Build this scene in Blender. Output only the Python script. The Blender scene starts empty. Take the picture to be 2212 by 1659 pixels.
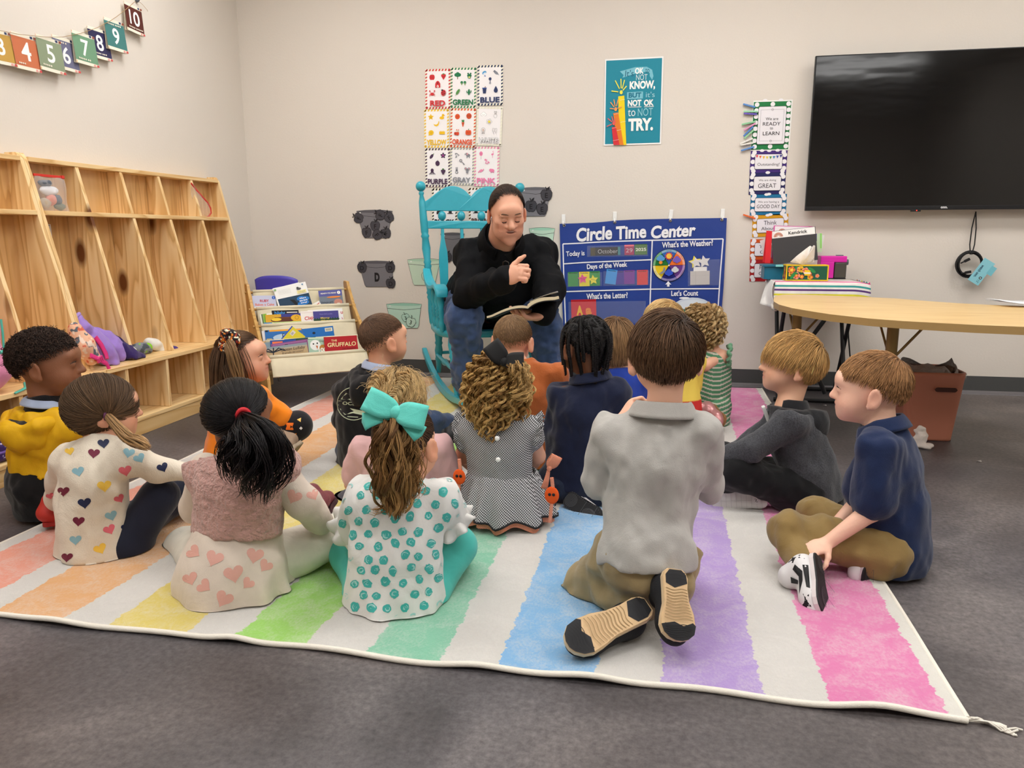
import bpy,bmesh,math,random
import numpy as np
from mathutils import Vector,Matrix
random.seed(7)
rng=np.random.default_rng(7)
sc=bpy.context.scene
COL=sc.collection
# ------------------------------------------------------------------ camera
IW,IH=2212,1659
FPX,TILT,YAW,ROLL,CAMZ=1650.6,0.19296,0.19447,-0.00252,0.90
_fw=np.array([-math.sin(YAW)*math.cos(TILT),math.cos(YAW)*math.cos(TILT),-math.sin(TILT)])
_rt=np.array([math.cos(YAW),math.sin(YAW),0.0])
_up=np.cross(_rt,_fw)
RT=_rt*math.cos(ROLL)+_up*math.sin(ROLL)
UP=-_rt*math.sin(ROLL)+_up*math.cos(ROLL)
FW=_fw
CAM=np.array([0.0,0.0,CAMZ])
camd=bpy.data.cameras.new('camera')
camd.sensor_width=36.0
camd.lens=FPX/IW*36.0
camd.clip_start=0.02
cam=bpy.data.objects.new('camera',camd)
COL.objects.link(cam)
cam.matrix_world=Matrix(((RT[0],UP[0],-FW[0],0),(RT[1],UP[1],-FW[1],0),(RT[2],UP[2],-FW[2],CAMZ),(0,0,0,1)))
sc.camera=cam
# ------------------------------------------------------------------ world, exposure
sc.view_settings.view_transform='Standard'
sc.view_settings.look='None'
sc.view_settings.gamma=1.0
sc.view_settings.exposure=0.40
world=bpy.data.worlds.new('world')
sc.world=world
world.use_nodes=True
world.node_tree.nodes['Background'].inputs[0].default_value=(0.9,0.92,1.0,1)
world.node_tree.nodes['Background'].inputs[1].default_value=0.3
LAMP_POWER=9.0
YW,XL=4.712,-2.678
XR,YF,ZC=3.4,-2.6,2.75
# ------------------------------------------------------------------ points on the room's planes seen along a pixel
def ray(x,y):
 return RT*((x-IW/2)/FPX)-UP*((y-IH/2)/FPX)+FW
def onY(x,y,Y):
 d=ray(x,y)
 return CAM+d*(Y/d[1])
def onX(x,y,X):
 d=ray(x,y)
 return CAM+d*(X/d[0])
def onZ(x,y,Z=0.0):
 d=ray(x,y)
 return CAM+d*((Z-CAMZ)/d[2])
 # ------------------------------------------------------------------ materials
def lin(c):
 if isinstance(c,str):
  c=tuple(int(c[i:i+2],16)/255 for i in(0,2,4))
 return tuple((v/12.92 if v<=0.04045 else((v+0.055)/1.055)**2.4)for v in c[:3])
def NN(nt,typ,**kw):
 n=nt.nodes.new(typ)
 for k,v in kw.items():
  if k.startswith('i_'):
   n.inputs[k[2:].replace('_',' ')].default_value=v
  else:
   setattr(n,k,v)
 return n
_M={}
def mat(name,col='808080',rough=0.6,spec=0.35,metal=0.0,bump=None,var=None,attr=False,sheen=0.0,trans=0.0,alpha=1.0,emit=0.0,coat=0.0,coord='Object',sss=0.0,crease=0.0):
 """Principled material: bump=(scale, distance[, stretch xyz]); var=(scale, amount) mottles the colour; attr: colour from the Col attribute."""
 if name in _M:
  return _M[name]
 m=bpy.data.materials.new(name)
 m.use_nodes=True
 nt=m.node_tree
 b=nt.nodes['Principled BSDF']
 L=nt.links.new
 c=lin(col)
 b.inputs['Base Color'].default_value=(*c,1)
 m.diffuse_color=(*c,1)
 b.inputs['Roughness'].default_value=rough
 b.inputs['Specular IOR Level'].default_value=spec
 b.inputs['Metallic'].default_value=metal
 if sheen:
  b.inputs['Sheen Weight'].default_value=sheen
  b.inputs['Sheen Roughness'].default_value=0.5
 if coat:
  b.inputs['Coat Weight'].default_value=coat
  b.inputs['Coat Roughness'].default_value=0.08
 if sss:
  b.inputs['Subsurface Weight'].default_value=sss
  b.inputs['Subsurface Radius'].default_value=(0.012,0.005,0.003)
  b.inputs['Subsurface Scale'].default_value=1.0
 if trans:
  b.inputs['Transmission Weight'].default_value=trans
 b.inputs['Alpha'].default_value=alpha
 if emit:
  b.inputs['Emission Color'].default_value=(*c,1)
  b.inputs['Emission Strength'].default_value=emit
 src=None
 if attr:
  a=NN(nt,'ShaderNodeAttribute',attribute_name='Col')
  src=a.outputs['Color']
  L(src,b.inputs['Base Color'])
 if bump or var:
  tc=NN(nt,'ShaderNodeTexCoord')
 if var:
  n=NN(nt,'ShaderNodeTexNoise')
  n.inputs['Scale'].default_value=var[0]
  n.inputs['Detail'].default_value=5
  L(tc.outputs[coord],n.inputs['Vector'])
  mr=NN(nt,'ShaderNodeMapRange')
  mr.inputs['From Min'].default_value=0.3
  mr.inputs['From Max'].default_value=0.7
  mr.inputs['To Min'].default_value=1-var[1]
  mr.inputs['To Max'].default_value=1+var[1]
  L(n.outputs['Fac'],mr.inputs['Value'])
  mx=NN(nt,'ShaderNodeMix',data_type='RGBA',blend_type='MULTIPLY')
  mx.inputs['Factor'].default_value=1
  if src is not None:
   L(src,mx.inputs[6])
  else:
   mx.inputs[6].default_value=(*c,1)
  L(mr.outputs[0],mx.inputs[7])
  L(mx.outputs[2],b.inputs['Base Color'])
 if bump:
  mp=NN(nt,'ShaderNodeMapping')
  mp.inputs['Scale'].default_value=bump[2]if len(bump)>2 else(1,1,1)
  L(tc.outputs[coord],mp.inputs['Vector'])
  n=NN(nt,'ShaderNodeTexNoise')
  n.inputs['Scale'].default_value=bump[0]
  n.inputs['Detail'].default_value=4
  L(mp.outputs[0],n.inputs['Vector'])
  bn=NN(nt,'ShaderNodeBump')
  bn.inputs['Strength'].default_value=1.0
  bn.inputs['Distance'].default_value=bump[1]
  L(n.outputs['Fac'],bn.inputs['Height'])
  if crease:
   n2=NN(nt,'ShaderNodeTexNoise')
   n2.inputs['Scale'].default_value=10
   n2.inputs['Detail'].default_value=3
   n2.inputs['Distortion'].default_value=1.1
   L(tc.outputs[coord],n2.inputs['Vector'])
   b2=NN(nt,'ShaderNodeBump')
   b2.inputs['Distance'].default_value=crease
   b2.inputs['Strength'].default_value=0.7
   L(n2.outputs['Fac'],b2.inputs['Height'])
   L(b2.outputs[0],bn.inputs['Normal'])
  L(bn.outputs[0],b.inputs['Normal'])
 _M[name]=m
 return m
def ink(col):
 """Flat printed colour on paper or card."""
 return mat('print_'+col,col,rough=0.55,spec=0.3)
 # ------------------------------------------------------------------ objects
def link(o,parent=None,label=None,cat=None,group=None,kind=None):
 COL.objects.link(o)
 if parent is not None:
  o.parent=parent
 return tag(o,label,cat,group,kind)
def tag(o,label=None,cat=None,group=None,kind=None):
 for k,v in(('label',label),('category',cat),('group',group),('kind',kind)):
  if v:
   o[k]=v
 return o
def thing(name,label,cat,group=None,loc=(0,0,0),kind=None):
 o=bpy.data.objects.new(name,None)
 o.empty_display_size=0.05
 o.location=tuple(float(v)for v in loc)
 return link(o,None,label,cat,group,kind)
def meshdata(name,V,F,mats,midx=None,smooth=False,col=None):
 me=bpy.data.meshes.new(name)
 if isinstance(F,np.ndarray):
  V=np.asarray(V,dtype=np.float32)
  n,k=F.shape
  me.vertices.add(len(V))
  me.vertices.foreach_set('co',V.ravel())
  me.loops.add(n*k)
  me.loops.foreach_set('vertex_index',F.astype(np.int32).ravel())
  me.polygons.add(n)
  me.polygons.foreach_set('loop_start',np.arange(0,n*k,k,dtype=np.int32))
  me.polygons.foreach_set('loop_total',np.full(n,k,dtype=np.int32))
 else:
  me.from_pydata([tuple(map(float,v))for v in V],[],F)
 for m in mats:
  me.materials.append(m)
 npoly=len(me.polygons)
 if midx is not None:
  me.polygons.foreach_set('material_index',np.asarray(midx,dtype=np.int32))
 if not isinstance(smooth,bool):
  me.polygons.foreach_set('use_smooth',np.asarray(smooth,dtype=bool))
 else:
  me.polygons.foreach_set('use_smooth',np.full(npoly,smooth,dtype=bool))
 if col is not None:
  a=me.color_attributes.new('Col','FLOAT_COLOR','POINT')
  cc=np.ones((len(V),4),dtype=np.float32)
  cc[:,:3]=col
  a.data.foreach_set('color',cc.ravel())
 me.update(calc_edges=True)
 me.validate()
 return me
def mobj(name,V,F,mats,parent=None,midx=None,smooth=False,col=None,**tags):
 if not isinstance(mats,(list,tuple)):
  mats=[mats]
 if parent is not None:
  off=world_loc(parent)
  V=np.asarray(V,dtype=float)-off
 o=bpy.data.objects.new(name,meshdata(name,V,F,mats,midx,smooth,col))
 return link(o,parent,**tags)
def world_loc(o):
 p=np.zeros(3)
 while o is not None:
  p+=np.array(o.location)
  o=o.parent
 return p
def rotm(rx=0,ry=0,rz=0):
 return np.array(Matrix.Rotation(rz,3,'Z')@Matrix.Rotation(ry,3,'Y')@Matrix.Rotation(rx,3,'X'))
def unit(v):
 v=np.asarray(v,dtype=float)
 return v/(np.linalg.norm(v)+1e-12)
class MB:
 """Collects shapes into one mesh."""
 def __init__(s):
  s.V,s.F,s.I,s.S=[],[],[],[]
 def add(s,V,F,mi=0,smooth=False):
  o=len(s.V)
  s.V.extend([np.asarray(v,dtype=float)for v in V])
  for f in F:
   s.F.append([o+i for i in f])
   s.I.append(mi)
   s.S.append(smooth)
  return s
 def box(s,c,d,R=None,mi=0,bev=0.0):
  c=np.asarray(c,float)
  h=np.asarray(d,float)/2
  R=np.eye(3)if R is None else R
  bev=min(bev,min(h)*0.8)
  if bev<=0:
   V=[c+R@(h*np.array([x,y,z]))for x in(-1,1)for y in(-1,1)for z in(-1,1)]
   F=[(0,1,3,2),(4,6,7,5),(0,4,5,1),(2,3,7,6),(0,2,6,4),(1,5,7,3)]
   return s.add(V,F,mi)
  bm=bmesh.new()
  bmesh.ops.create_cube(bm,size=1)
  for v in bm.verts:
   v.co=Vector((v.co.x*d[0],v.co.y*d[1],v.co.z*d[2]))
  bmesh.ops.bevel(bm,geom=list(bm.edges),offset=bev,segments=2,affect='EDGES',profile=0.7)
  return s.bm(bm,c,R,mi)
 def bm(s,bm,c=(0,0,0),R=None,mi=0,smooth=False):
  R=np.eye(3)if R is None else R
  bm.verts.index_update()
  V=[np.asarray(c)+R@np.array(v.co)for v in bm.verts]
  F=[[v.index for v in f.verts]for f in bm.faces]
  s.add(V,F,mi,smooth)
  bm.free()
  return s
 def prism(s,pts,z0,z1,fr=None,mi=0,smooth=False):
  """Extrude a 2-D outline (counter-clockwise) from z0 to z1; fr=(origin, ex, ey, ez)."""
  o,ex,ey,ez=fr if fr else(np.zeros(3),np.array([1.,0,0]),np.array([0,1.,0]),np.array([0,0,1.]))
  n=len(pts)
  V=[o+ex*p[0]+ey*p[1]+ez*z for z in(z0,z1)for p in pts]
  F=[list(range(n))[::-1],list(range(n,2*n))]
  s.add(V,F,mi)
  s.add(V,[(i,(i+1)%n,n+(i+1)%n,n+i)for i in range(n)],mi,smooth)
  return s
 def tube(s,path,r,n=10,mi=0,caps=True,flat=None,closed=False):
  """Tube along points; r a number or a list; flat=(axis vector, factor) squashes the section."""
  P=np.asarray(path,float)
  k=len(P)
  r=[r]*k if np.isscalar(r)else list(r)
  T=np.gradient(P,axis=0)
  if closed:
   T=np.roll(P,-1,0)-np.roll(P,1,0)
  T=T/(np.linalg.norm(T,axis=1,keepdims=True)+1e-12)
  ref=np.array([0,0,1.])if abs(T[0][2])<0.9 else np.array([1.,0,0])
  u=unit(np.cross(T[0],ref))
  V,F=[],[]
  for i in range(k):
   u=unit(u-T[i]*np.dot(u,T[i]))
   v=np.cross(T[i],u)
   for j in range(n):
    a=2*math.pi*j/n
    d=r[i]*(u*math.cos(a)+v*math.sin(a))
    if flat is not None:
     ax=unit(flat[0])
     d=d+ax*np.dot(d,ax)*(flat[1]-1)
    V.append(P[i]+d)
  m=k if closed else k-1
  for i in range(m):
   i2=(i+1)%k
   for j in range(n):
    F.append((i*n+j,i*n+(j+1)%n,i2*n+(j+1)%n,i2*n+j))
  s.add(V,F,mi,True)
  if caps and not closed:
   s.add(V[:n],[list(range(n))[::-1]],mi)
   s.add(V[-n:],[list(range(n))],mi)
  return s
 def lathe(s,prof,a,b,n=16,mi=0):
  """Turned shape between points a and b: prof = [(t along 0..1, radius)]."""
  a,b=np.asarray(a,float),np.asarray(b,float)
  return s.tube([a+(b-a)*t for t,_ in prof],[r for _,r in prof],n,mi)
 def ball(s,c,r,mi=0,n=14,R=None):
  r=np.array([r]*3)if np.isscalar(r)else np.asarray(r,float)
  R=np.eye(3)if R is None else R
  V,F=[],[]
  m=n//2+1
  for i in range(m+1):
   th=math.pi*i/m
   for j in range(n):
    ph=2*math.pi*j/n
    V.append(np.asarray(c)+R@(r*np.array([math.sin(th)*math.cos(ph),math.sin(th)*math.sin(ph),math.cos(th)])))
  for i in range(m):
   for j in range(n):
    F.append((i*n+j,(i+1)*n+j,(i+1)*n+(j+1)%n,i*n+(j+1)%n))
  return s.add(V,F,mi,True)
 def grid(s,fn,nu,nv,mi=0,smooth=True,closed_u=False):
  """Surface fn(u, v) -> point for u, v in 0..1."""
  V=[np.asarray(fn(i/nu,j/nv),float)for i in range(nu+(0 if closed_u else 1))for j in range(nv+1)]
  m=nv+1
  cnt=nu if closed_u else nu+1
  F=[(i*m+j,((i+1)%cnt)*m+j,((i+1)%cnt)*m+j+1,i*m+j+1)for i in range(nu)for j in range(nv)]
  return s.add(V,F,mi,smooth)
 def build(s,name,mats,parent=None,solid=0.0,bevel=0.0,subsurf=0,**tags):
  o=mobj(name,s.V,s.F,mats,parent,s.I,s.S,**tags)
  if solid:
   md=o.modifiers.new('solid','SOLIDIFY')
   md.thickness=solid
   md.offset=0
  if bevel:
   md=o.modifiers.new('bevel','BEVEL')
   md.width=bevel
   md.segments=2
   md.limit_method='ANGLE'
  if subsurf:
   md=o.modifiers.new('sub','SUBSURF')
   md.levels=md.render_levels=subsurf
  return o
  # ------------------------------------------------------------------ flat printed matter
_TX={}
def text_geo(s,bold=0.0,shear=0.0):
 key=(s,bold,shear)
 if key not in _TX:
  cu=bpy.data.curves.new('writing','FONT')
  cu.body=s
  cu.size=1.0
  cu.dimensions='2D'
  cu.fill_mode='FRONT'
  cu.offset=bold
  cu.shear=shear
  cu.resolution_u=4
  cu.align_x='CENTER'
  o=bpy.data.objects.new('writing',cu)
  COL.objects.link(o)
  dg=bpy.context.evaluated_depsgraph_get()
  dg.update()
  me=bpy.data.meshes.new_from_object(o.evaluated_get(dg))
  V=np.array([v.co[:2]for v in me.vertices])if len(me.vertices)else np.zeros((0,2))
  F=[list(p.vertices)for p in me.polygons]
  bpy.data.objects.remove(o)
  bpy.data.curves.remove(cu)
  bpy.data.meshes.remove(me)
  if len(V):
   V=V-(V.max(0)+V.min(0))/2
  _TX[key]=(V,F)
 return _TX[key]
class Art:
 """Printed shapes on a flat sheet: (u, v) in metres from the sheet's centre, each layer a hair above the last."""
 def __init__(s,eps=0.00035):
  s.V,s.F,s.I,s.mats,s.z,s.eps=[],[],[],[],0,eps
 def m(s,col):
  mt=ink(col)if isinstance(col,str)else col
  if mt not in s.mats:
   s.mats.append(mt)
  return s.mats.index(mt)
 def poly(s,pts,col,dz=1):
  s.z+=dz
  o=len(s.V)
  s.V.extend((p[0],p[1],(s.z+(0 if dz else.5))*s.eps)for p in pts)
  n=len(pts)
  a=sum(pts[i][0]*pts[(i+1)%n][1]-pts[(i+1)%n][0]*pts[i][1]for i in range(n))
  f=list(range(o,o+n))
  s.F.append(f if a>0 else f[::-1])
  s.I.append(s.m(col))
  return s
 def rect(s,u,v,w,h,col,rot=0.0,dz=1,r=0.0):
  if r:
   pts=[]
   for cx,cy,a0 in((w/2-r,h/2-r,0),(-w/2+r,h/2-r,90),(-w/2+r,-h/2+r,180),(w/2-r,-h/2+r,270)):
    pts+=[(cx+r*math.cos(math.radians(a0+k*22.5)),cy+r*math.sin(math.radians(a0+k*22.5)))for k in range(5)]
  else:
   pts=[(-w/2,-h/2),(w/2,-h/2),(w/2,h/2),(-w/2,h/2)]
  c,sn=math.cos(rot),math.sin(rot)
  return s.poly([(u+p[0]*c-p[1]*sn,v+p[0]*sn+p[1]*c)for p in pts],col,dz)
 def ell(s,u,v,ru,rv=None,col='000000',rot=0.0,n=20,a0=0,a1=360,dz=1):
  rv=ru if rv is None else rv
  c,sn=math.cos(rot),math.sin(rot)
  k=n if a1-a0>=360 else n+1
  P=[(ru*math.cos(math.radians(a0+(a1-a0)*i/n)),rv*math.sin(math.radians(a0+(a1-a0)*i/n)))for i in range(k)]
  return s.poly([(u+p[0]*c-p[1]*sn,v+p[0]*sn+p[1]*c)for p in P],col,dz)
 def ring(s,u,v,r,w,col,a0=0,a1=360,n=24,sv=1.0):
  P=[(u+r*math.cos(math.radians(a0+(a1-a0)*i/n)),v+sv*r*math.sin(math.radians(a0+(a1-a0)*i/n)))for i in range(n+1)]
  return s.line(P,w,col)
 def line(s,pts,w,col):
  s.z+=1
  P=np.asarray(pts,float)
  T=np.gradient(P,axis=0)
  if np.allclose(P[0],P[-1]):
   T[0]=T[-1]=P[1]-P[-2]
  N=np.stack([-T[:,1],T[:,0]],1)
  N/=(np.linalg.norm(N,axis=1,keepdims=True)+1e-12)
  o=len(s.V)
  for p,nn in zip(P,N):
   s.V.append((*(p-nn*w/2),s.z*s.eps))
   s.V.append((*(p+nn*w/2),s.z*s.eps))
  mi=s.m(col)
  for i in range(len(P)-1):
   s.F.append([o+2*i,o+2*i+2,o+2*i+3,o+2*i+1])
   s.I.append(mi)
  return s
 def star(s,u,v,r,col,n=5,inner=0.45,rot=0.0,dz=1):
  P=[]
  for i in range(2*n):
   a=math.pi/2+math.pi*i/n+rot
   q=r if i%2==0 else r*inner
   P.append((u+q*math.cos(a),v+q*math.sin(a)))
  return s.poly(P,col,dz)
 def heart(s,u,v,r,col,rot=0.0,dz=1):
  return s.poly(heart_pts(u,v,r,rot),col,dz)
 def text(s,t,u,v,w=None,h=None,col='000000',bold=0.0,shear=0.0,rot=0.0):
  V,F=text_geo(t,bold,shear)
  if not len(V):
   return s
  ext=V.max(0)-V.min(0)
  if w and h:
   k=np.array([w/ext[0],h/ext[1]])
  else:
   k=(w/ext[0])if w else(h/ext[1])
  c,sn=math.cos(rot),math.sin(rot)
  Q=V*k
  s.z+=1
  o=len(s.V)
  s.V.extend((u+q[0]*c-q[1]*sn,v+q[0]*sn+q[1]*c,s.z*s.eps)for q in Q)
  mi=s.m(col)
  for f in F:
   s.F.append([o+i for i in f])
   s.I.append(mi)
  return s
 def into(s,fr,warp=None):
  """World points for frame (origin, eu, ev, en)."""
  o,eu,ev,en=fr
  W=[]
  for u,v,z in s.V:
   z2=z+(warp(u,v)if warp else 0)
   W.append(o+eu*u+ev*v+en*z2)
  return W
 def build(s,name,fr,parent=None,thick=0.0,back=None,edge='f4f2ee',warp=None,**tags):
  """A sheet: the printed layers plus, if thick, a body of outline back=(w, h) or points behind them."""
  V=s.into(fr,warp)
  F,I=list(s.F),list(s.I)
  if thick:
   o,eu,ev,en=fr
   pts=back
   if isinstance(back,tuple)and np.isscalar(back[0]):
    w,h=back
    pts=[(-w/2,-h/2),(w/2,-h/2),(w/2,h/2),(-w/2,h/2)]
   n=len(pts)
   b=len(V)
   for z in(-thick,0.0):
    V+=[o+eu*p[0]+ev*p[1]+en*z for p in pts]
   mi=s.m(edge)
   F+=[list(range(b,b+n))[::-1],list(range(b+n,b+2*n))]+[[b+i,b+(i+1)%n,b+n+(i+1)%n,b+n+i]for i in range(n)]
   I+=[mi]*(n+2)
  return mobj(name,V,F,s.mats,parent,I,**tags)
def heart_pts(u,v,r,rot=0.0,n=22):
 P=[]
 c,sn=math.cos(rot),math.sin(rot)
 for i in range(n):
  t=2*math.pi*i/n
  x=math.sin(t)**3
  y=(13*math.cos(t)-5*math.cos(2*t)-2*math.cos(3*t)-math.cos(4*t))/16+0.1
  P.append((u+r*(x*c-y*sn),v+r*(x*sn+y*c)))
 return P
def quad_frame(tl,tr,bl,gap=0.0,n=None):
 """Frame, width and height of a sheet from three of its corners in space; n is the way it faces."""
 tl,tr,bl=(np.asarray(p,float)for p in(tl,tr,bl))
 eu=unit(tr-tl)
 ev=unit((tl-bl)-eu*np.dot(tl-bl,eu))
 en=np.cross(eu,ev)
 w,h=np.linalg.norm(tr-tl),abs(np.dot(tl-bl,ev))
 c=(tr+bl)/2+en*gap
 return(c,eu,ev,en),w,h
def wall_sheet(p_tl,p_tr,p_bl,gap=0.003,Y=None):
 """A sheet on the back wall given by three corner pixels."""
 Y=YW-gap if Y is None else Y
 return quad_frame(onY(*p_tl,Y),onY(*p_tr,Y),onY(*p_bl,Y))
 # ------------------------------------------------------------------ the room
def paint_material(name,col):
 return mat(name,col,rough=0.75,spec=0.25,bump=(90,0.0006),var=(0.8,0.015))
def floor_material():
 m=bpy.data.materials.new('stained_concrete')
 m.use_nodes=True
 nt=m.node_tree
 L=nt.links.new
 b=nt.nodes['Principled BSDF']
 tc=NN(nt,'ShaderNodeTexCoord')
 big=NN(nt,'ShaderNodeTexNoise')
 big.inputs['Scale'].default_value=1.7
 big.inputs['Detail'].default_value=8
 big.inputs['Roughness'].default_value=0.62
 big.inputs['Distortion'].default_value=0.6
 L(tc.outputs['Object'],big.inputs['Vector'])
 cr=NN(nt,'ShaderNodeValToRGB')
 e=cr.color_ramp.elements
 e[0].position,e[0].color=0.30,(*lin('3c3939'),1)
 e[1].position,e[1].color=0.72,(*lin('75706d'),1)
 x=e.new(0.5)
 x.color=(*lin('545050'),1)
 L(big.outputs['Fac'],cr.inputs['Fac'])
 fine=NN(nt,'ShaderNodeTexNoise')
 fine.inputs['Scale'].default_value=70
 fine.inputs['Detail'].default_value=6
 fine.inputs['Roughness'].default_value=0.7
 L(tc.outputs['Object'],fine.inputs['Vector'])
 mr=NN(nt,'ShaderNodeMapRange')
 mr.inputs['From Min'].default_value=0.3
 mr.inputs['From Max'].default_value=0.75
 mr.inputs['To Min'].default_value=0.55
 mr.inputs['To Max'].default_value=1.6
 L(fine.outputs['Fac'],mr.inputs['Value'])
 mx=NN(nt,'ShaderNodeMix',data_type='RGBA',blend_type='MULTIPLY')
 mx.inputs['Factor'].default_value=1
 L(cr.outputs['Color'],mx.inputs[6])
 L(mr.outputs[0],mx.inputs[7])
 # a slight blue-grey and brown drift of the stain
 hue=NN(nt,'ShaderNodeTexNoise')
 hue.inputs['Scale'].default_value=0.8
 L(tc.outputs['Object'],hue.inputs['Vector'])
 cr2=NN(nt,'ShaderNodeValToRGB')
 cr2.color_ramp.elements[0].position,cr2.color_ramp.elements[0].color=0.35,(0.95,0.97,1.06,1)
 cr2.color_ramp.elements[1].position,cr2.color_ramp.elements[1].color=0.65,(1.07,0.98,0.93,1)
 L(hue.outputs['Fac'],cr2.inputs['Fac'])
 mx2=NN(nt,'ShaderNodeMix',data_type='RGBA',blend_type='MULTIPLY')
 mx2.inputs['Factor'].default_value=1
 L(mx.outputs[2],mx2.inputs[6])
 L(cr2.outputs['Color'],mx2.inputs[7])
 L(mx2.outputs[2],b.inputs['Base Color'])
 rr=NN(nt,'ShaderNodeMapRange')
 rr.inputs['To Min'].default_value=0.36
 rr.inputs['To Max'].default_value=0.56
 L(big.outputs['Fac'],rr.inputs['Value'])
 L(rr.outputs[0],b.inputs['Roughness'])
 b.inputs['Specular IOR Level'].default_value=0.45
 bn=NN(nt,'ShaderNodeBump')
 bn.inputs['Distance'].default_value=0.0012
 bn.inputs['Strength'].default_value=0.6
 L(fine.outputs['Fac'],bn.inputs['Height'])
 L(bn.outputs[0],b.inputs['Normal'])
 return m
WALLP=paint_material('beige_wall_paint','e0d8ce')
WALLL=WALLP
CEIL=paint_material('ceiling_tile','f0eee9')
def slab(name,c,d,m):
 MB().box(c,d).build(name,[m],kind='structure')
slab('floor',((XL+XR)/2,(YW+YF)/2,-0.05),(XR-XL+0.4,YW-YF+0.4,0.1),floor_material())
slab('ceiling',((XL+XR)/2,(YW+YF)/2,ZC+0.05),(XR-XL+0.4,YW-YF+0.4,0.1),CEIL)
slab('wall_back',((XL+XR)/2,YW+0.05,ZC/2),(XR-XL+0.2,0.1,ZC),WALLP)
slab('wall_left',(XL-0.05,(YW+YF)/2,ZC/2),(0.1,YW-YF,ZC),WALLL)
slab('wall_right',(XR+0.05,(YW+YF)/2,ZC/2),(0.1,YW-YF,ZC),WALLP)
slab('wall_front',((XL+XR)/2,YF-0.05,ZC/2),(XR-XL+0.2,0.1,ZC),WALLP)
BASEM=mat('grey_vinyl_base','4b4c4c',rough=0.45,spec=0.4)
BASET=mat('grey_vinyl_toe','6c686a',rough=0.4,spec=0.5)
def baseboard(name,a,b,n):
 a,b,n=(np.array(v,float)for v in(a,b,n))
 prof=[(0.0,0.103),(0.004,0.103),(0.005,0.02),(0.009,0.010),(0.020,0.004),(0.022,0.0),(0.0,0.0)]
 V=[p+n*o+np.array([0,0,z])for p in(a,b)for o,z in prof]
 k=len(prof)
 F=[(i,(i+1)%k,k+(i+1)%k,k+i)for i in range(k)]+[list(range(k)),list(range(k,2*k))[::-1]]
 mobj(name,V,F,[BASEM,BASET],midx=[0,0,1,1,1,1,0,0,0],kind='structure')
baseboard('baseboard_back',(XL,YW,0),(XR,YW,0),(0,-1,0))
baseboard('baseboard_left',(XL,YF,0),(XL,YW,0),(1,0,0))
# ceiling troffers, above and behind the camera's view
DIFF=mat('lamp_diffuser','fbfaf8',emit=LAMP_POWER)
HOUS=mat('lamp_housing','f2f2f0',rough=0.4)
for lx,ly,where in((-1.7,3.4,'over the bookrack corner'),(0.2,3.4,'over the blue wall chart'),(2.1,3.4,'over the kidney table'),(-1.7,1.55,'over the wooden cubbies'),(0.2,1.55,'over the middle of the rug'),(2.1,1.55,'over the bare floor by the far wall'),(-1.7,-0.3,'behind the photographer, toward the cubby wall'),(0.2,-0.3,'behind the photographer, mid room'),(2.1,-0.3,'behind the photographer, far corner')):
 t=thing('ceiling_light','white recessed ceiling troffer '+where,'ceiling light','ceiling troffers',(lx,ly,ZC))
 f=MB()
 for sx in(-1,1):
  f.box((lx,ly+sx*0.29,ZC-0.012),(1.2,0.03,0.024))
  f.box((lx+sx*0.585,ly,ZC-0.012),(0.03,0.55,0.024))
 f.build('frame',[HOUS],t)
 MB().box((lx,ly,ZC-0.008),(1.14,0.55,0.006)).build('diffuser',[DIFF],t)
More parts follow.
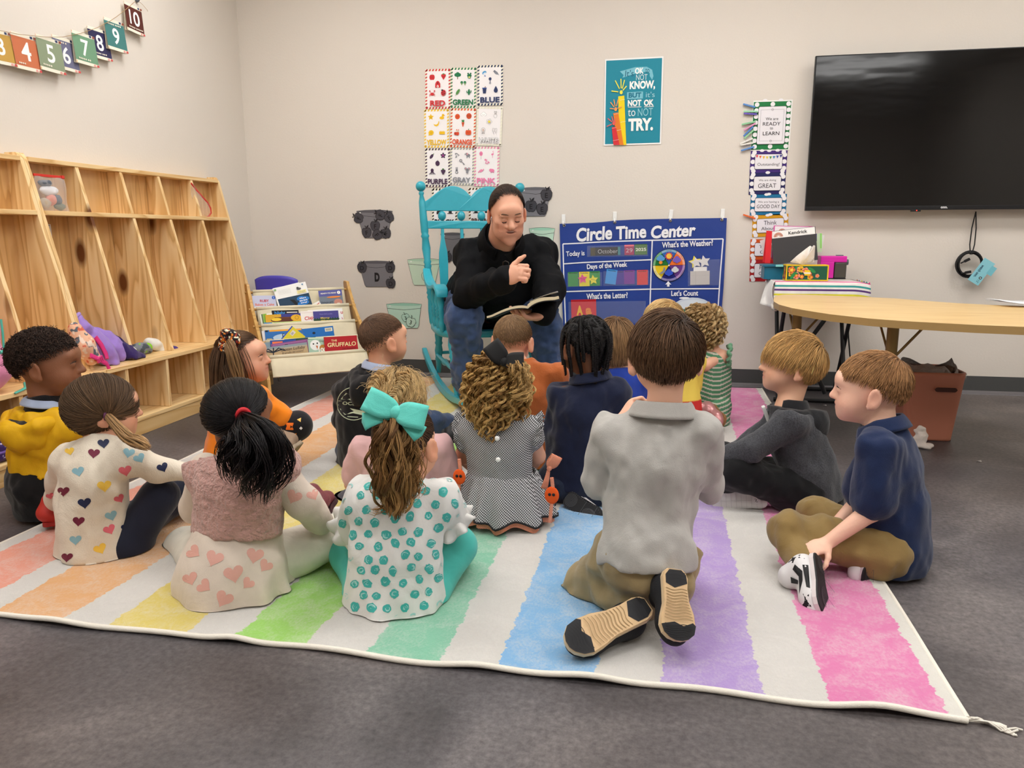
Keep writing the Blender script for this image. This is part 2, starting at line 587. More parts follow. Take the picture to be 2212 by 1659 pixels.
 # ------------------------------------------------------------------ the rug
RX0,RX1,RY0,RY1=-1.885,0.586,1.425,4.59
def rug_material():
 m=bpy.data.materials.new('rainbow_plush')
 m.use_nodes=True
 nt=m.node_tree
 L=nt.links.new
 b=nt.nodes['Principled BSDF']
 tc=NN(nt,'ShaderNodeTexCoord')
 # brushed, ragged borders between the colours
 mp=NN(nt,'ShaderNodeMapping')
 mp.inputs['Scale'].default_value=(7,24,7)
 L(tc.outputs['Object'],mp.inputs['Vector'])
 n1=NN(nt,'ShaderNodeTexNoise')
 n1.inputs['Scale'].default_value=1.0
 n1.inputs['Detail'].default_value=8
 n1.inputs['Roughness'].default_value=0.72
 L(mp.outputs[0],n1.inputs['Vector'])
 sx=NN(nt,'ShaderNodeSeparateXYZ')
 L(tc.outputs['Object'],sx.inputs[0])
 ma=NN(nt,'ShaderNodeMath',operation='MULTIPLY_ADD')
 L(n1.outputs['Fac'],ma.inputs[0])
 ma.inputs[1].default_value=0.055
 L(sx.outputs[0],ma.inputs[2])
 mr=NN(nt,'ShaderNodeMapRange')
 mr.inputs['From Min'].default_value=RX0+0.0275
 mr.inputs['From Max'].default_value=RX1+0.0275
 L(ma.outputs[0],mr.inputs['Value'])
 cr=NN(nt,'ShaderNodeValToRGB')
 cr.color_ramp.interpolation='CONSTANT'
 W='dcd8d2'
 st=[(RX0,W),(-1.845,'ee9a80'),(-1.645,W),(-1.56,'eaae6e'),(-1.36,W),(-1.245,'e6d166'),(-1.04,W),(-0.925,'9fdc5c'),(-0.755,W),(-0.608,'84ccaa'),(-0.444,W),(-0.316,'7db8e8'),(-0.112,W),(0.02,'b596d8'),(0.212,W),(0.342,'e87bb4'),(0.548,'e4e0d6')]
 els=cr.color_ramp.elements
 for i,(x,c)in enumerate(st):
  p=(x-RX0)/(RX1-RX0)
  e=els[i]if i<2 else els.new(p)
  e.position=p
  e.color=(*lin(c),1)
 L(mr.outputs[0],cr.inputs['Fac'])
 # pile: highlights painted into the colour as whitish flecks, large soft drifts
 pile=NN(nt,'ShaderNodeTexNoise')
 pile.inputs['Scale'].default_value=1.0
 pile.inputs['Detail'].default_value=6
 pile.inputs['Roughness'].default_value=0.7
 mp2=NN(nt,'ShaderNodeMapping')
 mp2.inputs['Scale'].default_value=(170,110,120)
 L(tc.outputs['Object'],mp2.inputs['Vector'])
 L(mp2.outputs[0],pile.inputs['Vector'])
 drift=NN(nt,'ShaderNodeTexNoise')
 drift.inputs['Scale'].default_value=11
 drift.inputs['Detail'].default_value=6
 drift.inputs['Distortion'].default_value=1.2
 L(tc.outputs['Object'],drift.inputs['Vector'])
 mul=NN(nt,'ShaderNodeMath',operation='MULTIPLY')
 L(pile.outputs['Fac'],mul.inputs[0])
 L(drift.outputs['Fac'],mul.inputs[1])
 mr2=NN(nt,'ShaderNodeMapRange')
 mr2.inputs['From Min'].default_value=0.2
 mr2.inputs['From Max'].default_value=0.46
 mr2.inputs['To Min'].default_value=0.0
 mr2.inputs['To Max'].default_value=0.5
 L(mul.outputs[0],mr2.inputs['Value'])
 mx=NN(nt,'ShaderNodeMix',data_type='RGBA')
 L(mr2.outputs[0],mx.inputs['Factor'])
 L(cr.outputs['Color'],mx.inputs[6])
 mx.inputs[7].default_value=(*lin('efebe4'),1)
 L(mx.outputs[2],b.inputs['Base Color'])
 b.inputs['Roughness'].default_value=0.9
 b.inputs['Specular IOR Level'].default_value=0.15
 b.inputs['Sheen Weight'].default_value=0.35
 add=NN(nt,'ShaderNodeMath',operation='MULTIPLY_ADD')
 L(drift.outputs['Fac'],add.inputs[0])
 add.inputs[1].default_value=1.6
 L(pile.outputs['Fac'],add.inputs[2])
 bn=NN(nt,'ShaderNodeBump')
 bn.inputs['Distance'].default_value=0.0055
 L(add.outputs[0],bn.inputs['Height'])
 L(bn.outputs[0],b.inputs['Normal'])
 return m
def rug_z(x,y):
 z=0.011+0.0025*math.sin(5.1*x+1.3*y)*math.sin(3.3*y-2.2*x)+0.0015*math.sin(17*x+9*y)
 e=max(0.0,1-(y-RY0)/0.10)
 for x0,w,a in((-0.92,0.05,0.010),(-0.12,0.08,0.014),(0.43,0.07,0.010),(-0.36,0.06,0.006),(-1.37,0.07,0.006)):
  z+=a*e*math.exp(-((x-x0)/w)**2)
 return z
def rug_edge(x):
 return RY0+0.005*math.sin(7*x+1)+0.004*math.sin(15*x)
rug=thing('rug','plush white rug with wide rainbow stripes and ragged colour borders','rug',loc=(0,0,0))
NX,NY=190,200
def rug_pt(u,v):
 x=RX0+(RX1-RX0)*u
 x+=(0.004*math.sin(v*14))*(1 if u in(0,1)else 0)
 y0=rug_edge(x)
 y=y0+(RY1-y0)*v
 return(x,y,rug_z(x,y))
mb=MB().grid(rug_pt,NX,NY)
mb.build('pile',[rug_material()],rug,solid=0.0)
BIND=mat('rug_binding','e4ded2',rough=0.9,spec=0.1,bump=(400,0.001))
mb=MB()
mb.tube([(x,rug_edge(x)-0.003,rug_z(x,RY0)-0.003)for x in np.linspace(RX0,RX1,120)],0.0065,8)
mb.tube([(RX1+0.002,y,rug_z(RX1,y)-0.003)for y in np.linspace(RY0,RY1,60)],0.006,6)
mb.tube([(RX0-0.002,y,rug_z(RX0,y)-0.003)for y in np.linspace(RY0,RY1,60)],0.006,6)
mb.build('binding',[BIND],rug)
mb=MB()
for k in range(5):
 p0=np.array([RX1+0.002,RY0-0.002,0.008])
 pts=[p0+np.array([0.085*t+0.004*math.sin(9*t+k),0.018*math.sin(5*t+k*0.5)*t-0.02*t*t,0.004*math.sin(12*t+k)-0.003*t])for t in np.linspace(0,0.7+0.08*k,10)]
 mb.tube(pts,0.0028-0.0002*k,5)
mb.build('loose_thread',[BIND],rug,label='frayed white thread tail')
# ------------------------------------------------------------------ numbers garland on the left wall
CARDS='numbered cards strung on the twine garland'
for num,tl,tr,bl,colr,lift in(('3',(-33,58),(22,72),(-25,134),'c39a48',.020),('4',(22,66),(77,82),(29,146),'c8724c',.023),('5',(74.7,71.5),(130,90),(83,149),'8b987c',.026),('6',(110,73),(161.5,90),(118,146),'6c6d88',.014),('7',(153,63),(202.5,80),(160,134),'70997a',.026),('8',(187,54),(231.6,69),(194,122),'302e54',.014),('9',(223,35),(266,51),(229,104),'437c7a',.024),('10',(266,1),(304,20),(271,64),'5a2a24',.020)):
 fr,w,h=quad_frame(onX(*tl,XL+lift),onX(*tr,XL+lift),onX(*bl,XL+lift))
 a=Art(0.0003)
 a.rect(0,0,w,h,'efe8d6')
 a.rect(0,0,w,h*0.80,colr)
 pal=['d9705a','e0a39a','c94f4f','e8b25e','6fa3a8','a9c4c0','2f3f66','8a4a3c']
 for k in range(8):
  u=-w*0.44+w*0.88*k/7
  for sg in(1,-1):
   pc=pal[(k+(3 if sg<0 else 0))%8]
   a.poly([(u-w*.045,sg*h*.49),(u+w*.045,sg*h*.49),(u+w*.045,sg*h*.445),(u+w*.03,sg*h*.42),(u-w*.03,sg*h*.42),(u-w*.045,sg*h*.445)],pc)
 a.text(num,0,h*0.03 if num not in '69' else-h*.03,None,h*0.52,'fbf8f2',bold=0.015)
 n=int(num)
 for k in range(n):
  x=-w*.36+w*.075*k+(w*.03 if k>4 else 0)
  a.ell(x,h*(.33 if num in '69' else-.33),w*.028,None,'efe8d6',n=10)
 a.build('number_card',fr,label='garland card reading '+num+' in white on '+{'3':'ochre','4':'terracotta','5':'sage grey','6':'slate lilac','7':'leaf green','8':'dark indigo','9':'teal','10':'dark maroon'}[num],cat='card',group=CARDS,thick=0.0006,back=(w,h),edge='efe8d6',warp=lambda u,v,w=w,h=h:0.012*(-v/h+0.1)+0.02*(u/w)**2)
tw=[(-60,60),(0,66),(40,74),(100,80),(135,80),(175,72),(210,60),(238,45),(252,36),(270,22),(292,3)]
MB().tube([onX(x,y,XL+0.034 if x<280 else XL+0.012)for x,y in tw],0.0012,6).build('garland_twine',[mat('jute','a98a62',rough=0.9)],label='thin jute twine holding the number cards',cat='string')
hk=thing('wall_hook','small grey hook holding the end of the twine','hook',loc=onX(293,1,XL))
p=onX(293,1,XL)
MB().ball(p+[0.008,0,0],0.010).tube([p+[0.006,0,0],p+[0.02,0,-.002],p+[0.024,0,.012]],0.003,6).build('knob',[mat('grey_plastic','5c636e',rough=0.4)],hk)
MB().tube([p+[.012,0,0],p+[.016,.03,-.012],p+[.018,.062,-.03],p+[.018,.065,-.036]],0.001,5).build('twine_tail',[mat('jute','a98a62')],hk)
# ------------------------------------------------------------------ nine colour posters
K='2b2528'
def icon(a,name,u,v,s,c):
 """Little generic drawings; s = half size."""
 E=lambda x,y,rx,ry=None,col=c,rot=0.0,**k:a.ell(u+x*s,v+y*s,rx*s,(rx if ry is None else ry)*s,col,rot,n=14,**k)
 P=lambda pts,col=c:a.poly([(u+x*s,v+y*s)for x,y in pts],col)
 Ln=lambda pts,w,col=c:a.line([(u+x*s,v+y*s)for x,y in pts],w*s,col)
 face=lambda x=0,y=0,k=1.0:(E(x-.25*k,y,.06,.08,K),E(x+.25*k,y,.06,.08,K),Ln([(x-.12*k,y-.15),(x,y-.22),(x+.12*k,y-.15)],.06,K))
 if name=='apple':
  E(-.3,-.05,.55,.8);E(.3,-.05,.55,.8);Ln([(0,.65),(.12,1)],.1,'4a7a3a');face()
 elif name=='berry':
  P([(0,-1),(-.75,.1),(-.7,.6),(0,.7),(.7,.6),(.75,.1)]);P([(-.5,.7),(0,.5),(.5,.7),(.1,.85),(0,1),(-.1,.85)],'3d8a46');face()
 elif name=='barn':
  P([(-.8,-1),(.8,-1),(.8,.1),(.5,.7),(0,1),(-.5,.7),(-.8,.1)]);E(0,.35,.18,.2,K);P([(-.3,-1),(.3,-1),(.3,-.3),(-.3,-.3)],'ffffff');Ln([(-.3,-1),(.3,-.3)],.1);Ln([(.3,-1),(-.3,-.3)],.1)
 elif name=='crab':
  E(0,-.2,.6,.45);[Ln([(sx*.5,-.2-k*.2),(sx*.95,-.3-k*.25)],.1)for sx in(-1,1)for k in range(3)];[(Ln([(sx*.5,.1),(sx*.75,.5)],.14),E(sx*.75,.7,.22))for sx in(-1,1)]
 elif name=='beetle':
  E(0,0,.75,.9,c,-.3);E(-.35,.75,.32,.26,K);Ln([(-.2,.7),(.2,-.8)],.06,K);[E(x,y,.15,col=K)for x,y in((-.4,.1),(.3,.3),(-.2,-.45),(.4,-.25))]
 elif name=='tree':
  P([(-.12,-1),(.12,-1),(.1,0),(-.1,0)],'8a5a3c');[E(x,y,.55,.5)for x,y in((-.5,.25),(.5,.25),(0,.55),(0,.1))]
 elif name=='frog':
  E(0,-.1,.7,.5);E(-.4,.5,.25);E(.4,.5,.25);E(-.4,.5,.1,col=K);E(.4,.5,.1,col=K);E(0,-.6,.5,.35);E(0,-.55,.3,.25,'e6e08a');Ln([(-.4,-.1),(0,-.25),(.4,-.1)],.08,K)
 elif name=='sprouts':
  [(E(x,.15,.4,.4),P([(x-.12,-.6),(x+.12,-.6),(x+.1,0),(x-.1,0)],'8cb45e'))for x in(-.5,.5)]
 elif name=='leaf':
  E(.1,.1,.4,.95,'5f9a52',-.6);Ln([(-.7,-1),(.6,.8)],.07,'35683a')
 elif name=='cactus':
  E(0,-.1,.32,.9);Ln([(0,-.2),(-.65,-.2),(-.65,.3)],.26);Ln([(0,-.1),(.65,-.1),(.65,.4)],.26)
 elif name=='whale':
  E(0,.2,.7,.5,'4a9ad0',.5);E(.1,-.05,.5,.3,'dfeaf4',.5);P([(.3,-.5),(.5,-1),(.1,-.8),(-.1,-1.0),(.1,-.5)],'2f62b0')
 elif name=='bird':
  E(0,0,.75,.4,'8a8f9a',-.6);E(-.45,.45,.3,.3,'6f7684');P([(-.75,.4),(-1,.3),(-.7,.25)],K);P([(.4,-.4),(1,-.8),(.7,-.3)],'6f7684')
 elif name=='rattle':
  E(0,.5,.45);Ln([(0,.1),(0,-.5)],.16);a.ring(u,v-.75*s,.22*s,.1*s,c)
 elif name=='bucket':
  P([(-.6,.5),(.6,.5),(.45,-1),(-.45,-1)]);P([(-.7,.65),(.7,.65),(.7,.4),(-.7,.4)],'2a4fa0');Ln([(.1,.6),(.35,1)],.22,'8a5a3c');face(0,-.2)
 elif name=='drop':
  P([(0,1),(-.45,.2),(-.65,-.3),(-.45,-.8),(0,-1),(.45,-.8),(.65,-.3),(.45,.2)]);face(0,-.3)
 elif name=='star':
  a.star(u,v,s,c,inner=.5);face(0,0)
 elif name=='duck':
  E(-.1,-.4,.75,.45);E(.3,.35,.42);P([(.65,.4),(1,.3),(.65,.2)],'e08030');E(.4,.45,.07,col=K)
 elif name=='banana':
  P([(-.95,.05),(-.6,-.55),(0,-.75),(.6,-.45),(.9,.3),(.85,.8),(.7,.8),(.55,.2),(.1,-.2),(-.5,-.2)])
 elif name=='lemon':
  E(0,0,.85,.75,c,.3);E(-.6,-.6,.25,.2,c,.7);face()
 elif name=='crown':
  P([(-.9,-.6),(.9,-.6),(.9,.4),(.68,.1),(.45,.5),(.22,.1),(0,.5),(-.22,.1),(-.45,.5),(-.68,.1),(-.9,.4)])
 elif name=='orange':
  E(0,-.1,.8);P([(0,.7),(.3,.9),(.1,.75)],'3d8a46');face()
 elif name=='ball':
  E(0,0,.85);Ln([(-.85,0),(.85,0)],.07,K);Ln([(0,-.85),(0,.85)],.07,K);Ln([(-.6,-.6),(-.35,0),(-.6,.6)],.07,K);Ln([(.6,-.6),(.35,0),(.6,.6)],.07,K)
 elif name=='carrot':
  P([(-.45,.3),(.45,.3),(.1,-1),(-.1,-1)]);[E(x,.7,.15,.4,'3d8a46',-x)for x in(-.25,0,.25)];face(0,.0,.7)
 elif name=='fox':
  E(.1,-.4,.55,.55,'d8482c');E(-.6,-.4,.35,.45,'c23a22');E(.15,.35,.5,.35,'f6ead8');P([(-.35,.45),(-.2,.95),(.1,.6)]);P([(.6,.45),(.5,.95),(.2,.6)]);face(.15,.3,.6)
 elif name=='pumpkin':
  [E(x,-.15,.42,.75)for x in(-.5,.5,0)];P([(-.1,.55),(.1,.55),(.3,.95),(.0,.9)],'3d8a46');face(0,-.1,1.3)
 elif name=='cloud':
  [a.ring(u+x*s,v+y*s,r*s,.06*s,'9a9a9a',n=14)for x,y,r in((-.5,0,.4),(.5,0,.4),(0,.25,.5))];[E(x,y,r,col='ffffff')for x,y,r in((-.5,0,.38),(.5,0,.38),(0,.25,.48),(0,-.1,.45))];face()
 elif name=='bear':
  a.ring(u,v-.4*s,.5*s,.06*s,'8a8a8a',sv=1.2,n=14);a.ring(u,v+.5*s,.36*s,.06*s,'8a8a8a',n=14);E(-.3,.85,.12,col='c8c8c8');E(.3,.85,.12,col='c8c8c8');face(0,.55,.6)
 elif name=='daisy':
  [a.ring(u+.55*s*math.cos(t),v+.55*s*math.sin(t),.34*s,.05*s,'9a9a9a',n=10)for t in[k*1.2566 for k in range(5)]];E(0,0,.34,col='f0dc3c')
 elif name=='sheep':
  a.ring(u,v+.2*s,.62*s,.07*s,'9a9a9a',n=12);E(0,.15,.3,.38,'f2d8cc');face(0,.2,.6);E(-.25,-.75,.1,.25,K);E(.25,-.75,.1,.25,K)
 elif name=='tooth':
  Ln([(-.6,.6),(0,.45),(.6,.6),(.65,.1),(.4,-.9),(.15,-.2),(-.15,-.2),(-.4,-.9),(-.65,.1),(-.6,.6)],.08,'8a8a8a');face(0,.2,.7)
 elif name=='eggplant':
  E(-.1,-.1,.45,.85,c,-.7);P([(.35,.45),(.6,.9),(.75,.75),(.65,.4)],'6a8a4a')
 elif name=='flower':
  [E(.5*math.cos(t),.5*math.sin(t),.38,.26,c,t)for t in[k*1.2566+.3 for k in range(5)]];E(0,0,.3,col='a83f8f')
 elif name=='plum':
  E(0,-.1,.7,.8);Ln([(0,.6),(.1,.95)],.08,K)
 elif name=='octopus':
  E(0,.5,.5,.55);[Ln([(x*.3,.1),(x*.6,-.4),(x*.95,-.35-.2*abs(x)),(x*1.0,-.8)],.13)for x in(-1,-.6,-.2,.2,.6,1)];face(0,.35,.7)
 elif name=='grapes':
  [E(x,y,.3)for x,y in((-.45,.2),(0,.3),(.45,.2),(-.25,-.2),(.25,-.2),(0,-.6))];P([(-.4,.5),(.4,.5),(.2,.9),(-.2,.9)],'4a7a3a')
 elif name=='dolphin':
  E(0,.2,.75,.42,c,-.5);E(.05,.05,.5,.25,'d8d8dc',-.5);P([(-.3,-.1),(-.6,-.9),(-.2,-.7),(.1,-.8),(-.05,-.2)]);P([(.6,0),(1,-.05),(.65,.25)])
 elif name=='elephant':
  E(.15,-.1,.7,.5);E(-.4,.35,.38);E(-.15,.35,.28,.36,'d8a0a8');Ln([(-.65,.3),(-.95,.0),(-1,.45)],.16);[P([(x,-.4),(x+.25,-.4),(x+.25,-.95),(x,-.95)])for x in(-.35,.45)]
 elif name=='key':
  a.ring(u-.45*s,v+.45*s,.38*s,.24*s,c,n=16);Ln([(-.15,.15),(.85,-.75)],.22);Ln([(.5,-.4),(.3,-.65)],.18);Ln([(.75,-.65),(.55,-.9)],.18)
 elif name=='rabbit':
  E(0,-.5,.5,.45);E(0,.1,.4,.35);E(-.2,.7,.13,.4,c,.1);E(.2,.7,.13,.4,c,-.1);E(0,-.55,.28,.3,'d8d8dc');face(0,.15,.7)
 elif name=='mouse':
  E(-.55,.55,.38,col=c);E(.55,.55,.38,col=c);E(-.55,.55,.22,col='e0a0a8');E(.55,.55,.22,col='e0a0a8');E(0,.2,.5,.42);E(0,-.5,.35,.5);face(0,.2,.7)
 elif name=='floss':
  E(0,.3,.55,.7);Ln([(0,-.4),(0,-1.4)],.07,'6a5a58');face(0,.3)
 elif name=='flamingo':
  E(0,0,.4,.28,c,.3);Ln([(.2,.1),(.35,.5),(.05,.75),(.2,1),(.4,.9)],.13);Ln([(0,-.2),(-.02,-1.1)],.05);Ln([(.12,-.2),(.15,-1.1)],.05)
 elif name=='snake':
  Ln([(-.4,.6),(.1,.6),(-.1,.1),(-.3,-.4),(.2,-.6),(.5,-.2),(.3,.1),(.7,-.1),(.9,-.4)],.26);E(-.4,.6,.28)
 elif name=='candy':
  E(0,0,.6,.42,c,.4);P([(-.5,-.2),(-1,-.2),(-.8,-.7)]);P([(.5,.2),(1,.2),(.8,.7)]);Ln([(-.2,.3),(.1,-.4)],.14,'f7c4d6')
 elif name=='pig':
  E(0,0,.7,.5);E(-.6,.15,.36);[P([(x,-.3),(x+.2,-.3),(x+.2,-.75),(x,-.75)])for x in(-.45,.35)];E(-.8,.1,.12,.1,'f3a6c4');P([(-.5,.4),(-.3,.75),(-.25,.35)])
 elif name=='umbrella':
  E(0,.3,.8,.5,K,a1=180);Ln([(0,.3),(0,-.6),(.2,-.75),(.3,-.55)],.07,K)
 elif name=='hat':
  P([(-.5,-.4),(.5,-.4),(.45,.5),(-.45,.5)],K);P([(-.9,-.55),(.9,-.55),(.9,-.35),(-.9,-.35)],K)
 elif name=='coal':
  P([(-.8,-.6),(.8,-.6),(.7,.3),(.2,.8),(-.4,.6),(-.8,.1)],K)
POST='colour word posters taped up in a block'
LAY5=((-.24,.30),(.24,.31),(0,.12),(-.23,-.11),(.24,-.10))
for word,c,edge,tl,tr,bl,ics in(('RED','d22d34','d22d34',(917.6,149.8),(972.2,148.4),(920,235.7),('apple','berry','barn','crab','beetle')),('GREEN','1f7a4c','2c7d52',(973.4,146.4),(1029,146),(973.2,233),('tree','frog','sprouts','leaf','cactus')),('BLUE','2a3a66','25365c',(1031.5,141.7),(1087,140),(1031,228.5),('whale','bird','rattle','bucket','drop')),('YELLOW','f2c21e','f0bf2a',(915.8,236.6),(969.5,235.7),(917,319),('star','duck','banana','lemon','crown')),('ORANGE','e0562a','e0562a',(972.6,234),(1027.4,234.8),(973,318),('orange','ball','carrot','fox','pumpkin')),('WHITE','fdfdfd','e9e6d6',(1029.7,230.3),(1085.8,231.2),(1028,314.4),('cloud','bear','daisy','sheep','tooth')),('PURPLE','4a3050','46304e',(917.6,320.7),(971.3,319.8),(920,404),('eggplant','flower','plum','octopus','grapes')),('GRAY','8a8b93','9a9ba2',(972.2,319),(1023.8,319.8),(973,399.4),('dolphin','elephant','key','rabbit','mouse')),('PINK','ee86b0','ea8db4',(1024.7,317),(1079,317),(1023.8,402),('floss','flamingo','snake','candy','pig')),('BLACK','1c1a1c','1c1a1c',(932.6,407),(987,407),(934,491),('umbrella','hat','coal','coal','hat')),('BROWN','5a3426','5a3426',(1012,406),(1068,405),(1013,489),('coal','coal','coal','hat','coal'))):
 fr,w,h=wall_sheet(tl,tr,bl,0.004 if word in('RED','BLUE','ORANGE','WHITE','PURPLE','PINK')else 0.0022)
 a=Art(0.00022)
 a.rect(0,0,w,h,'f0edda')
 bw=w*0.075
 nst=8
 for k in range(nst):
  x=-w/2+w*(k+.5)/nst
  for sg in(1,-1):
   y=sg*(h/2-bw/2)
   a.poly([(x-w*.045,y-bw/2),(x+w*.015,y-bw/2),(x+w*.045,y+bw/2),(x-w*.015,y+bw/2)],edge,dz=0)
 for k in range(12):
  y=-h/2+h*(k+.5)/12
  for sg in(1,-1):
   x=sg*(w/2-bw/2)
   a.poly([(x-bw/2,y-h*.028),(x+bw/2,y-h*.005),(x+bw/2,y+h*.03),(x-bw/2,y+h*.008)],edge,dz=0)
 a.rect(0,0,w-2*bw,h-2*bw,'f7f4f5')
 for nm,(px,py)in zip(ics,LAY5):
  icon(a,nm,px*w*.95,py*h,w*0.125,c)
 if word=='WHITE':
  a.text(word,0,-h*.36,w*.76,h*.135,'77757a',bold=0.035)
  a.text(word,0,-h*.36,w*.74,h*.122,'fbfafa',bold=0.005)
 else:
  a.text(word,0,-h*.36,w*min(.80,.16*len(word)+.12),h*.14,c,bold=0.035)
 a.build('color_poster',fr,label=('wall poster headed '+word+' with five small drawings')if word not in('BLACK','BROWN')else 'wall poster headed '+word+' seen through the rocking chair back',cat='poster',group=POST,thick=0.0004,back=(w,h),edge='f4f2ee')
 # ------------------------------------------------------------------ teal saying poster
fr,w,h=wall_sheet((1308,128),(1434.5,121.5),(1303,315),0.004)
_o=fr[0]
def UV(fr,x,y):
 p=onY(x,y,fr[0][1])
 return float(np.dot(p-fr[0],fr[1])),float(np.dot(p-fr[0],fr[2]))
def ptext(a,fr,t,x0,x1,y0,y1,col,**kw):
 """Writing that fills the pixel box."""
 ua,va=UV(fr,x0,(y0+y1)/2)
 ub,vb=UV(fr,x1,(y0+y1)/2)
 _,vt=UV(fr,(x0+x1)/2,y0)
 _,vl=UV(fr,(x0+x1)/2,y1)
 a.text(t,(ua+ub)/2,(vt+vl)/2,abs(ub-ua),abs(vt-vl),col,**kw)
a=Art(0.00022)
a.rect(0,0,w,h,'f3f4f2')
a.rect(0,0,w*.955,h*.965,'1f8aa0')
q=lambda x,y:UV(fr,1180+x/2.764,100+y/2.764)
T=lambda t,x0,x1,y0,y1,c,**k:ptext(a,fr,t,1180+x0/2.764,1180+x1/2.764,100+y0/2.764,100+y1/2.764,c,**k)
a.poly([q(*p)for p in((440,150),(530,125),(600,122),(632,140),(640,178),(632,200),(618,178),(618,160),(600,152),(540,160),(455,188),(462,172))],'7cc3d3')
T("It's",470,522,142,180,'1a5f78',shear=.1)
T('OK',530,582,128,165,'fbfbf8',bold=.04)
T('to',592,616,132,158,'1a5f78')
T('NOT',536,604,168,202,'cfe6ea')
T('KNOW,',498,650,206,262,'fbfbf8',bold=.045)
a.poly([q(*p)for p in((483,275),(578,270),(577,312),(482,316))],'7cc3d3')
T('BUT',492,568,277,307,'14708a',bold=.04)
T("it's",595,648,272,304,'9fd4de')
T('NOT',487,568,320,358,'fbfbf8',bold=.045)
T('OK',583,642,318,356,'fbfbf8',bold=.045)
a.line([q(488,364),q(568,362)],.003,'fbfbf8')
a.line([q(585,362),q(642,360)],.003,'fbfbf8')
T('to',488,532,378,418,'d9edf0')
T('NOT',547,636,370,416,'8fd0dc')
T('TRY.',490,638,430,505,'fbfbf8',bold=.05)
# three raised arms in stacked sleeves
for cl,sl,base,wr,tips,bands in(('f6ea4a','f4d81c',((436,590),(478,590)),((430,300),(466,295)),((412,205),(446,195),(468,202),(480,238),(390,268)),((440,323,470,318),(444,455,476,448))),('f2a05a','e8802a',((425,590),(462,590)),((400,400),(430,396)),((384,335),(404,318),(430,318),(452,362),(380,372)),((404,408,432,402),(420,505,448,498))),('e8605a','d8303a',((402,590),(438,590)),((392,485),(416,480)),((368,432),(392,420),(412,430),(418,450),(362,480)),((392,492,418,486),(398,565,434,558)))):
 a.poly([q(*base[0]),q(*base[1]),q(*wr[1]),q(*wr[0])],sl)
 cx,cy=(wr[0][0]+wr[1][0])/2,(wr[0][1]+wr[1][1])/2-22
 a.ell(*q(cx,cy),.0085,.011,cl)
 for tx,ty in tips:
  a.line([q(cx+(tx-cx)*.3,cy+(ty-cy)*.3),q(tx,ty)],.0052,cl)
 for x0,y0,x1,y1 in bands:
  a.line([q(x0,y0),q(x1,y1)],.0012,'f7f3ea')
a.build('saying_poster',fr,label="teal poster about not knowing and trying, with three raised hands",cat='poster',thick=0.0006,back=(w,h),edge='f4f2ee')
# ------------------------------------------------------------------ blue pocket chart
CY=YW-0.012
cfr,cw,ch0=quad_frame(onY(1209,483,CY),onY(1570,470.5,CY),onY(1209,700,CY))
BLUEF=mat('royal_blue_nylon','24408f',rough=0.42,spec=0.4,bump=(7,0.006),var=(4,0.05))
CU=lambda x,y:UV(cfr,x,y)
a=Art(0.0004)
top=[(1209,483.5),(1240,482.5),(1280,481),(1305,479),(1328,476.5),(1365,474.5),(1400,473.5),(1448,472.5),(1500,471.8),(1560,470.8),(1570,471)]
bot_l,bot_r=CU(1221,800),CU(1548,800)
outline=[bot_l,bot_r]+[CU(1563,620),CU(1568,520)]+[CU(*p)for p in top[::-1]]+[CU(1212,600)]
a.poly(outline,BLUEF)
WH='f2f2f6'
def cline(pts,wpx=2.6):
 a.line([CU(*p)for p in pts],wpx*0.00272,WH)
cline([(1216,527),(1250,525.5),(1290,523),(1340,521),(1409,519),(1480,517.5),(1562,516)])
cline([(1216,527),(1218,600),(1224,760)])
cline([(1562,516),(1556,590),(1545,760)])
cline([(1409,519),(1406,600),(1401,760)])
cline([(1217,570),(1260,567),(1310,565),(1407,561)])
cline([(1219,630),(1300,627.5),(1404,624.5)])
cline([(1404,624.5),(1480,623.8),(1554,623.5)])
CT=lambda t,x0,x1,y0,y1,**k:ptext(a,cfr,t,x0,x1,y0,y1,WH,**k)
CT('Circle',1245,1322,490,520,bold=.035,shear=.12,rot=.045)
CT('Time',1331,1396,487,516,bold=.035,shear=.05,rot=.035)
CT('Center',1406,1503,485,513,bold=.035,shear=.12,rot=.03)
CT('Today is',1223,1263,542,556,bold=.02,rot=.03)
CT('Days of the Week',1268,1355,568,582,bold=.025,rot=.04)
CT("What's the Letter?",1267,1356,632,645,bold=.025,rot=.02)
CT("What's the Weather?",1430,1540,520,533,bold=.025,rot=.02)
CT("Let's Count",1450,1508,627,639,bold=.025)
# weather wheel arrow and the printed dome below "Let's Count"
a.poly([CU(*p)for p in((1443.5,607),(1450,614.5),(1446,614),(1446,619),(1441,619),(1441,614),(1437,614.5))],WH)
a.ell(*CU(1495,667),.118,.068,'cfd9e4')
a.ell(*CU(1495,669),.112,.06,'dbe3ea')
a.ell(*CU(1478,643.5),.03,.006,'f2f4f6')
a.rect(*CU(1493,676),.18,.05,'3a7f68')
chart=thing('pocket_chart','royal blue circle time wall chart hung on white hooks','wall chart',loc=cfr[0])
a.build('chart_cloth',cfr,chart,thick=0.0012,back=outline,edge='1c3478')
mb=MB()
for gx,gy in((1218.5,487),(1328,480),(1448,476.5),(1559.5,474.5)):
 g=onY(gx,gy,CY-0.003)
 R=0.0068
 gob=MB().tube([g+[R*math.cos(t),0,R*math.sin(t)]for t in np.linspace(0,2*math.pi,17)[:-1]],0.0022,6,closed=True)
 gob.ball(g+[0,0.003,0],(0.006,0.001,0.006),1)
 gob.build('grommet',[mat('brass_ring','c9c2b4',rough=0.3,metal=0.9),mat('dark_hole','2a2a30')],chart)
CLEARP=mat('clear_vinyl','e8eef8',rough=0.18,spec=0.5,alpha=0.10)
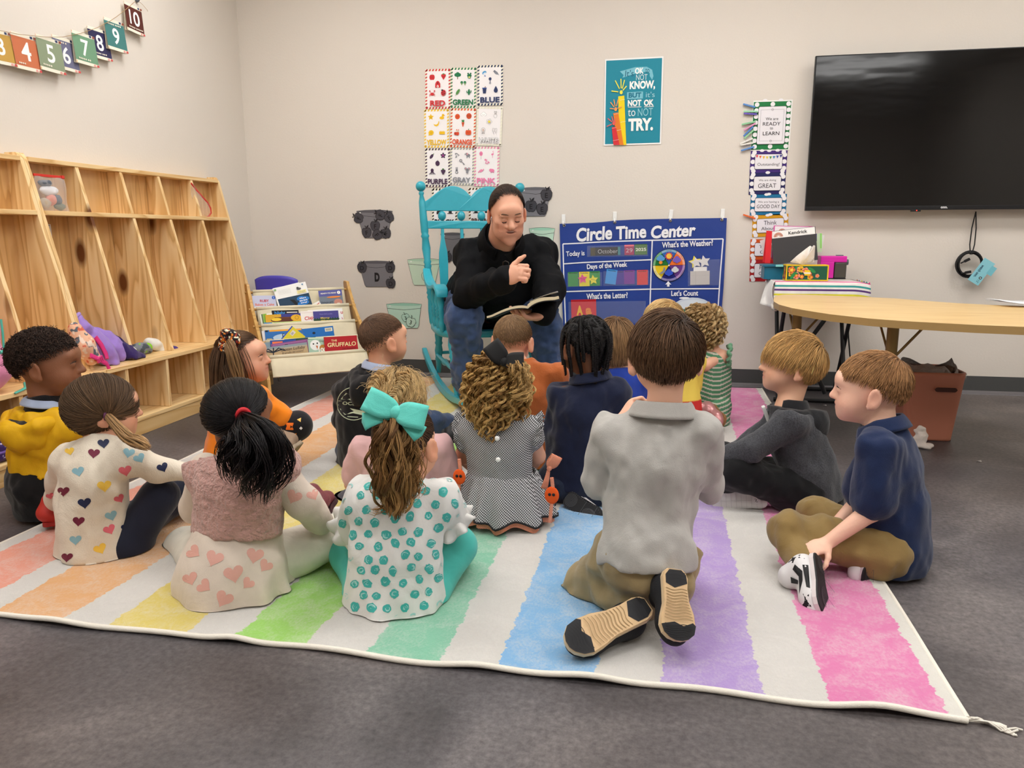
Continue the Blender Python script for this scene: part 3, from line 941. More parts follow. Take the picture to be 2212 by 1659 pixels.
for x0,x1,y0,y1 in((1268,1400,531,555),(1225,1301,590,620),(1303,1402,586,618),(1486,1555,562,618),(1228,1395,652,700)):
 p0,p1,p2,p3=(onY(x,y,CY-0.009)for x,y in((x0,y1),(x1,y1-2),(x1,y0-2),(x0,y0)))
 MB().add([p0,p1,p2,p3],[(0,1,2,3)]).build('clear_pocket',[CLEARP],chart)
for k,(x,y)in enumerate(((1217.5,482),(1328,476.5),(1448,472.5),(1560.5,471))):
 g=onY(x,y,YW)
 tilt=(0,0,.10,0)[k]
 R=rotm(0,tilt,0)
 h=thing('adhesive_hook','white adhesive hook '+('at the chart corner nearest the rocking chair','over the first word of the chart title','over the last word of the chart title','at the chart corner nearest the television')[k],'hook','adhesive hooks along the chart',g)
 MB().box(g+R@np.array([0,-.005,.024]),(.023,.01,.056),R,bev=.005).build('plate',[mat('white_plastic','f4f4f2',rough=.3)],h)
 MB().tube([g+R@np.array(v)for v in((0,-.010,.012),(0,-.02,.0),(0,-.026,-.014),(0,-.024,-.004))],.0035,6).build('prong',[mat('white_plastic')],h)
def card(name,label,cat,px,col,group=None,extra=None,rot=0.0,d=0.0025,thick=0.0008):
 """A card tucked in a chart pocket: px=(x0, x1, y0, y1)."""
 x0,x1,y0,y1=px
 fr,w,h=quad_frame(onY(x0,y0,CY-d),onY(x1,y0-(x1-x0)*.03,CY-d),onY(x0,y1,CY-d))
 c,s=math.cos(rot),math.sin(rot)
 fr=(fr[0],fr[1]*c+fr[2]*s,-fr[1]*s+fr[2]*c,fr[3])
 a=Art(0.00025)
 a.rect(0,0,w,h,col)
 if extra:
  extra(a,w,h)
 return a.build(name,fr,label=label,cat=cat,group=group,thick=thick,back=(w,h),edge=col)
def month(a,w,h):
 a.rect(w*.46,0,w*.08,h,'3f7f86')
 a.rect(-w*.42,0,w*.16,h,'4a4020')
 a.text('October',w*.08,0,w*.66,h*.5,'b4b2b0',rot=0)
card('month_card','dark card reading October in the today pocket','card',(1275.5,1340,535,552.5),'2c2220',extra=month)
card('date_card','raspberry card reading 29 beside the year card','card',(1349,1369.5,529,551),'a82c56',extra=lambda a,w,h:(a.text('29',0,-h*.05,w*.7,h*.4,'c9b0b8'),a.rect(0,h*.42,w,h*.16,'e8707e')),d=.004,thick=.004)
card('year_card','olive green card reading 2025','card',(1371,1398,528,550.5),'4f7436',extra=lambda a,w,h:a.text('2025',0,0,w*.84,h*.3,'e8e8d8',bold=.02),d=.0025)
DAYS='day of the week cards in the chart pockets'
for nm,px,col,rot in(('Monday',(1227,1249.5,588,619),'3f9142',0),('Tuesday',(1251,1273.5,587.5,618.5),'efd92e',0),('Wednesday',(1273.5,1296,586.5,617.5),'3d9440',0),('Thursday',(1308.5,1332,582.5,614),'3f95dc',-.15),('Friday',(1328,1349,585,614.5),'4c3294',0),('Saturday',(1348,1371,584,614),'7a2f94',0),('Sunday',(1376,1399.5,583.5,615.5),'d93a36',0)):
 card('day_card','small '+{'3f9142':'green','efd92e':'yellow','3d9440':'green','3f95dc':'sky blue','4c3294':'indigo','7a2f94':'purple','d93a36':'red'}[col]+' day card headed '+nm,'card',px,col,DAYS,lambda a,w,h,nm=nm:a.text(nm,0,h*.41,w*.8,h*.09,'1c2420',bold=.03),rot,.003 if nm in('Thursday','Saturday','Tuesday')else.0015)
for nm,x,y,col,lab in(('Yesterday',1258.5,602.5,'e8508c','pink star cut-out over the yellow day card'),('Today',1281.5,604.5,'f0e040','yellow star cut-out over the green day card')):
 p=onY(x,y,CY-.006)
 a=Art(.0003)
 a.star(0,0,.031,col,inner=.5,rot=.1)
 a.text(nm,0,0,.03,.006,'403040',rot=-.2)
 a.build('star_card',(p,cfr[1],cfr[2],cfr[3]),label=lab,cat='card',group='star markers on the day cards',thick=.0008,back=[(p_[0],p_[1])for p_ in[(r*math.cos(math.pi/2+math.pi*i/5+.1),r*math.sin(math.pi/2+math.pi*i/5+.1))for i in range(10)for r in[(.031 if i%2==0 else.0155)]]],edge=col)
 # spinner wheel
wc=onY(1445,573,CY-.005)
a=Art(.0003)
WR=.0935
a.ell(0,0,WR*1.03,None,'14161e',n=40)
for k,(c1,c2)in enumerate((('2f66b8','8fb4cf'),('1f7a34','7fb98a'),('f0cc1c','efe2a0'),('1c1f7c','8a84b8'),('6b3a8c','b18fc0'),('f4742a','f2ab90'))):
 a0=60+60*k
 pts=[(0,0)]+[(WR*math.cos(math.radians(a0+60*i/10)),WR*math.sin(math.radians(a0+60*i/10)))for i in range(11)]
 a.poly(pts,c2)
 a.poly([(p_[0]*.86,p_[1]*.86)for p_ in pts],c1)
for k in range(6):
 t=math.radians(60*k)
 a.line([(0,0),(WR*math.cos(t),WR*math.sin(t))],.0015,'14161e')
 t2=t+math.radians(30)
 a.text(('cloudy','sunny','partly','windy','rainy','snowy')[k],WR*.93*math.cos(t2),WR*.93*math.sin(t2),.03,.006,'20242c',rot=t2-math.pi/2)
a.star(0,WR*.58,.026,'ee4a2c',n=10,inner=.62)
a.ell(0,WR*.58,.015,None,'f6c94a')
for x,y,c,s in((.046,.03,'7a62c0',1),(-.048,.04,'5aa0d8',1),(.036,-.028,'d6d8dc',.9),(0,-.045,'2f52c8',1)):
 for dx,dy,r in((-.012,0,.012),(.012,0,.012),(0,.009,.014),(0,-.006,.012)):
  a.ell(x+dx*s,y+dy*s,r*s,None,c,n=12)
a.star(-.048,.018,.013,'f49a2c',n=9,inner=.6)
a.poly([(-.06,-.05),(-.035,-.03),(-.03,-.01),(-.022,-.012),(-.02,-.035),(-.035,-.048)],'8a8c92')
a.ell(0,0,.005,None,'f4e6d0',n=10)
a.build('weather_wheel',(wc,cfr[1],cfr[2],cfr[3]),label='round six-colour weather spinner on the blue chart',cat='spinner',thick=.003,back=[(WR*1.03*math.cos(t),WR*1.03*math.sin(t))for t in np.linspace(0,2*math.pi,41)[:-1]],edge='14161e')
card('blank_card','stack of plain grey cards in the weather pocket','card',(1491,1533,586,615.5),'c9c2bc',extra=lambda a,w,h:(a.rect(-w*.22,0,w*.02,h,'b5aea8'),a.rect(w*.02,h*.18,w,h*.01,'b5aea8')),d=.006,thick=.004)
card('blank_card','white card rising out of the weather pocket','card',(1498,1527,577,600),'efebe8',d=.003)
for x,y,col,lab in((1501.5,566,'f2e23a','yellow edged star card at the weather pocket'),(1521,565,'e2dedc','plain white star card at the weather pocket')):
 p=onY(x,y,CY-.0045-(.001 if col[0]=='e' else 0))
 a=Art(.0003)
 a.star(0,0,.038,col,inner=.5,rot=.2)
 if col[0]=='f':
  a.star(.006,-.003,.034,'e2dedc',inner=.5,rot=.2)
 a.build('star_card',(p,cfr[1],cfr[2],cfr[3]),label=lab,cat='card',group='star cards in the weather pocket')
card('letter_card','red letter card with a yellow A','card',(1234,1288,648,690),'d3202c',extra=lambda a,w,h:(a.text('A',-w*.16,-h*.05,w*.26,h*.5,'f2b81c',bold=.05),a.text('a',w*.2,-h*.1,w*.24,h*.34,'f08a2c',bold=.05),a.rect(0,h*.45,w,h*.06,'b5141f')),d=.006,thick=.006)
# ------------------------------------------------------------------ paper buckets with apples
BUCK='paper bucket cut-outs on the wall'
def paper_bucket(tlx,trx,yt,blx,brx,yb,col,dark,label,letter=None,d=0.003):
 c=onY((tlx+trx)/2,(yt+yb)/2,YW-d)
 fr=(c,np.array([1.,0,0]),np.array([0,0,1.]),np.array([0,-1.,0]))
 Q=lambda x,y:UV(fr,x,y)
 mid=(tlx+trx)/2
 pts=[Q(tlx,yt),Q(tlx+2,yt+8)]+[Q(blx,yb-5),Q(blx+3,yb),Q(brx-3,yb),Q(brx,yb-5)]+[Q(trx-2,yt+8),Q(trx,yt),Q(mid+(trx-mid)*.5,yt-2),Q(mid,yt-2.6),Q(mid-(mid-tlx)*.5,yt-2)]
 a=Art(.0002)
 a.poly(pts,col)
 a.ell(*Q(mid,yt+1),abs(Q(trx,yt)[0]-Q(tlx,yt)[0])*.49,.008,dark)
 a.line([Q(tlx+1.5,yt+9),Q(mid,yt+12.5),Q(trx-1.5,yt+9)],.0022,'2c2a2e')
 a.line([*pts,pts[0]],.0016,'3a383c')
 for x,y in((tlx+8,yt+4),(brx-7,yb-8)):
  a.ell(*Q(x,y),.005,None,'e8ece8',n=10)
 if letter:
  a.text(letter,*Q(mid+2,(yt+yb)/2+6),.034,.058,'1a181c',bold=.06)
 a.build('paper_bucket',fr,label=label,cat='paper cut-out',group=BUCK,thick=.0005,back=pts,edge=col)
def paper_apple(x,y,r,col,letter,label,group,rot=0.0,leaf=True,d=0.0055,ink_='141216'):
 c=onY(x,y,YW-d)
 fr=(c,np.array([math.cos(rot),0,math.sin(rot)]),np.array([-math.sin(rot),0,math.cos(rot)]),np.array([0,-1.,0]))
 r=r*4.8/FPX
 pts=[(r*px,r*py)for px,py in((0,.72),(.35,.9),(.75,.8),(1,.35),(.95,-.2),(.7,-.75),(.35,-1),(0,-.9),(-.35,-1),(-.7,-.75),(-.95,-.2),(-1,.35),(-.75,.8),(-.35,.9))]
 a=Art(.0002)
 a.poly(pts,col)
 a.line([*pts,pts[0]],r*.07,ink_)
 a.line([(0,r*.7),(-r*.06,r*1.1),(-r*.2,r*1.35)],r*.14,ink_)
 a.poly([(0,r*.85),(r*.15,r*1.2),(r*.6,r*1.45),(r*.5,r*1.0)],col if ink_!='141216' else '242227')
 a.text(letter,0,-r*.1,None,r*.85,ink_,bold=.01)
 a.build('paper_apple',fr,label=label,cat='paper cut-out',group=group,thick=.0004,back=pts,edge=col)
paper_bucket(770,848,456,785,838,514,'77757a','5c5a60','dark grey paper bucket covered in seven apples')
for(x,y),rt_,lb in zip(((774.5,471),(821.5,464.5),(840.5,469.5),(792,502),(810.5,488),(815,507),(834,504)),(1.3,1.2,.6,.1,0,-.9,.2),('tilted at the near rim corner','lying sideways at the middle of the rim','at the far rim corner','low by the bucket edge nearest the cubbies','upright in the middle of the bucket','turned over at the bucket bottom','low by the bucket edge nearest the rocking chair')):
 paper_apple(x,y,11,'46444a','F','dark paper apple lettered F '+lb,'apples on the upper dark grey bucket',rt_,d=.004+.0012*(1 if x in(821.5,815)else 0))
paper_bucket(774.5,851,566,788,848,619.5,'77757a','5c5a60','grey paper bucket with a large black D','D')
for x,y,lb in((782,578,'at the rim corner nearest the cubbies'),(843,578,'at the rim corner nearest the chair'),(844,612,'at the lower edge of the bucket')):
 paper_apple(x,y,11,'413f45','D','dark paper apple lettered D '+lb,'apples on the D bucket')
paper_bucket(1124,1190,407,1131,1180,467,'807e84','66646a','grey paper bucket beside the seated reader\'s head')
for x,y,lb in((1147,445,'nearest the reader'),(1171,451,'at the bucket bottom'),(1180.5,421,'at the rim')):
 paper_apple(x,y,12,'413f45','E','dark paper apple lettered E '+lb,'apples on the E bucket')
paper_bucket(951.5,1003,505,958,995,563,'77757a','5c5a60','grey paper bucket behind the rocking chair slats')
paper_apple(966,556,10.5,'3c3a40','C','dark paper apple lettered C behind the chair slats','apples on the C bucket')
GRN,GRD='bcdccb','9ccdb8'
paper_bucket(880,952,561,892,940,616,'c6dcc6','b0d2b8','pale green paper bucket tucked behind the rocking chair arm')
paper_apple(920,597,10,'c2dac4','2','pale green paper apple numbered 2','apples on the pale green buckets',ink_='3c4a44')
paper_bucket(834.5,911,657,845,904.5,709,GRN,GRD,'mint paper bucket lowest on the wall')
paper_apple(876,686,9,'b4d8c8','3','mint paper apple numbered 3 with a dark leaf','apples on the pale green buckets',.2,ink_='2c3a34')
paper_apple(887.5,695.5,11,'c0dccb','3','larger mint paper apple numbered 3 in front','apples on the pale green buckets',-.3,ink_='2c3a34',d=.0065)
paper_bucket(1143,1199,494,1150,1192,549,'c2dfca','a6d6bc','pale green paper bucket between the reader and the blue chart')
paper_apple(1191,538,9,'c0dccb','1','pale green paper apple beside the blue chart','apples on the pale green buckets',ink_='3c4a44')
# ------------------------------------------------------------------ polka dot clip chart and its pegs
q7=lambda x,y:(1560+x/3.19,180+y/3.19)
CLIP='polka dot behaviour signs in a column'
def dot_sign(tl,tr,bl,col,lines,label,inner=(.72,.6),big=False,nd=(3,3)):
 fr,w,h=wall_sheet(q7(*tl),q7(*tr),q7(*bl),0.0025+(0.001 if big else 0))
 a=Art(.00022)
 if big:
  a.rect(0,0,w,h,'f2f2ee')
  a.rect(-w*.01,-h*.005,w*.95,h*.955,col)
 else:
  a.rect(0,0,w,h,col)
 r=.0125
 for i in range(nd[0]):
  u=w*(-.40+.80*i/(nd[0]-1))
  for sg in(1,-1):
   a.ell(u,sg*h*(.5 if i%2 else.42),r,r if not i%2 else r*.6,'f1eff2',n=16)
 for j in range(nd[1]):
  v=h*(-.30+.60*j/(nd[1]-1))
  for sg in(1,-1):
   a.ell(sg*w*(.41 if big else.43),v,r,None,'f1eff2',n=16)
 iw,ih=w*inner[0],h*inner[1]
 a.rect(0,0,iw+.004,ih+.004,'55545c',r=.008)
 a.rect(0,0,iw,ih,'ece9ee',r=.008)
 if big:
  a.line([(-iw*.42,ih*.42),(iw*.42,ih*.42),(iw*.42,-ih*.42),(-iw*.42,-ih*.42),(-iw*.42,ih*.42)],.0012,'3c3a40')
  for sg in(1,-1):
   a.ring(0,sg*ih*.42,.005,.0014,'3c3a40',n=12)
 for t,v,ww,hh in lines:
  a.text(t,0,v*h,ww*w,hh*h,'2c2a30')
 if 'bunting' in label:
  for k in range(8):
   u=iw*(-.44+.88*k/7)
   dv=ih*(.46-.10*(1-(2*k/7-1)**2))
   a.poly([(u-iw*.05,dv),(u+iw*.05,dv),(u,dv-ih*.2)],('d8364a','e2703a','efb83a','e8d04a','5aa548','3a8ab8','3a56a8','3a3a88')[k])
 a.build('behavior_sign',fr,label=label,cat='sign',group=CLIP,thick=.0005,back=(w,h),edge='f2f2ee' if big else col)
dot_sign((215,120),(487,112),(195,465),'1f7a42',(('We are',.13,.32,.055),('READY',.03,.45,.07),('to',-.06,.08,.045),('LEARN',-.16,.42,.07)),'large green dotted sign reading We are READY to LEARN',(.70,.74),True,(5,6))
dot_sign((197,466),(450,462),(190,617),'44297a',(('Outstanding!',-.14,.6,.17),),'purple dotted sign with a rainbow bunting',(.74,.66))
dot_sign((190,617),(440,612),(182,768),'23225c',(('We are doing',.14,.48,.12),('GREAT',-.1,.5,.2)),'navy dotted sign reading We are doing GREAT',(.74,.62))
dot_sign((198,765),(447,762),(190,910),'176f9c',(('We are having a',.12,.58,.12),('GOOD DAY',-.08,.64,.17)),'blue dotted sign reading We are having a GOOD DAY',(.74,.62))
dot_sign((210,910),(458,898),(205,1060),'d99c16',(('Think',.13,.36,.19),('About It',-.13,.5,.15)),'yellow dotted sign beginning Think',(.74,.62))
dot_sign((195,1075),(445,1072),(190,1215),'cf5416',(('Teacher',.14,.5,.15),('Choice',-.13,.45,.15)),'orange dotted sign half hidden by red folder',(.74,.62))
dot_sign((190,1217),(440,1213),(190,1365),'b01c22',(('Parent',.14,.46,.16),('Contact',-.13,.5,.16)),'dark red dotted sign lowest in the column',(.74,.62))
PEG='wooden pegs clipped on the signs'
for k,(x1,y1,x2,y2,col,lb)in enumerate(((145,143,227,165,'5f92d4','blue peg topmost on the green sign'),(148,194,245,196,'9ed8b0','mint green peg just under the top blue one'),(150,208,238,214,'6f5cc0','violet peg under a mint one'),(135,284,230,264,'8fd0a0','mint peg sloping up at mid sign'),(150,323,230,276,'e39ac4','pink peg on the green sign'),(148,364,213,299,'4f86cc','blue peg pointing steeply up'),(152,380,217,322,'96d4a4','mint peg pointing steeply up beside the blue'),(122,417,210,380,'f0eee8','white peg sloping up'),(125,426,214,410,'eceae2','white peg lying nearly level'),(130,464,220,438,'5c90d4','lowest blue peg on the green sign'),(145,905,228,932,'e8682c','orange peg clipped on the yellow sign'))):
 A,B=onY(*q7(x1,y1),YW-.013),onY(*q7(x2,y2),YW-.009)
 ax=unit(B-A)
 Lp=np.linalg.norm(B-A)
 R=np.stack([ax,np.array([0,1.,0])-ax*ax[1],np.cross(ax,[0,1.,0])],1)
 R[:,1]=unit(R[:,1])
 t=thing('clothespin',lb,'clothespin',PEG,(A+B)/2)
 pm=mat('peg_'+col,col,rough=.6)
 for sg in(-1,1):
  MB().box((A+B)/2+R@np.array([0,0.0038*sg,0]),(Lp,.004,.0085),R@rotm(0,0,sg*.05),bev=.001).build('jaw',[pm],t)
 MB().tube([(A+B)/2+R@np.array([.004*math.cos(s_),.006*math.sin(s_*.5),.0045*math.sin(s_)])for s_ in np.linspace(0,12,30)],.0007,4).build('spring',[mat('steel_wire','b8b8bc',rough=.3,metal=1)],t)
 # ------------------------------------------------------------------ television
TY=4.632
tl_,bl_=onY(1763,120.5,TY),onY(1739,455.4,TY)
TX0,TZ0,TZ1=bl_[0],bl_[2],tl_[2]
TW=1.43
tvt=thing('television','large black wall-mounted flat television','television',loc=(TX0+TW/2,TY,TZ0))
cx,cz,th=TX0+TW/2,(TZ0+TZ1)/2,TZ1-TZ0
SCRM=mat('tv_glass','060607',rough=.10,spec=.5,bump=(1.5,.004,(.5,1,1.6)))
MB().box((cx,TY+.012,cz),(TW,.024,th),bev=.003).box((cx,TY+.045,cz),(TW*.82,.05,th*.7),bev=.015).build('housing',[mat('black_plastic','101012',rough=.4)],tvt)
MB().add([(TX0+.006,TY-.001,TZ0+.022),(TX0+TW-.006,TY-.001,TZ0+.022),(TX0+TW-.006,TY-.001,TZ1-.006),(TX0+.006,TY-.001,TZ1-.006)],[(0,1,2,3)]).build('screen',[SCRM],tvt)
MB().box((cx,TY-.001,TZ0+.011),(TW,.006,.021),bev=.002).build('bottom_bezel',[mat('satin_black','1a1a1d',rough=.35)],tvt)
a=Art(.0003)
a.text('onn.',0,0,.035,.0105,'d8d8da',bold=.04)
a.build('badge',(np.array([cx,TY-.0045,TZ0+.012]),np.array([1.,0,0]),np.array([0,0,1.]),np.array([0,-1.,0])),tvt)
p=onY(1977.5,455.5,TY)
MB().box((p[0],TY-.001,TZ0-.004),(.05,.012,.010),bev=.002).build('sensor_bar',[mat('satin_black')],tvt)
MB().ball((p[0]+.004,TY-.008,TZ0-.003),.0024).build('standby_lamp',[mat('red_led','ff3020',emit=4.0)],tvt,label='lit red standby lamp')
MB().box((cx,4.69,cz),(.5,.044,.42)).build('wall_mount',[mat('black_steel','1c1c1e',rough=.5)],tvt)
# ------------------------------------------------------------------ wood
def pine(name,light='f7d9a6',mid='edc78c',dark='cf9f5e',axis=2,knots=True):
 """Knotty pine with the grain along one world axis."""
 if name in _M:
  return _M[name]
 m=bpy.data.materials.new(name)
 m.use_nodes=True
 nt=m.node_tree
 L=nt.links.new
 b=nt.nodes['Principled BSDF']
 tc=NN(nt,'ShaderNodeTexCoord')
 gi=NN(nt,'ShaderNodeNewGeometry')
 mp=NN(nt,'ShaderNodeMapping')
 s=[9.0,9.0,9.0]
 s[axis]=0.75
 mp.inputs['Scale'].default_value=s
 L(gi.outputs['Position'],mp.inputs['Vector'])
 n=NN(nt,'ShaderNodeTexNoise')
 n.inputs['Scale'].default_value=1.0
 n.inputs['Detail'].default_value=2
 L(mp.outputs[0],n.inputs['Vector'])
 # rings: repeated bands of the slow noise
 mu=NN(nt,'ShaderNodeMath',operation='MULTIPLY')
 mu.inputs[1].default_value=9
 L(n.outputs['Fac'],mu.inputs[0])
 fr=NN(nt,'ShaderNodeMath',operation='FRACT')
 L(mu.outputs[0],fr.inputs[0])
 cr=NN(nt,'ShaderNodeValToRGB')
 e=cr.color_ramp.elements
 e[0].position,e[0].color=0.0,(*lin(light),1)
 e[1].position,e[1].color=1.0,(*lin(light),1)
 for p,c in((0.45,mid),(0.78,dark),(0.86,mid)):
  x=e.new(p)
  x.color=(*lin(c),1)
 L(fr.outputs[0],cr.inputs['Fac'])
 soft=NN(nt,'ShaderNodeMix',data_type='RGBA')
 soft.inputs['Factor'].default_value=0.8
 soft.inputs[6].default_value=(*lin(light),1)
 L(cr.outputs['Color'],soft.inputs[7])
 out=soft.outputs[2]
 if knots:
  mp2=NN(nt,'ShaderNodeMapping')
  s2=[5.5,5.5,5.5]
  s2[axis]=2.6
  mp2.inputs['Scale'].default_value=s2
  L(gi.outputs['Position'],mp2.inputs['Vector'])
  vo=NN(nt,'ShaderNodeTexVoronoi')
  vo.inputs['Scale'].default_value=1.0
  L(mp2.outputs[0],vo.inputs['Vector'])
  ck=NN(nt,'ShaderNodeValToRGB')
  k=ck.color_ramp.elements
  k[0].position,k[0].color=0.10,(1,1,1,1)
  k[1].position,k[1].color=0.20,(0,0,0,1)
  L(vo.outputs['Distance'],ck.inputs['Fac'])
  mk=NN(nt,'ShaderNodeMix',data_type='RGBA')
  L(ck.outputs['Color'],mk.inputs['Factor'])
  L(out,mk.inputs[6])
  mk.inputs[7].default_value=(*lin('6a3c1c'),1)
  out=mk.outputs[2]
 L(out,b.inputs['Base Color'])
 b.inputs['Roughness'].default_value=0.38
 b.inputs['Specular IOR Level'].default_value=0.45
 _M[name]=m
 return m
PV=pine('pine_vertical',axis=2)
PH=pine('pine_lengthwise',axis=1,light='f3d39c',knots=False)
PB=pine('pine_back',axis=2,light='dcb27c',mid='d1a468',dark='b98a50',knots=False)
def xf(z):
 return-2.605+0.285*(1.235-z)/1.235
def xz_prism(mb,pts,y0,y1,mi=0):
 """Outline in (x, z), extruded along y."""
 mb.prism(pts,-y1,-y0,(np.zeros(3),np.array([1.,0,0]),np.array([0,0,1.]),np.array([0,-1.,0])),mi)
def cubby(y0,y1,label,n=5,off=0.15):
 t=thing('cubby_unit',label,'cubby','pine cubby units along the wall',((XL+xf(.3))/2,(y0+y1)/2,0))
 xb=XL+0.008
 th=0.019
 side=[(xb,0),(-2.335,0),(-2.335,.335),(xf(.335)+.004,.337),(xf(1.21),1.21),(xf(1.235)-.012,1.237),(xb,1.237)]
 for y in(y0,y1-th):
  mb=MB()
  xz_prism(mb,side,y,y+th)
  mb.build('side_panel',[PV],t,bevel=.003)
 ya,yb,L=y0+th,y1-th,y1-y0-2*th
 ym=(ya+yb)/2
 def board(name,x1,z0,z1,m,bev=.002):
  MB().box(((xb+.006+x1)/2,ym,(z0+z1)/2),(x1-xb-.006,L-.001,z1-z0)).build(name,[m],t,bevel=bev)
 MB().box((xb+.003,ym,.62),(.005,L,1.2)).build('back_panel',[PB],t)
 board('top_board',xf(1.215)+.006,1.203,1.222,PH)
 board('upper_shelf',xf(.995)+.006,.985,1.004,PH)
 board('bench_board',-2.329,.316,.335,PH)
 board('lower_shelf',-2.329,.064,.083,PH)
 MB().box((-2.341,ym,.032),(.018,L-.001,.062)).build('plinth',[pine('pine_plinth',axis=1,light='e6c48c',mid='dab276',knots=True)],t)
 for k in range(1,n):
  y=y0+(y1-y0)*k/n
  for za,zb in((.336,.984),(1.005,1.202)):
   mb=MB()
   xz_prism(mb,[(xb+.007,za),(xf(za)+.001,za),(xf(zb)+.001,zb),(xb+.007,zb)],y-th/2,y+th/2)
   mb.build('divider',[PV],t,bevel=.0015)
 for k in range(n):
  y=y0+off+.285*k
  if y<y1-.08:
   MB().box(((xb+.007-2.336)/2,y,.1995),(-2.336-xb-.007,th,.232)).build('divider',[PV],t,bevel=.0015)
 return t
cubby(2.815,4.25,'tall pine cubby unit whose end panel stands beside the book rack')
cubby(1.378,2.813,'pine cubby unit cut by the picture edge, holding the pink backpack')
# ------------------------------------------------------------------ small solids from distance fields (also used for people)
def _lat(seed):
 r=np.random.default_rng(seed)
 return r.random((24,24,24)).astype(np.float32)
_LATS={}
def vnoise(X,Y,Z,scale,seed=0):
 """Smooth value noise in -1..1 at points (arrays), wavelength about `scale` (number or xyz)."""
 if seed not in _LATS:
  _LATS[seed]=_lat(seed)
 G=_LATS[seed]
 sx,sy,sz=(scale,)*3 if np.isscalar(scale)else scale
 out=0
 fx,fy,fz=X/sx,Y/sy,Z/sz
 ix,iy,iz=np.floor(fx).astype(int),np.floor(fy).astype(int),np.floor(fz).astype(int)
 dx,dy,dz=fx-ix,fy-iy,fz-iz
 dx,dy,dz=dx*dx*(3-2*dx),dy*dy*(3-2*dy),dz*dz*(3-2*dz)
 for a in(0,1):
  for b in(0,1):
   for c in(0,1):
    w=(dx if a else 1-dx)*(dy if b else 1-dy)*(dz if c else 1-dz)
    out=out+w*G[(ix+a)%24,(iy+b)%24,(iz+c)%24]
 return out*2-1
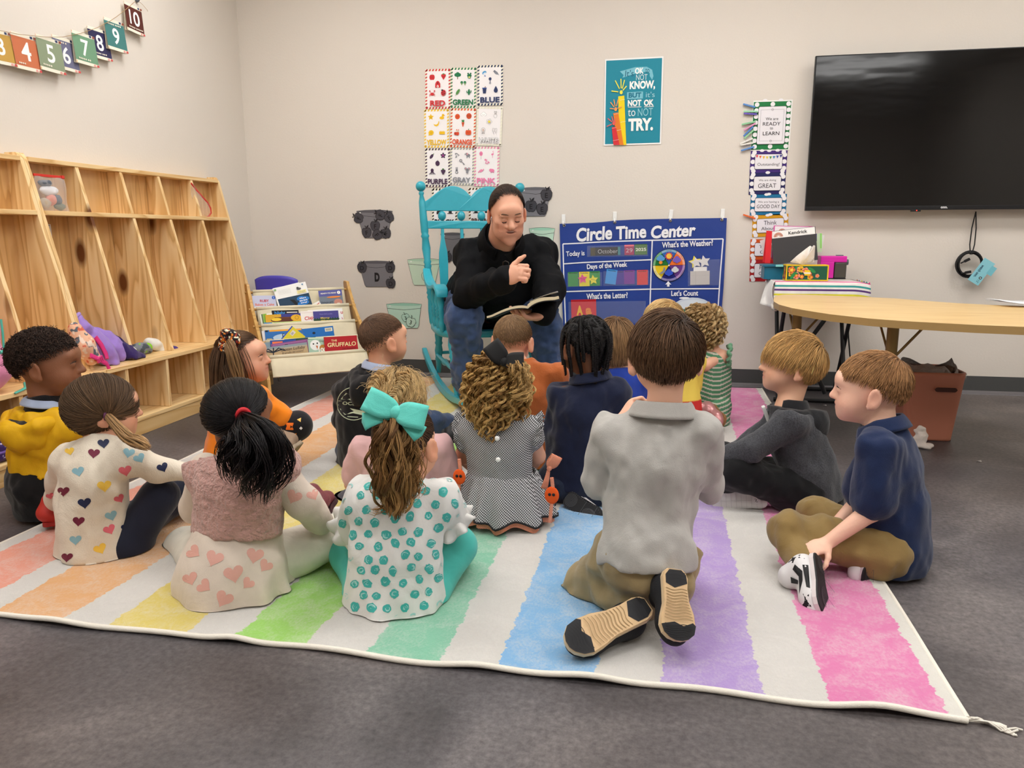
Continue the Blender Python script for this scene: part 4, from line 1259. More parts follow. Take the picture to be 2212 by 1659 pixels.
class SDF:
 def __init__(s):
  s.ops=[]
  s.lo,s.hi=np.full(3,1e9),np.full(3,-1e9)
 def _bb(s,lo,hi,grow=True):
  if grow:
   s.lo=np.minimum(s.lo,lo)
   s.hi=np.maximum(s.hi,hi)
  return lo,hi
 def cap(s,a,b,ra,rb=None,k=.015,flat=None,mode='u'):
  """Tapered capsule; flat=(axis, factor>1) thins it along the axis."""
  a,b=np.asarray(a,float),np.asarray(b,float)
  rb=ra if rb is None else rb
  rm=max(ra,rb)
  lo,hi=s._bb(np.minimum(a,b)-rm,np.maximum(a,b)+rm,mode=='u')
  def f(X,Y,Z):
   px,py,pz=X-a[0],Y-a[1],Z-a[2]
   d=b-a
   if flat is not None:
    ax=unit(flat[0])
    q=(px*ax[0]+py*ax[1]+pz*ax[2])*(flat[1]-1)
    px,py,pz=px+ax[0]*q,py+ax[1]*q,pz+ax[2]*q
    d=d+ax*np.dot(d,ax)*(flat[1]-1)
   t=np.clip((px*d[0]+py*d[1]+pz*d[2])/(d@d+1e-12),0,1)
   r=np.sqrt((px-d[0]*t)**2+(py-d[1]*t)**2+(pz-d[2]*t)**2)-(ra+(rb-ra)*t)
   return r/(flat[1]**.5 if flat is not None else 1)
  s.ops.append((mode,k,lo,hi,f))
  return s
 def chain(s,pts,rad,k=.015,flat=None,mode='u'):
  for i in range(len(pts)-1):
   s.cap(pts[i],pts[i+1],rad[i],rad[i+1],k,flat,mode)
  return s
 def ell(s,c,r,R=None,k=.015,mode='u'):
  c=np.asarray(c,float)
  r=np.array([r]*3,float)if np.isscalar(r)else np.asarray(r,float)
  R=np.eye(3)if R is None else R
  ext=np.sqrt(((R*r)**2).sum(1))
  lo,hi=s._bb(c-ext,c+ext,mode=='u')
  def f(X,Y,Z):
   px,py,pz=X-c[0],Y-c[1],Z-c[2]
   q=[(px*R[0,i]+py*R[1,i]+pz*R[2,i])for i in range(3)]
   k0=np.sqrt(sum((q[i]/r[i])**2 for i in range(3)))
   k1=np.sqrt(sum((q[i]/r[i]**2)**2 for i in range(3)))
   return k0*(k0-1)/(k1+1e-9)
  s.ops.append((mode,k,lo,hi,f))
  return s
 def box(s,c,h,R=None,rad=.01,k=.01,mode='u'):
  c,h=np.asarray(c,float),np.asarray(h,float)
  R=np.eye(3)if R is None else R
  ext=np.abs(R)@h+rad
  lo,hi=s._bb(c-ext,c+ext,mode=='u')
  def f(X,Y,Z):
   px,py,pz=X-c[0],Y-c[1],Z-c[2]
   q=[np.abs(px*R[0,i]+py*R[1,i]+pz*R[2,i])-(h[i]-rad)for i in range(3)]
   o=np.sqrt(sum(np.maximum(v,0)**2 for v in q))
   return o+np.minimum(np.maximum(np.maximum(q[0],q[1]),q[2]),0)-rad
  s.ops.append((mode,k,lo,hi,f))
  return s
 def cut(s,p,n,k=.004):
  """Keep what lies behind the plane (n points to the part cut away)."""
  p,n=np.asarray(p,float),unit(n)
  s.ops.append(('cut',k,None,None,lambda X,Y,Z:(X-p[0])*n[0]+(Y-p[1])*n[1]+(Z-p[2])*n[2]))
  return s
 def mesh(s,h=.006,disp=None,smooth=1):
  pad=.012+2*h
  lo=s.lo-pad
  n=np.ceil((s.hi+pad-lo)/h).astype(int)+1
  ax=[(lo[i]+h*np.arange(n[i])).astype(np.float32)for i in range(3)]
  F=np.full(n,.2,dtype=np.float32)
  for mode,k,l,u,f in s.ops:
   if l is None:
    X,Y,Z=ax[0][:,None,None],ax[1][None,:,None],ax[2][None,None,:]
    d=f(X,Y,Z)
    F=_smax(F,d,k)
    continue
   m=k+3*h
   i0=np.clip(np.floor((l-m-lo)/h).astype(int),0,n-1)
   i1=np.clip(np.ceil((u+m-lo)/h).astype(int)+1,1,n)
   if(i1<=i0).any():
    continue
   sl=tuple(slice(a,b)for a,b in zip(i0,i1))
   X,Y,Z=ax[0][sl[0],None,None],ax[1][None,sl[1],None],ax[2][None,None,sl[2]]
   d=f(X,Y,Z)
   if mode=='u':
    F[sl]=_smin(F[sl],d,k)
   else:
    F[sl]=_smax(F[sl],-d,k)
  if disp is not None:
   near=np.abs(F)<.03
   I=np.nonzero(near)
   F[near]+=disp(ax[0][I[0]],ax[1][I[1]],ax[2][I[2]])
  V,Q=surfnets(F,h,lo)
  for _ in range(smooth):
   V=relax(V,Q)
  return V,Q
def _smin(a,b,k):
 h=np.clip(.5+.5*(b-a)/k,0,1)
 return(b+(a-b)*h-k*h*(1-h)).astype(np.float32)
def _smax(a,b,k):
 return-_smin(-a,-b,k)
def relax(V,Q,w=.5):
 n=len(V)
 acc,cnt=np.zeros_like(V),np.zeros(n)
 for i in range(4):
  for j in(1,3):
   np.add.at(acc,Q[:,i],V[Q[:,(i+j)%4]])
   np.add.at(cnt,Q[:,i],1)
 return V*(1-w)+w*acc/np.maximum(cnt,1)[:,None]
def surfnets(F,h,lo):
 S=F<0
 cnt=sum(S[a:a+S.shape[0]-1,b:b+S.shape[1]-1,c:c+S.shape[2]-1].astype(np.int8)for a in(0,1)for b in(0,1)for c in(0,1))
 act=(cnt>0)&(cnt<8)
 I,J,K=np.nonzero(act)
 idx=np.full(act.shape,-1,dtype=np.int64)
 idx[act]=np.arange(len(I))
 acc,num=np.zeros((len(I),3)),np.zeros(len(I))
 cs=[(a,b,c)for a in(0,1)for b in(0,1)for c in(0,1)]
 for p in cs:
  for q in cs:
   if sum(q)-sum(p)==1 and all(q[i]>=p[i]for i in range(3)):
    f0,f1=F[I+p[0],J+p[1],K+p[2]],F[I+q[0],J+q[1],K+q[2]]
    m=(f0<0)!=(f1<0)
    t=(f0[m]/(f0[m]-f1[m]))[:,None]
    acc[m]+=np.array(p)+t*(np.array(q)-np.array(p))
    num[m]+=1
 V=lo+h*(np.stack([I,J,K],1)+acc/num[:,None])
 out=[]
 for ax in range(3):
  o1,o2=(ax+1)%3,(ax+2)%3
  a=[slice(1,-1)]*3
  a[ax]=slice(0,-1)
  b=list(a)
  b[ax]=slice(1,None)
  s0,s1=S[tuple(a)],S[tuple(b)]
  e=np.argwhere(s0!=s1)
  flip=s0[tuple(e.T)]
  base=e+1
  base[:,ax]-=1
  g=[]
  for d1,d2 in((-1,-1),(0,-1),(0,0),(-1,0)):
   c=base.copy()
   c[:,o1]+=d1
   c[:,o2]+=d2
   g.append(idx[tuple(c.T)])
  q=np.stack(g,1)
  q[~flip]=q[~flip][:,::-1]
  out.append(q)
 return V,np.concatenate(out)
def blob(name,sdf,m,parent=None,h=.006,disp=None,col=None,smooth=1,zmin=None,**tags):
 V,Q=sdf.mesh(h,disp,smooth)
 if zmin is not None:
  V[:,2]=np.maximum(V[:,2],zmin)
 c=col(V)if callable(col)else col
 return mobj(name,V,Q,[m],parent,None,True,c,**tags)
def folds(amp,scale,seed=1,amp2=0,scale2=.03):
 def f(X,Y,Z):
  d=amp*vnoise(X,Y,Z,scale,seed)
  if amp2:
   d=d+amp2*vnoise(X,Y,Z,scale2,seed+5)
  return d
 return f
def cloth(name,col,rough=.85,weave=900,dist=.0006,var=.06,sheen=.2,**k):
 return mat(name,col,rough=rough,spec=.15,sheen=sheen,bump=(weave,dist),var=(22,var),crease=.007,**k)
 # ------------------------------------------------------------------ what the cubbies hold
B=lambda x,y,X=-2.45:onX(x,y,X)
# bag of spare clothes
bx=-2.602
c1,c2=onX(72,388,bx),onX(125,384,bx)
bl=onX(84,456,bx)
bag=thing('zip_bag','clear zip bag of folded spare clothes with a red slider top','bag','zip bags in the cubbies',(bx,(c1[1]+c2[1])/2,1.004))
ym,yw,zb,zt=(c1[1]+c2[1])/2+.02,abs(c2[1]-c1[1])+.03,1.006,c2[2]
mb=MB()
for sg in(-1,1):
 mb.grid(lambda u,v,sg=sg:(bx+sg*.022*math.sin(math.pi*u)*(1-v**3)**.7+.004*math.sin(9*u+7*v),ym+(u-.5)*yw*(1+.12*(1-v)),zb+(zt-zb)*v),16,16)
mb.build('film',[mat('clear_film','f2f2f4',rough=.12,spec=.6,alpha=.18)],bag)
MB().box((bx,ym,zt+.004),(.006,yw+.004,.011),bev=.002).box((bx,ym+yw*.44,zt+.004),(.01,.016,.014),bev=.002).build('slider_strip',[mat('red_zip','d8382c',rough=.35)],bag)
for nm,dy,dz,ry,rz,c,sd in(('white_shirt',-.01,.085,.055,.022,'e9e8ec',1),('grey_shirt',-.03,.115,.04,.014,'5c626c',2),('coral_shirt',.0,.045,.035,.024,'dd8f80',3),('slate_trousers',.028,.045,.03,.026,'525a66',4),('tan_shirt',-.04,.03,.03,.022,'b6a48e',5),('camouflage_shirt',.04,.02,.032,.016,'6f7566',6)):
 s=SDF().ell((bx,ym+dy,zb+dz),(.014,ry,rz),k=.004)
 blob('folded_shirt',s,cloth(nm,c),None,.004,folds(.004,.018,sd),label='folded '+nm.replace('_',' ')+' inside the red topped zip bag',cat='clothes')
 # empty bag with a red zip lying in the last compartment
bag2=thing('zip_bag','nearly empty clear zip bag slumped with its red zip curling','bag','zip bags in the cubbies',B(440,470,-2.58))
arc=[onX(x,y,-2.575)for x,y in((413,396),(424,410),(437,425),(448,437),(455,450),(456,460),(450,468),(444,471))]
MB().tube(arc,.006,8,flat=((1,0,0),.5)).build('zip_strip',[mat('red_zip','d8382c')],bag2)
inn=[onX(x,y,-2.592)for x,y in((412,398),(413,420),(418,440),(421,455),(424,468),(428,470),(436,471),(444,471))]
mb=MB()
mb.grid(lambda u,v:arc[min(7,int(round(u*7)))]*(1-v)+inn[min(7,int(round(u*7)))]*v+np.array([.016*math.sin(math.pi*v)+.004*math.sin(21*u+9*v),0,0]),7,10)
mb.build('film',[mat('crinkled_film','f4f2f4',rough=.1,spec=.7,alpha=.24,bump=(60,.01))],bag2)
# name card on the back of the first compartment
fr,w,h=quad_frame(onX(96,483,-2.655),onX(105.5,484.5,-2.655),onX(103,523,-2.655))
fr=(np.array([-2.662,fr[0][1],fr[0][2]]),np.array([0,1.,0]),np.array([0,0,1.]),np.array([1.,0,0]))
a=Art()
a.rect(0,0,w+.03,h,'e8e4e2').line([(-.02,h*.42),(.02,h*.42)],.002,'3a3a40').text('N',0,h*.3,None,.02,'2a2a30')
a.build('name_card',fr,label='white name card fixed inside the first tall compartment',cat='card',thick=.0006,back=(w+.03,h))
# lilac jacket, floral backpack, dark jacket and patterned sleeve on the bench
lil=SDF()
lil.chain([B(170,690,-2.47),B(178,712,-2.46),B(200,735,-2.45),B(222,760,-2.43),B(240,785,-2.40)],[.022,.034,.045,.05,.03],.03)
lil.chain([B(205,722,-2.5),B(228,735,-2.48),B(248,757,-2.45),B(262,772,-2.42)],[.03,.04,.04,.02],.03)
lil.cut((0,0,.338),(0,0,-1))
t=thing('jacket','lilac hooded jacket slumped on the pine bench','jacket',loc=B(215,770,-2.44))
blob('shell',lil,cloth('lilac_nylon','9a7cc8',rough=.55,weave=300),t,.006,folds(.010,(.05,.03,.06),3,.004,.02),zmin=.3365)
MB().tube([B(156,690,-2.455),B(163,684,-2.46),B(171,678,-2.47)],.009,8).build('hood_binding',[cloth('lilac_binding','ab90d6')],t)
fp=SDF().chain([B(162,712,-2.41),B(178,745,-2.40),B(200,772,-2.385)],[.03,.045,.034],.02).cut((0,0,.338),(0,0,-1))
t=thing('backpack','peach floral backpack with bright pink strap lying on the bench','backpack',loc=B(185,775,-2.40))
def petal(V):
 n1=vnoise(V[:,0],V[:,1],V[:,2],.016,8)
 n2=vnoise(V[:,0]+5,V[:,1],V[:,2],.014,9)
 c=np.tile(lin('eab798'),(len(V),1))
 c[n1>.35]=lin('5c6670')
 c[n2>.42]=lin('d86a50')
 c[n2<-.45]=lin('f2dccb')
 return c
blob('bag_body',fp,mat('floral_print','e8b898',attr=True,rough=.7),t,.0035,folds(.004,.04,5),col=petal,zmin=.3365)
PKS=mat('pink_webbing','d8327c',rough=.5)
mb=MB()
mb.tube([B(206,728,-2.40),B(219,745,-2.39),B(229,765,-2.38),B(231,775,-2.375)],.012,8,flat=((1,0,0),.3))
mb.tube([B(196,768,-2.35),B(214,776,-2.345),B(230,785,-2.34),B(236,797,-2.34)],.012,8,flat=((1,0,.4),.3))
mb.build('strap',[PKS],t)
p=B(216,776,-2.343)
bR=rotm(.35,0,0)
mb=MB().box(p,(.008,.034,.022),bR,bev=.002)
for k in(-1,0,1):
 mb.box(p+bR@np.array([.005,.010*k,0]),(.004,.003,.018),bR)
mb.build('buckle',[mat('pink_plastic','e0488c',rough=.35)],t)
t=thing('jacket','dark purple and white jacket bunched behind the lilac one','jacket',loc=B(275,765,-2.45))
s=SDF().chain([B(240,728,-2.52),B(257,742,-2.48),B(268,760,-2.44),B(285,772,-2.41),B(306,774,-2.40)],[.03,.044,.044,.032,.024],.02).cut((0,0,.338),(0,0,-1))
blob('purple_panel',s,cloth('dark_purple_fleece','33245c'),t,.006,folds(.008,(.04,.03,.04),6,.003,.018),zmin=.3365)
s=SDF().chain([B(226,722,-2.56),B(246,727,-2.55)],[.018,.022],.02).chain([B(274,748,-2.47),B(290,756,-2.46)],[.02,.016],.02)
blob('white_panel',s,cloth('white_fleece','dcdad4'),t,.006,folds(.005,.03,7))
t=thing('shirt','white sleeve with green and grey camouflage and a purple cuff on the bench','shirt',loc=B(345,760,-2.45))
s=SDF().chain([B(322,742,-2.48),B(334,745,-2.47),B(350,753,-2.46),B(364,756,-2.45)],[.03,.026,.022,.021],.015)
blob('sleeve',s,cloth('white_jersey','e6e4de'),t,.005,folds(.004,.025,4))
s=SDF().chain([B(290,752,-2.47),B(305,754,-2.46),B(318,752,-2.455)],[.02,.028,.026],.015)
def camo(V):
 n1=vnoise(V[:,0],V[:,1],V[:,2],.022,18)
 c=np.tile(lin('7d828a'),(len(V),1))
 c[n1>.1]=lin('86c228')
 c[n1<-.3]=lin('4a5058')
 return c
blob('camouflage_panel',s,mat('camouflage_jersey','7d828a',attr=True,rough=.85),t,.004,folds(.004,.02,11),col=camo)
s=SDF().chain([B(364,755,-2.45),B(377,756,-2.44)],[.022,.021],.006)
blob('cuff',s,cloth('purple_cuff','4c3784'),t,.004)
# pink backpack at the picture edge, purple lunch box below
t=thing('backpack','pink backpack printed with rainbows at the picture edge','backpack',loc=(-2.44,2.25,.335))
c0=B(-15,760,-2.42)
bc=np.array([-2.44,B(20,760,-2.33)[1]-.10,.525])
s=SDF().box(bc,(.085,.135,.19),rotm(0,.12,0),.07).ell(bc+[.04,.04,-.10],(.075,.12,.09),k=.03).cut((0,0,.337),(0,0,-1))
pk=blob('bag_body',s,cloth('pink_nylon','e58fb6',rough=.6),t,.006,folds(.006,.07,12),zmin=.3365)
def decal(host_V,host_Q,shapes,eps=.0012,rings=(.5,1.0)):
 """Printed shapes laid on a surface along a direction: shapes = [(centre, eu, ev, dir, [(u, v)], material, lift)] -> V, F, mats, midx."""
 from mathutils.bvhtree import BVHTree
 tree=BVHTree.FromPolygons(host_V.tolist(),host_Q.tolist())
 V,F,mats,I=[],[],[],[]
 for c,eu,ev,d,pts,m,lift in shapes:
  c,eu,ev,d=(np.asarray(v,float)for v in(c,eu,ev,d))
  ctr=np.mean(pts,axis=0)
  buf=[]
  for u,v in[tuple(ctr)]+[tuple(ctr+(np.array(p)-ctr)*k)for k in rings for p in pts]:
   hit,nrm,_,_=tree.ray_cast(Vector(c+eu*u+ev*v-d*.25),Vector(d),.6)
   if hit is None or abs(np.dot(nrm,d))<.12:
    buf=None
    break
   nrm=np.array(nrm)
   buf.append(np.array(hit)+nrm*(-1 if np.dot(nrm,d)>0 else 1)*eps*(1+lift))
  if buf is None:
   continue
  if m not in mats:
   mats.append(m)
  mi,o,n=mats.index(m),len(V),len(pts)
  V.extend(buf)
  for i in range(n):
   j=(i+1)%n
   F.append((o,o+1+i,o+1+j))
   I.append(mi)
   for r in range(len(rings)-1):
    F.append((o+1+r*n+i,o+1+(r+1)*n+i,o+1+(r+1)*n+j,o+1+r*n+j))
    I.append(mi)
 return V,F,mats,I
pv,pq=s.mesh(.006,folds(.006,.07,12))
shp=[]
vd=unit(bc-CAM)
eu=unit(np.cross(vd,[0,0,1.]))
ev=np.cross(eu,vd)
for k,(u,v)in enumerate(((.07,.12),(.11,.04),(.05,-.02),(.10,-.08),(.04,.06),(.08,-.14),(.02,-.10),(.115,.10),(.01,.14))):
 for r,cc in((.026,'c9568c'),(.021,'f0c890'),(.016,'86c0d8'),(.011,'f4b4d0')):
  shp.append((bc,eu,ev,vd,[(u+r*math.cos(a_),v+r*math.sin(a_))for a_ in np.linspace(.3*k,.3*k+math.pi,12)],ink(cc),(.03-r)*40))
dv,df,dm,di=decal(pv,pq,shp)
if dv:
 mobj('rainbow_print',dv,df,dm,pk,di,kind='stuff')
mb=MB()
mb.tube([B(2,690,-2.33),B(6,720,-2.32),B(8,752,-2.32)],.004,6)
mb.tube([B(0,762,-2.315),B(18,755,-2.315),B(26,760,-2.32)],.007,6)
mb.tube([B(30,850,-2.33),B(48,842,-2.33),B(58,836,-2.33),B(56,826,-2.36)],.010,6,flat=((0,0,1),.3))
mb.build('zip_trim',[mat('teal_webbing','4fae9c',rough=.5)],t)
lb0,lb1=onX(42,945,-2.345),onX(30,1006,-2.345)
t=thing('lunch_box','dark purple lunch box with white specks on the lowest shelf','lunch box',loc=(-2.42,lb0[1]-.12,.083))
lz=lb0[2]
s=SDF().box((-2.43,lb0[1]-.115,(.086+lz)/2),(.085,.115,(lz-.086)/2),None,.02)
def specks(V):
 c=np.tile(lin('3a2260'),(len(V),1))
 c[vnoise(V[:,0],V[:,1],V[:,2],.008,21)>.62]=lin('d9cdea')
 return c
blob('box_body',s,mat('star_print','3a2260',attr=True,rough=.6),t,.003,col=specks)
MB().box((-2.43,lb0[1]-.115,lz-.035),(.174,.234,.008),bev=.003).build('zip_band',[mat('lilac_zip','8a6cc0',rough=.5)],t)
MB().box((-2.342,lb0[1]-.03,lz-.05),(.01,.012,.05),bev=.003).build('handle_clip',[mat('lilac_zip','8a6cc0')],t)
# ------------------------------------------------------------------ purple chair in the corner
t=thing('chair','purple plastic school chair with its back showing above the book rack','chair',loc=(-2.47,4.45,0))
x0,x1,zt=-2.612,-2.318,.637
PUR=mat('purple_plastic','5a50c4',rough=.4,spec=.4)
mb=MB()
for dy in(0,.012):
 mb.grid(lambda u,v,dy=dy:(x0+(x1-x0)*u,4.60+dy-.025*math.sin(math.pi*u)+.03*(1-v),.42+(zt-.42-.018*(2*u-1)**4-.01*(2*u-1)**2)*v+.008),20,10)
mb.build('backrest',[PUR],t,solid=.006)
MB().box(((x0+x1)/2,4.445,.345),(.285,.27,.016),bev=.008).build('seat',[PUR],t)
for px,py in((x0+.025,4.34),(x1-.025,4.34),(x0+.025,4.57),(x1-.025,4.57)):
 mb=MB().tube([(px,py,0),(px,py,.338)],.009,8)
 if py>4.5:
  mb.tube([(px,py,.34),(px,py+.045,.44),(px,py+.045,.5)],.009,8)
 mb.build('leg',[mat('chrome','c8c8cc',rough=.2,metal=1)],t)
 # ------------------------------------------------------------------ sling book rack
RA,RN=np.array([.785,.62,0]),np.array([.62,-.785,0])
R0=np.array([-2.307,4.004,0])
RLEN=.548
TIER=[(.580,0.0),(.492,.10),(.408,.215),(.332,.325),(.262,.425),(.172,.50)]
Pt=lambda s,z,f:R0+RA*s+RN*f+np.array([0,0,z])
rack=thing('book_rack','wooden sling book rack with cream canvas pockets','book rack',loc=R0+RA*RLEN/2+RN*.25)
OAK=pine('oak_side',axis=2,light='c99f5c',mid='bf9350',dark='a87c3c',knots=False)
for s_ in(-.022,RLEN+.004):
 zf=.0 if s_<0 else.016
 pr=[(.63,-.05),(.628,.012),(.60,.03),(.49,.135),(.30,.40),(.16,.51),(zf,.55),(zf,.47),(.12,.30),(.30,.0),(.62,-.06)]
 V=[Pt(s_+d,z,f)for d in(0,.018)for z,f in pr]
 k=len(pr)
 MB().add(V,[list(range(k)),list(range(k,2*k))[::-1]]+[(i,k+i,k+(i+1)%k,(i+1)%k)for i in range(k)]).build('side_panel',[OAK],rack,bevel=.003)
for z,f in TIER[:5]:
 MB().tube([Pt(-.03,z,f),Pt(RLEN+.03,z,f)],.0075,8).build('dowel',[OAK],rack)
CANV=mat('cream_canvas','d9cfb4',rough=.9,spec=.1,bump=(700,.0008),var=(14,.05))
for i in range(5):
 (z0,f0),(z1,f1)=TIER[i],TIER[i+1]
 mb=MB()
 sag=.045 if i<4 else.0
 def sling(u,v,i=i,z0=z0,f0=f0,z1=z1,f1=f1):
  s_=.012+(RLEN-.024)*u
  if i==4:
   zz,ff=z0+.009-(z0-z1+.009)*v,f0+(f1-f0)*v+.010*math.sin(3.1*v)+.003*math.sin(17*u)*v
  else:
   zb=z1-.075
   if v<.6:
    k=v/.6
    zz,ff=z0+.009-(z0-zb)*k,f0+.008+(f1-f0-.03)*k
   else:
    k=(v-.6)/.4
    zz,ff=zb+(z1+.009-zb)*k,f1-.022+.03*k
   ff+=.003*math.sin(13*u+5*i)
  return Pt(s_,zz,ff)
 mb.grid(sling,24,16)
 mb.tube([Pt(.012+(RLEN-.024)*q,z0+.004,f0+.006)for q in np.linspace(0,1,6)],.010,8)
 if i==4:
  mb.tube([sling(q,1)for q in np.linspace(0,1,16)],.004,6)
 mb.build('canvas_pocket',[CANV],rack,solid=.0016)
def onP(x,y,P0,N):
 d=ray(x,y)
 return CAM+d*(np.dot(P0-CAM,N)/np.dot(d,N))
def book(tier,df,tl,tr,bl,col,label,draw=None,thick=.006,tilt=.26,pages='ece8dc'):
 z1,f1=TIER[tier+1]
 N=unit(RN*math.cos(tilt)+np.array([0,0,1])*math.sin(tilt))
 P0=Pt(RLEN/2,z1-.02,f1-.012+df*.36)
 fr,w,h=quad_frame(*(onP(520+p[0]/6.38,580+p[1]/6.38,P0,N)for p in(tl,tr,bl)))
 a=Art(.00025)
 a.rect(0,0,w,h,col)
 if draw:
  draw(a,w,h)
 o=thing('picture_book',label,'book','picture books in the canvas rack',fr[0])
 a.build('cover',fr,o,thick=.0008,back=(w,h),edge=col)
 MB().box(fr[0]-fr[3]*(thick/2+.0008),(w*.985,h*.985,thick),np.stack(fr[1:],1)).build('page_block',[ink(pages)],o)
 return o
TX=lambda a,t,u,v,w,c,**k:a.text(t,u,v,w,None,c,**k)
book(0,-.035,(165,375),(490,370),(170,640),'c6c9e2','pale lilac picture book with a red and orange title',lambda a,w,h:(TX(a,'RUBY',0,h*.22,w*.38,'b8283c',bold=.03),TX(a,'Bakes a Cake',0,h*.03,w*.8,'d97048',bold=.02),a.ell(w*.4,h*.38,w*.075,None,'2f62c0'),a.text('1',w*.4,h*.38,None,h*.1,'f0f0f4')))
book(0,-.012,(185,527),(520,520),(190,660),'f0eee8','white picture book low in the top pocket before the lilac one',lambda a,w,h:[a.rect(w*(-.4+.2*k),h*.44,w*.04,h*.05,'8a4a50')for k in range(5)])
book(0,-.030,(458,275),(828,184),(530,640),'eeeeea','white magazine peeking out behind the bird magazine',None,.002,tilt=.3)
def bird(a,w,h):
 a.rect(w*.02,-h*.2,w*.96,h*.62,'1f3d58')
 a.poly([(w*x,h*y)for x,y in((-.12,.02),(-.05,-.1),(0,-.2),(-.05,-.42),(.1,-.42),(.1,-.2),(.02,-.02))],'14161c')
 a.ell(w*.06,-h*.28,w*.06,h*.05,'e8e8ea')
 for u,v in((.22,-.02),(.34,-.06),(.3,-.18),(.2,-.2),(.28,-.1)):
  a.ell(w*u,h*v,w*.13,h*.075,'2278c8')
 for k,t in enumerate(('What is','this bird','doing?')):
  a.text(t,w*.27,h*(-.02-.08*k),w*(.2+.04*(k==1)),h*.05,'f2f4f8',bold=.03)
 a.rect(w*.3,h*.2,w*.28,h*.1,'efe3a0')
 a.text('bird watch',w*.3,h*.2,w*.2,None,'4a4a40')
 a.ell(w*.24,h*.31,w*.07,h*.035,'5a5a5e')
 a.ell(w*.21,h*.35,w*.035,h*.025,'2a2a2e')
 a.ell(w*.38,h*.43,w*.025,h*.02,'2f7ab0')
 for k in range(5):
  a.rect(-w*.2,h*(.38-.035*k),w*.38,h*.004,'b8b8b4')
 a.rect(-w*.46,h*.42,w*.06,h*.06,'8ab070')
book(0,-.004,(470,268),(915,175),(540,680),'f2f1ee','white magazine with a dark blue bird photograph, tilted',bird,.002,tilt=.3)
book(0,-.012,(940,520),(1080,440),(980,600),'efece6','white booklet corner leaning beside the grey blue reader',lambda a,w,h:a.line([(w*.1,h*.1),(w*.45,h*.15)],.004,'c03030'),.002)
book(0,-.020,(1085,308),(1405,285),(1092,600),'76808e','grey blue early reader with a lavender title band and cat',lambda a,w,h:(a.rect(0,h*.36,w,h*.28,'5a5ca0'),a.text('READY-TO-READ',-w*.08,h*.36,w*.66,h*.06,'f0ecd8',bold=.03),a.ell(w*.36,h*.36,w*.07,None,'f4f2ee'),a.text('1',w*.36,h*.36,None,h*.09,'222228'),a.ell(w*.12,h*.16,w*.3,h*.04,'ee8a3c'),a.text('Dolores and',-w*.2,-h*.06,w*.48,h*.075,'20222a'),a.text('the Big Fire',-w*.18,-h*.16,w*.48,h*.08,'20222a'),a.ell(w*.28,-h*.1,w*.18,h*.16,'c88a78'),a.ell(w*.28,-h*.2,w*.1,h*.07,'e8ddd4')))
book(1,-.055,(430,580),(800,570),(440,800),'1c1a20','black covered picture book with blue lettering',lambda a,w,h:(a.text('Night',-w*.2,h*.3,w*.4,None,'3a8ad0',bold=.03),a.rect(w*.25,h*.36,w*.4,h*.06,'e6ddd8')))
book(1,-.05,(930,575),(1407,545),(940,800),'f0efee','white picture book with red lettering at its edge',lambda a,w,h:(a.text('U',w*.47,h*.22,None,h*.16,'c22c38',bold=.05),a.text('L',w*.47,-h*.12,None,h*.12,'c22c38',bold=.05)))
book(1,-.040,(270,632),(440,612),(285,830),'e6e6da','white and green edged picture book in the second pocket',lambda a,w,h:(a.rect(-w*.1,0,w*.3,h,'8ab83c'),a.rect(-w*.32,0,w*.12,h,'5f7a4a')))
book(1,-.024,(345,640),(830,614),(352,840),'d9a62c','yellow picture book with a brown animal scene',lambda a,w,h:(a.rect(w*.22,h*.3,w*.56,h*.4,'3b3a86'),a.ell(-w*.02,h*.1,w*.34,h*.2,'5e3020'),a.rect(w*.05,h*.24,w*.6,h*.09,'6a3c22'),a.ell(-w*.2,h*.14,w*.14,h*.11,'f0c838'),a.ell(w*.36,h*.2,w*.15,h*.22,'e6b22c'),a.ring(w*.38,h*.2,w*.05,.002,'9a6a1c')))
book(1,-.004,(325,746),(838,722),(335,860),'c2dc94','pale green picture book low at the front of the second pocket',lambda a,w,h:(a.rect(-w*.4,0,w*.22,h,'2f82c4'),a.ell(-w*.22,h*.2,w*.1,h*.2,'58a848'),a.text('2',w*.38,h*.3,None,h*.2,'20304a',bold=.03)))
book(1,-.020,(830,590),(1012,578),(838,830),'f1ebe6','white book with red Clap lettering',lambda a,w,h:(a.text('Clap',w*.1,h*.06,w*.66,None,'c8283a',bold=.02,shear=.1,rot=.12),[a.ell(w*(-.45+.1*k),h*.4,w*.018,None,'b04050',n=8)for k in range(10)]))
book(1,-.002,(1003,592),(1350,577),(1012,830),'4a458e','purple and forest green book with yellow title',lambda a,w,h:(a.rect(0,-h*.25,w,h*.5,'23482c'),[a.star(w*(-.45+.1*k),h*.02,w*.08,'23482c',n=4)for k in range(10)],a.text('Kate DiCamillo',0,h*.32,w*.5,None,'8a88cc'),a.text('Mercy',-w*.05,h*.08,w*.36,h*.12,'e8cf5a',bold=.02),a.text('Watson',0,-h*.07,w*.46,h*.13,'e8cf5a',bold=.02)))
book(2,-.05,(300,862),(420,850),(310,1100),'e4e2e4','pale cover showing at the end of the third pocket')
book(2,-.035,(345,852),(860,824),(338,1100),'2f6fb6','blue picture book with an orange top band',lambda a,w,h:(a.rect(w*.05,h*.45,w*.86,h*.09,'efa62c'),a.rect(-w*.45,h*.45,w*.07,h*.09,'1c1c20'),a.ell(0,h*.05,w*.3,h*.2,'b8cfe4'),a.rect(-w*.4,0,w*.14,h*.04,'e0c040'),a.text('Fly',w*.05,h*.08,w*.2,None,'2a2a40')))
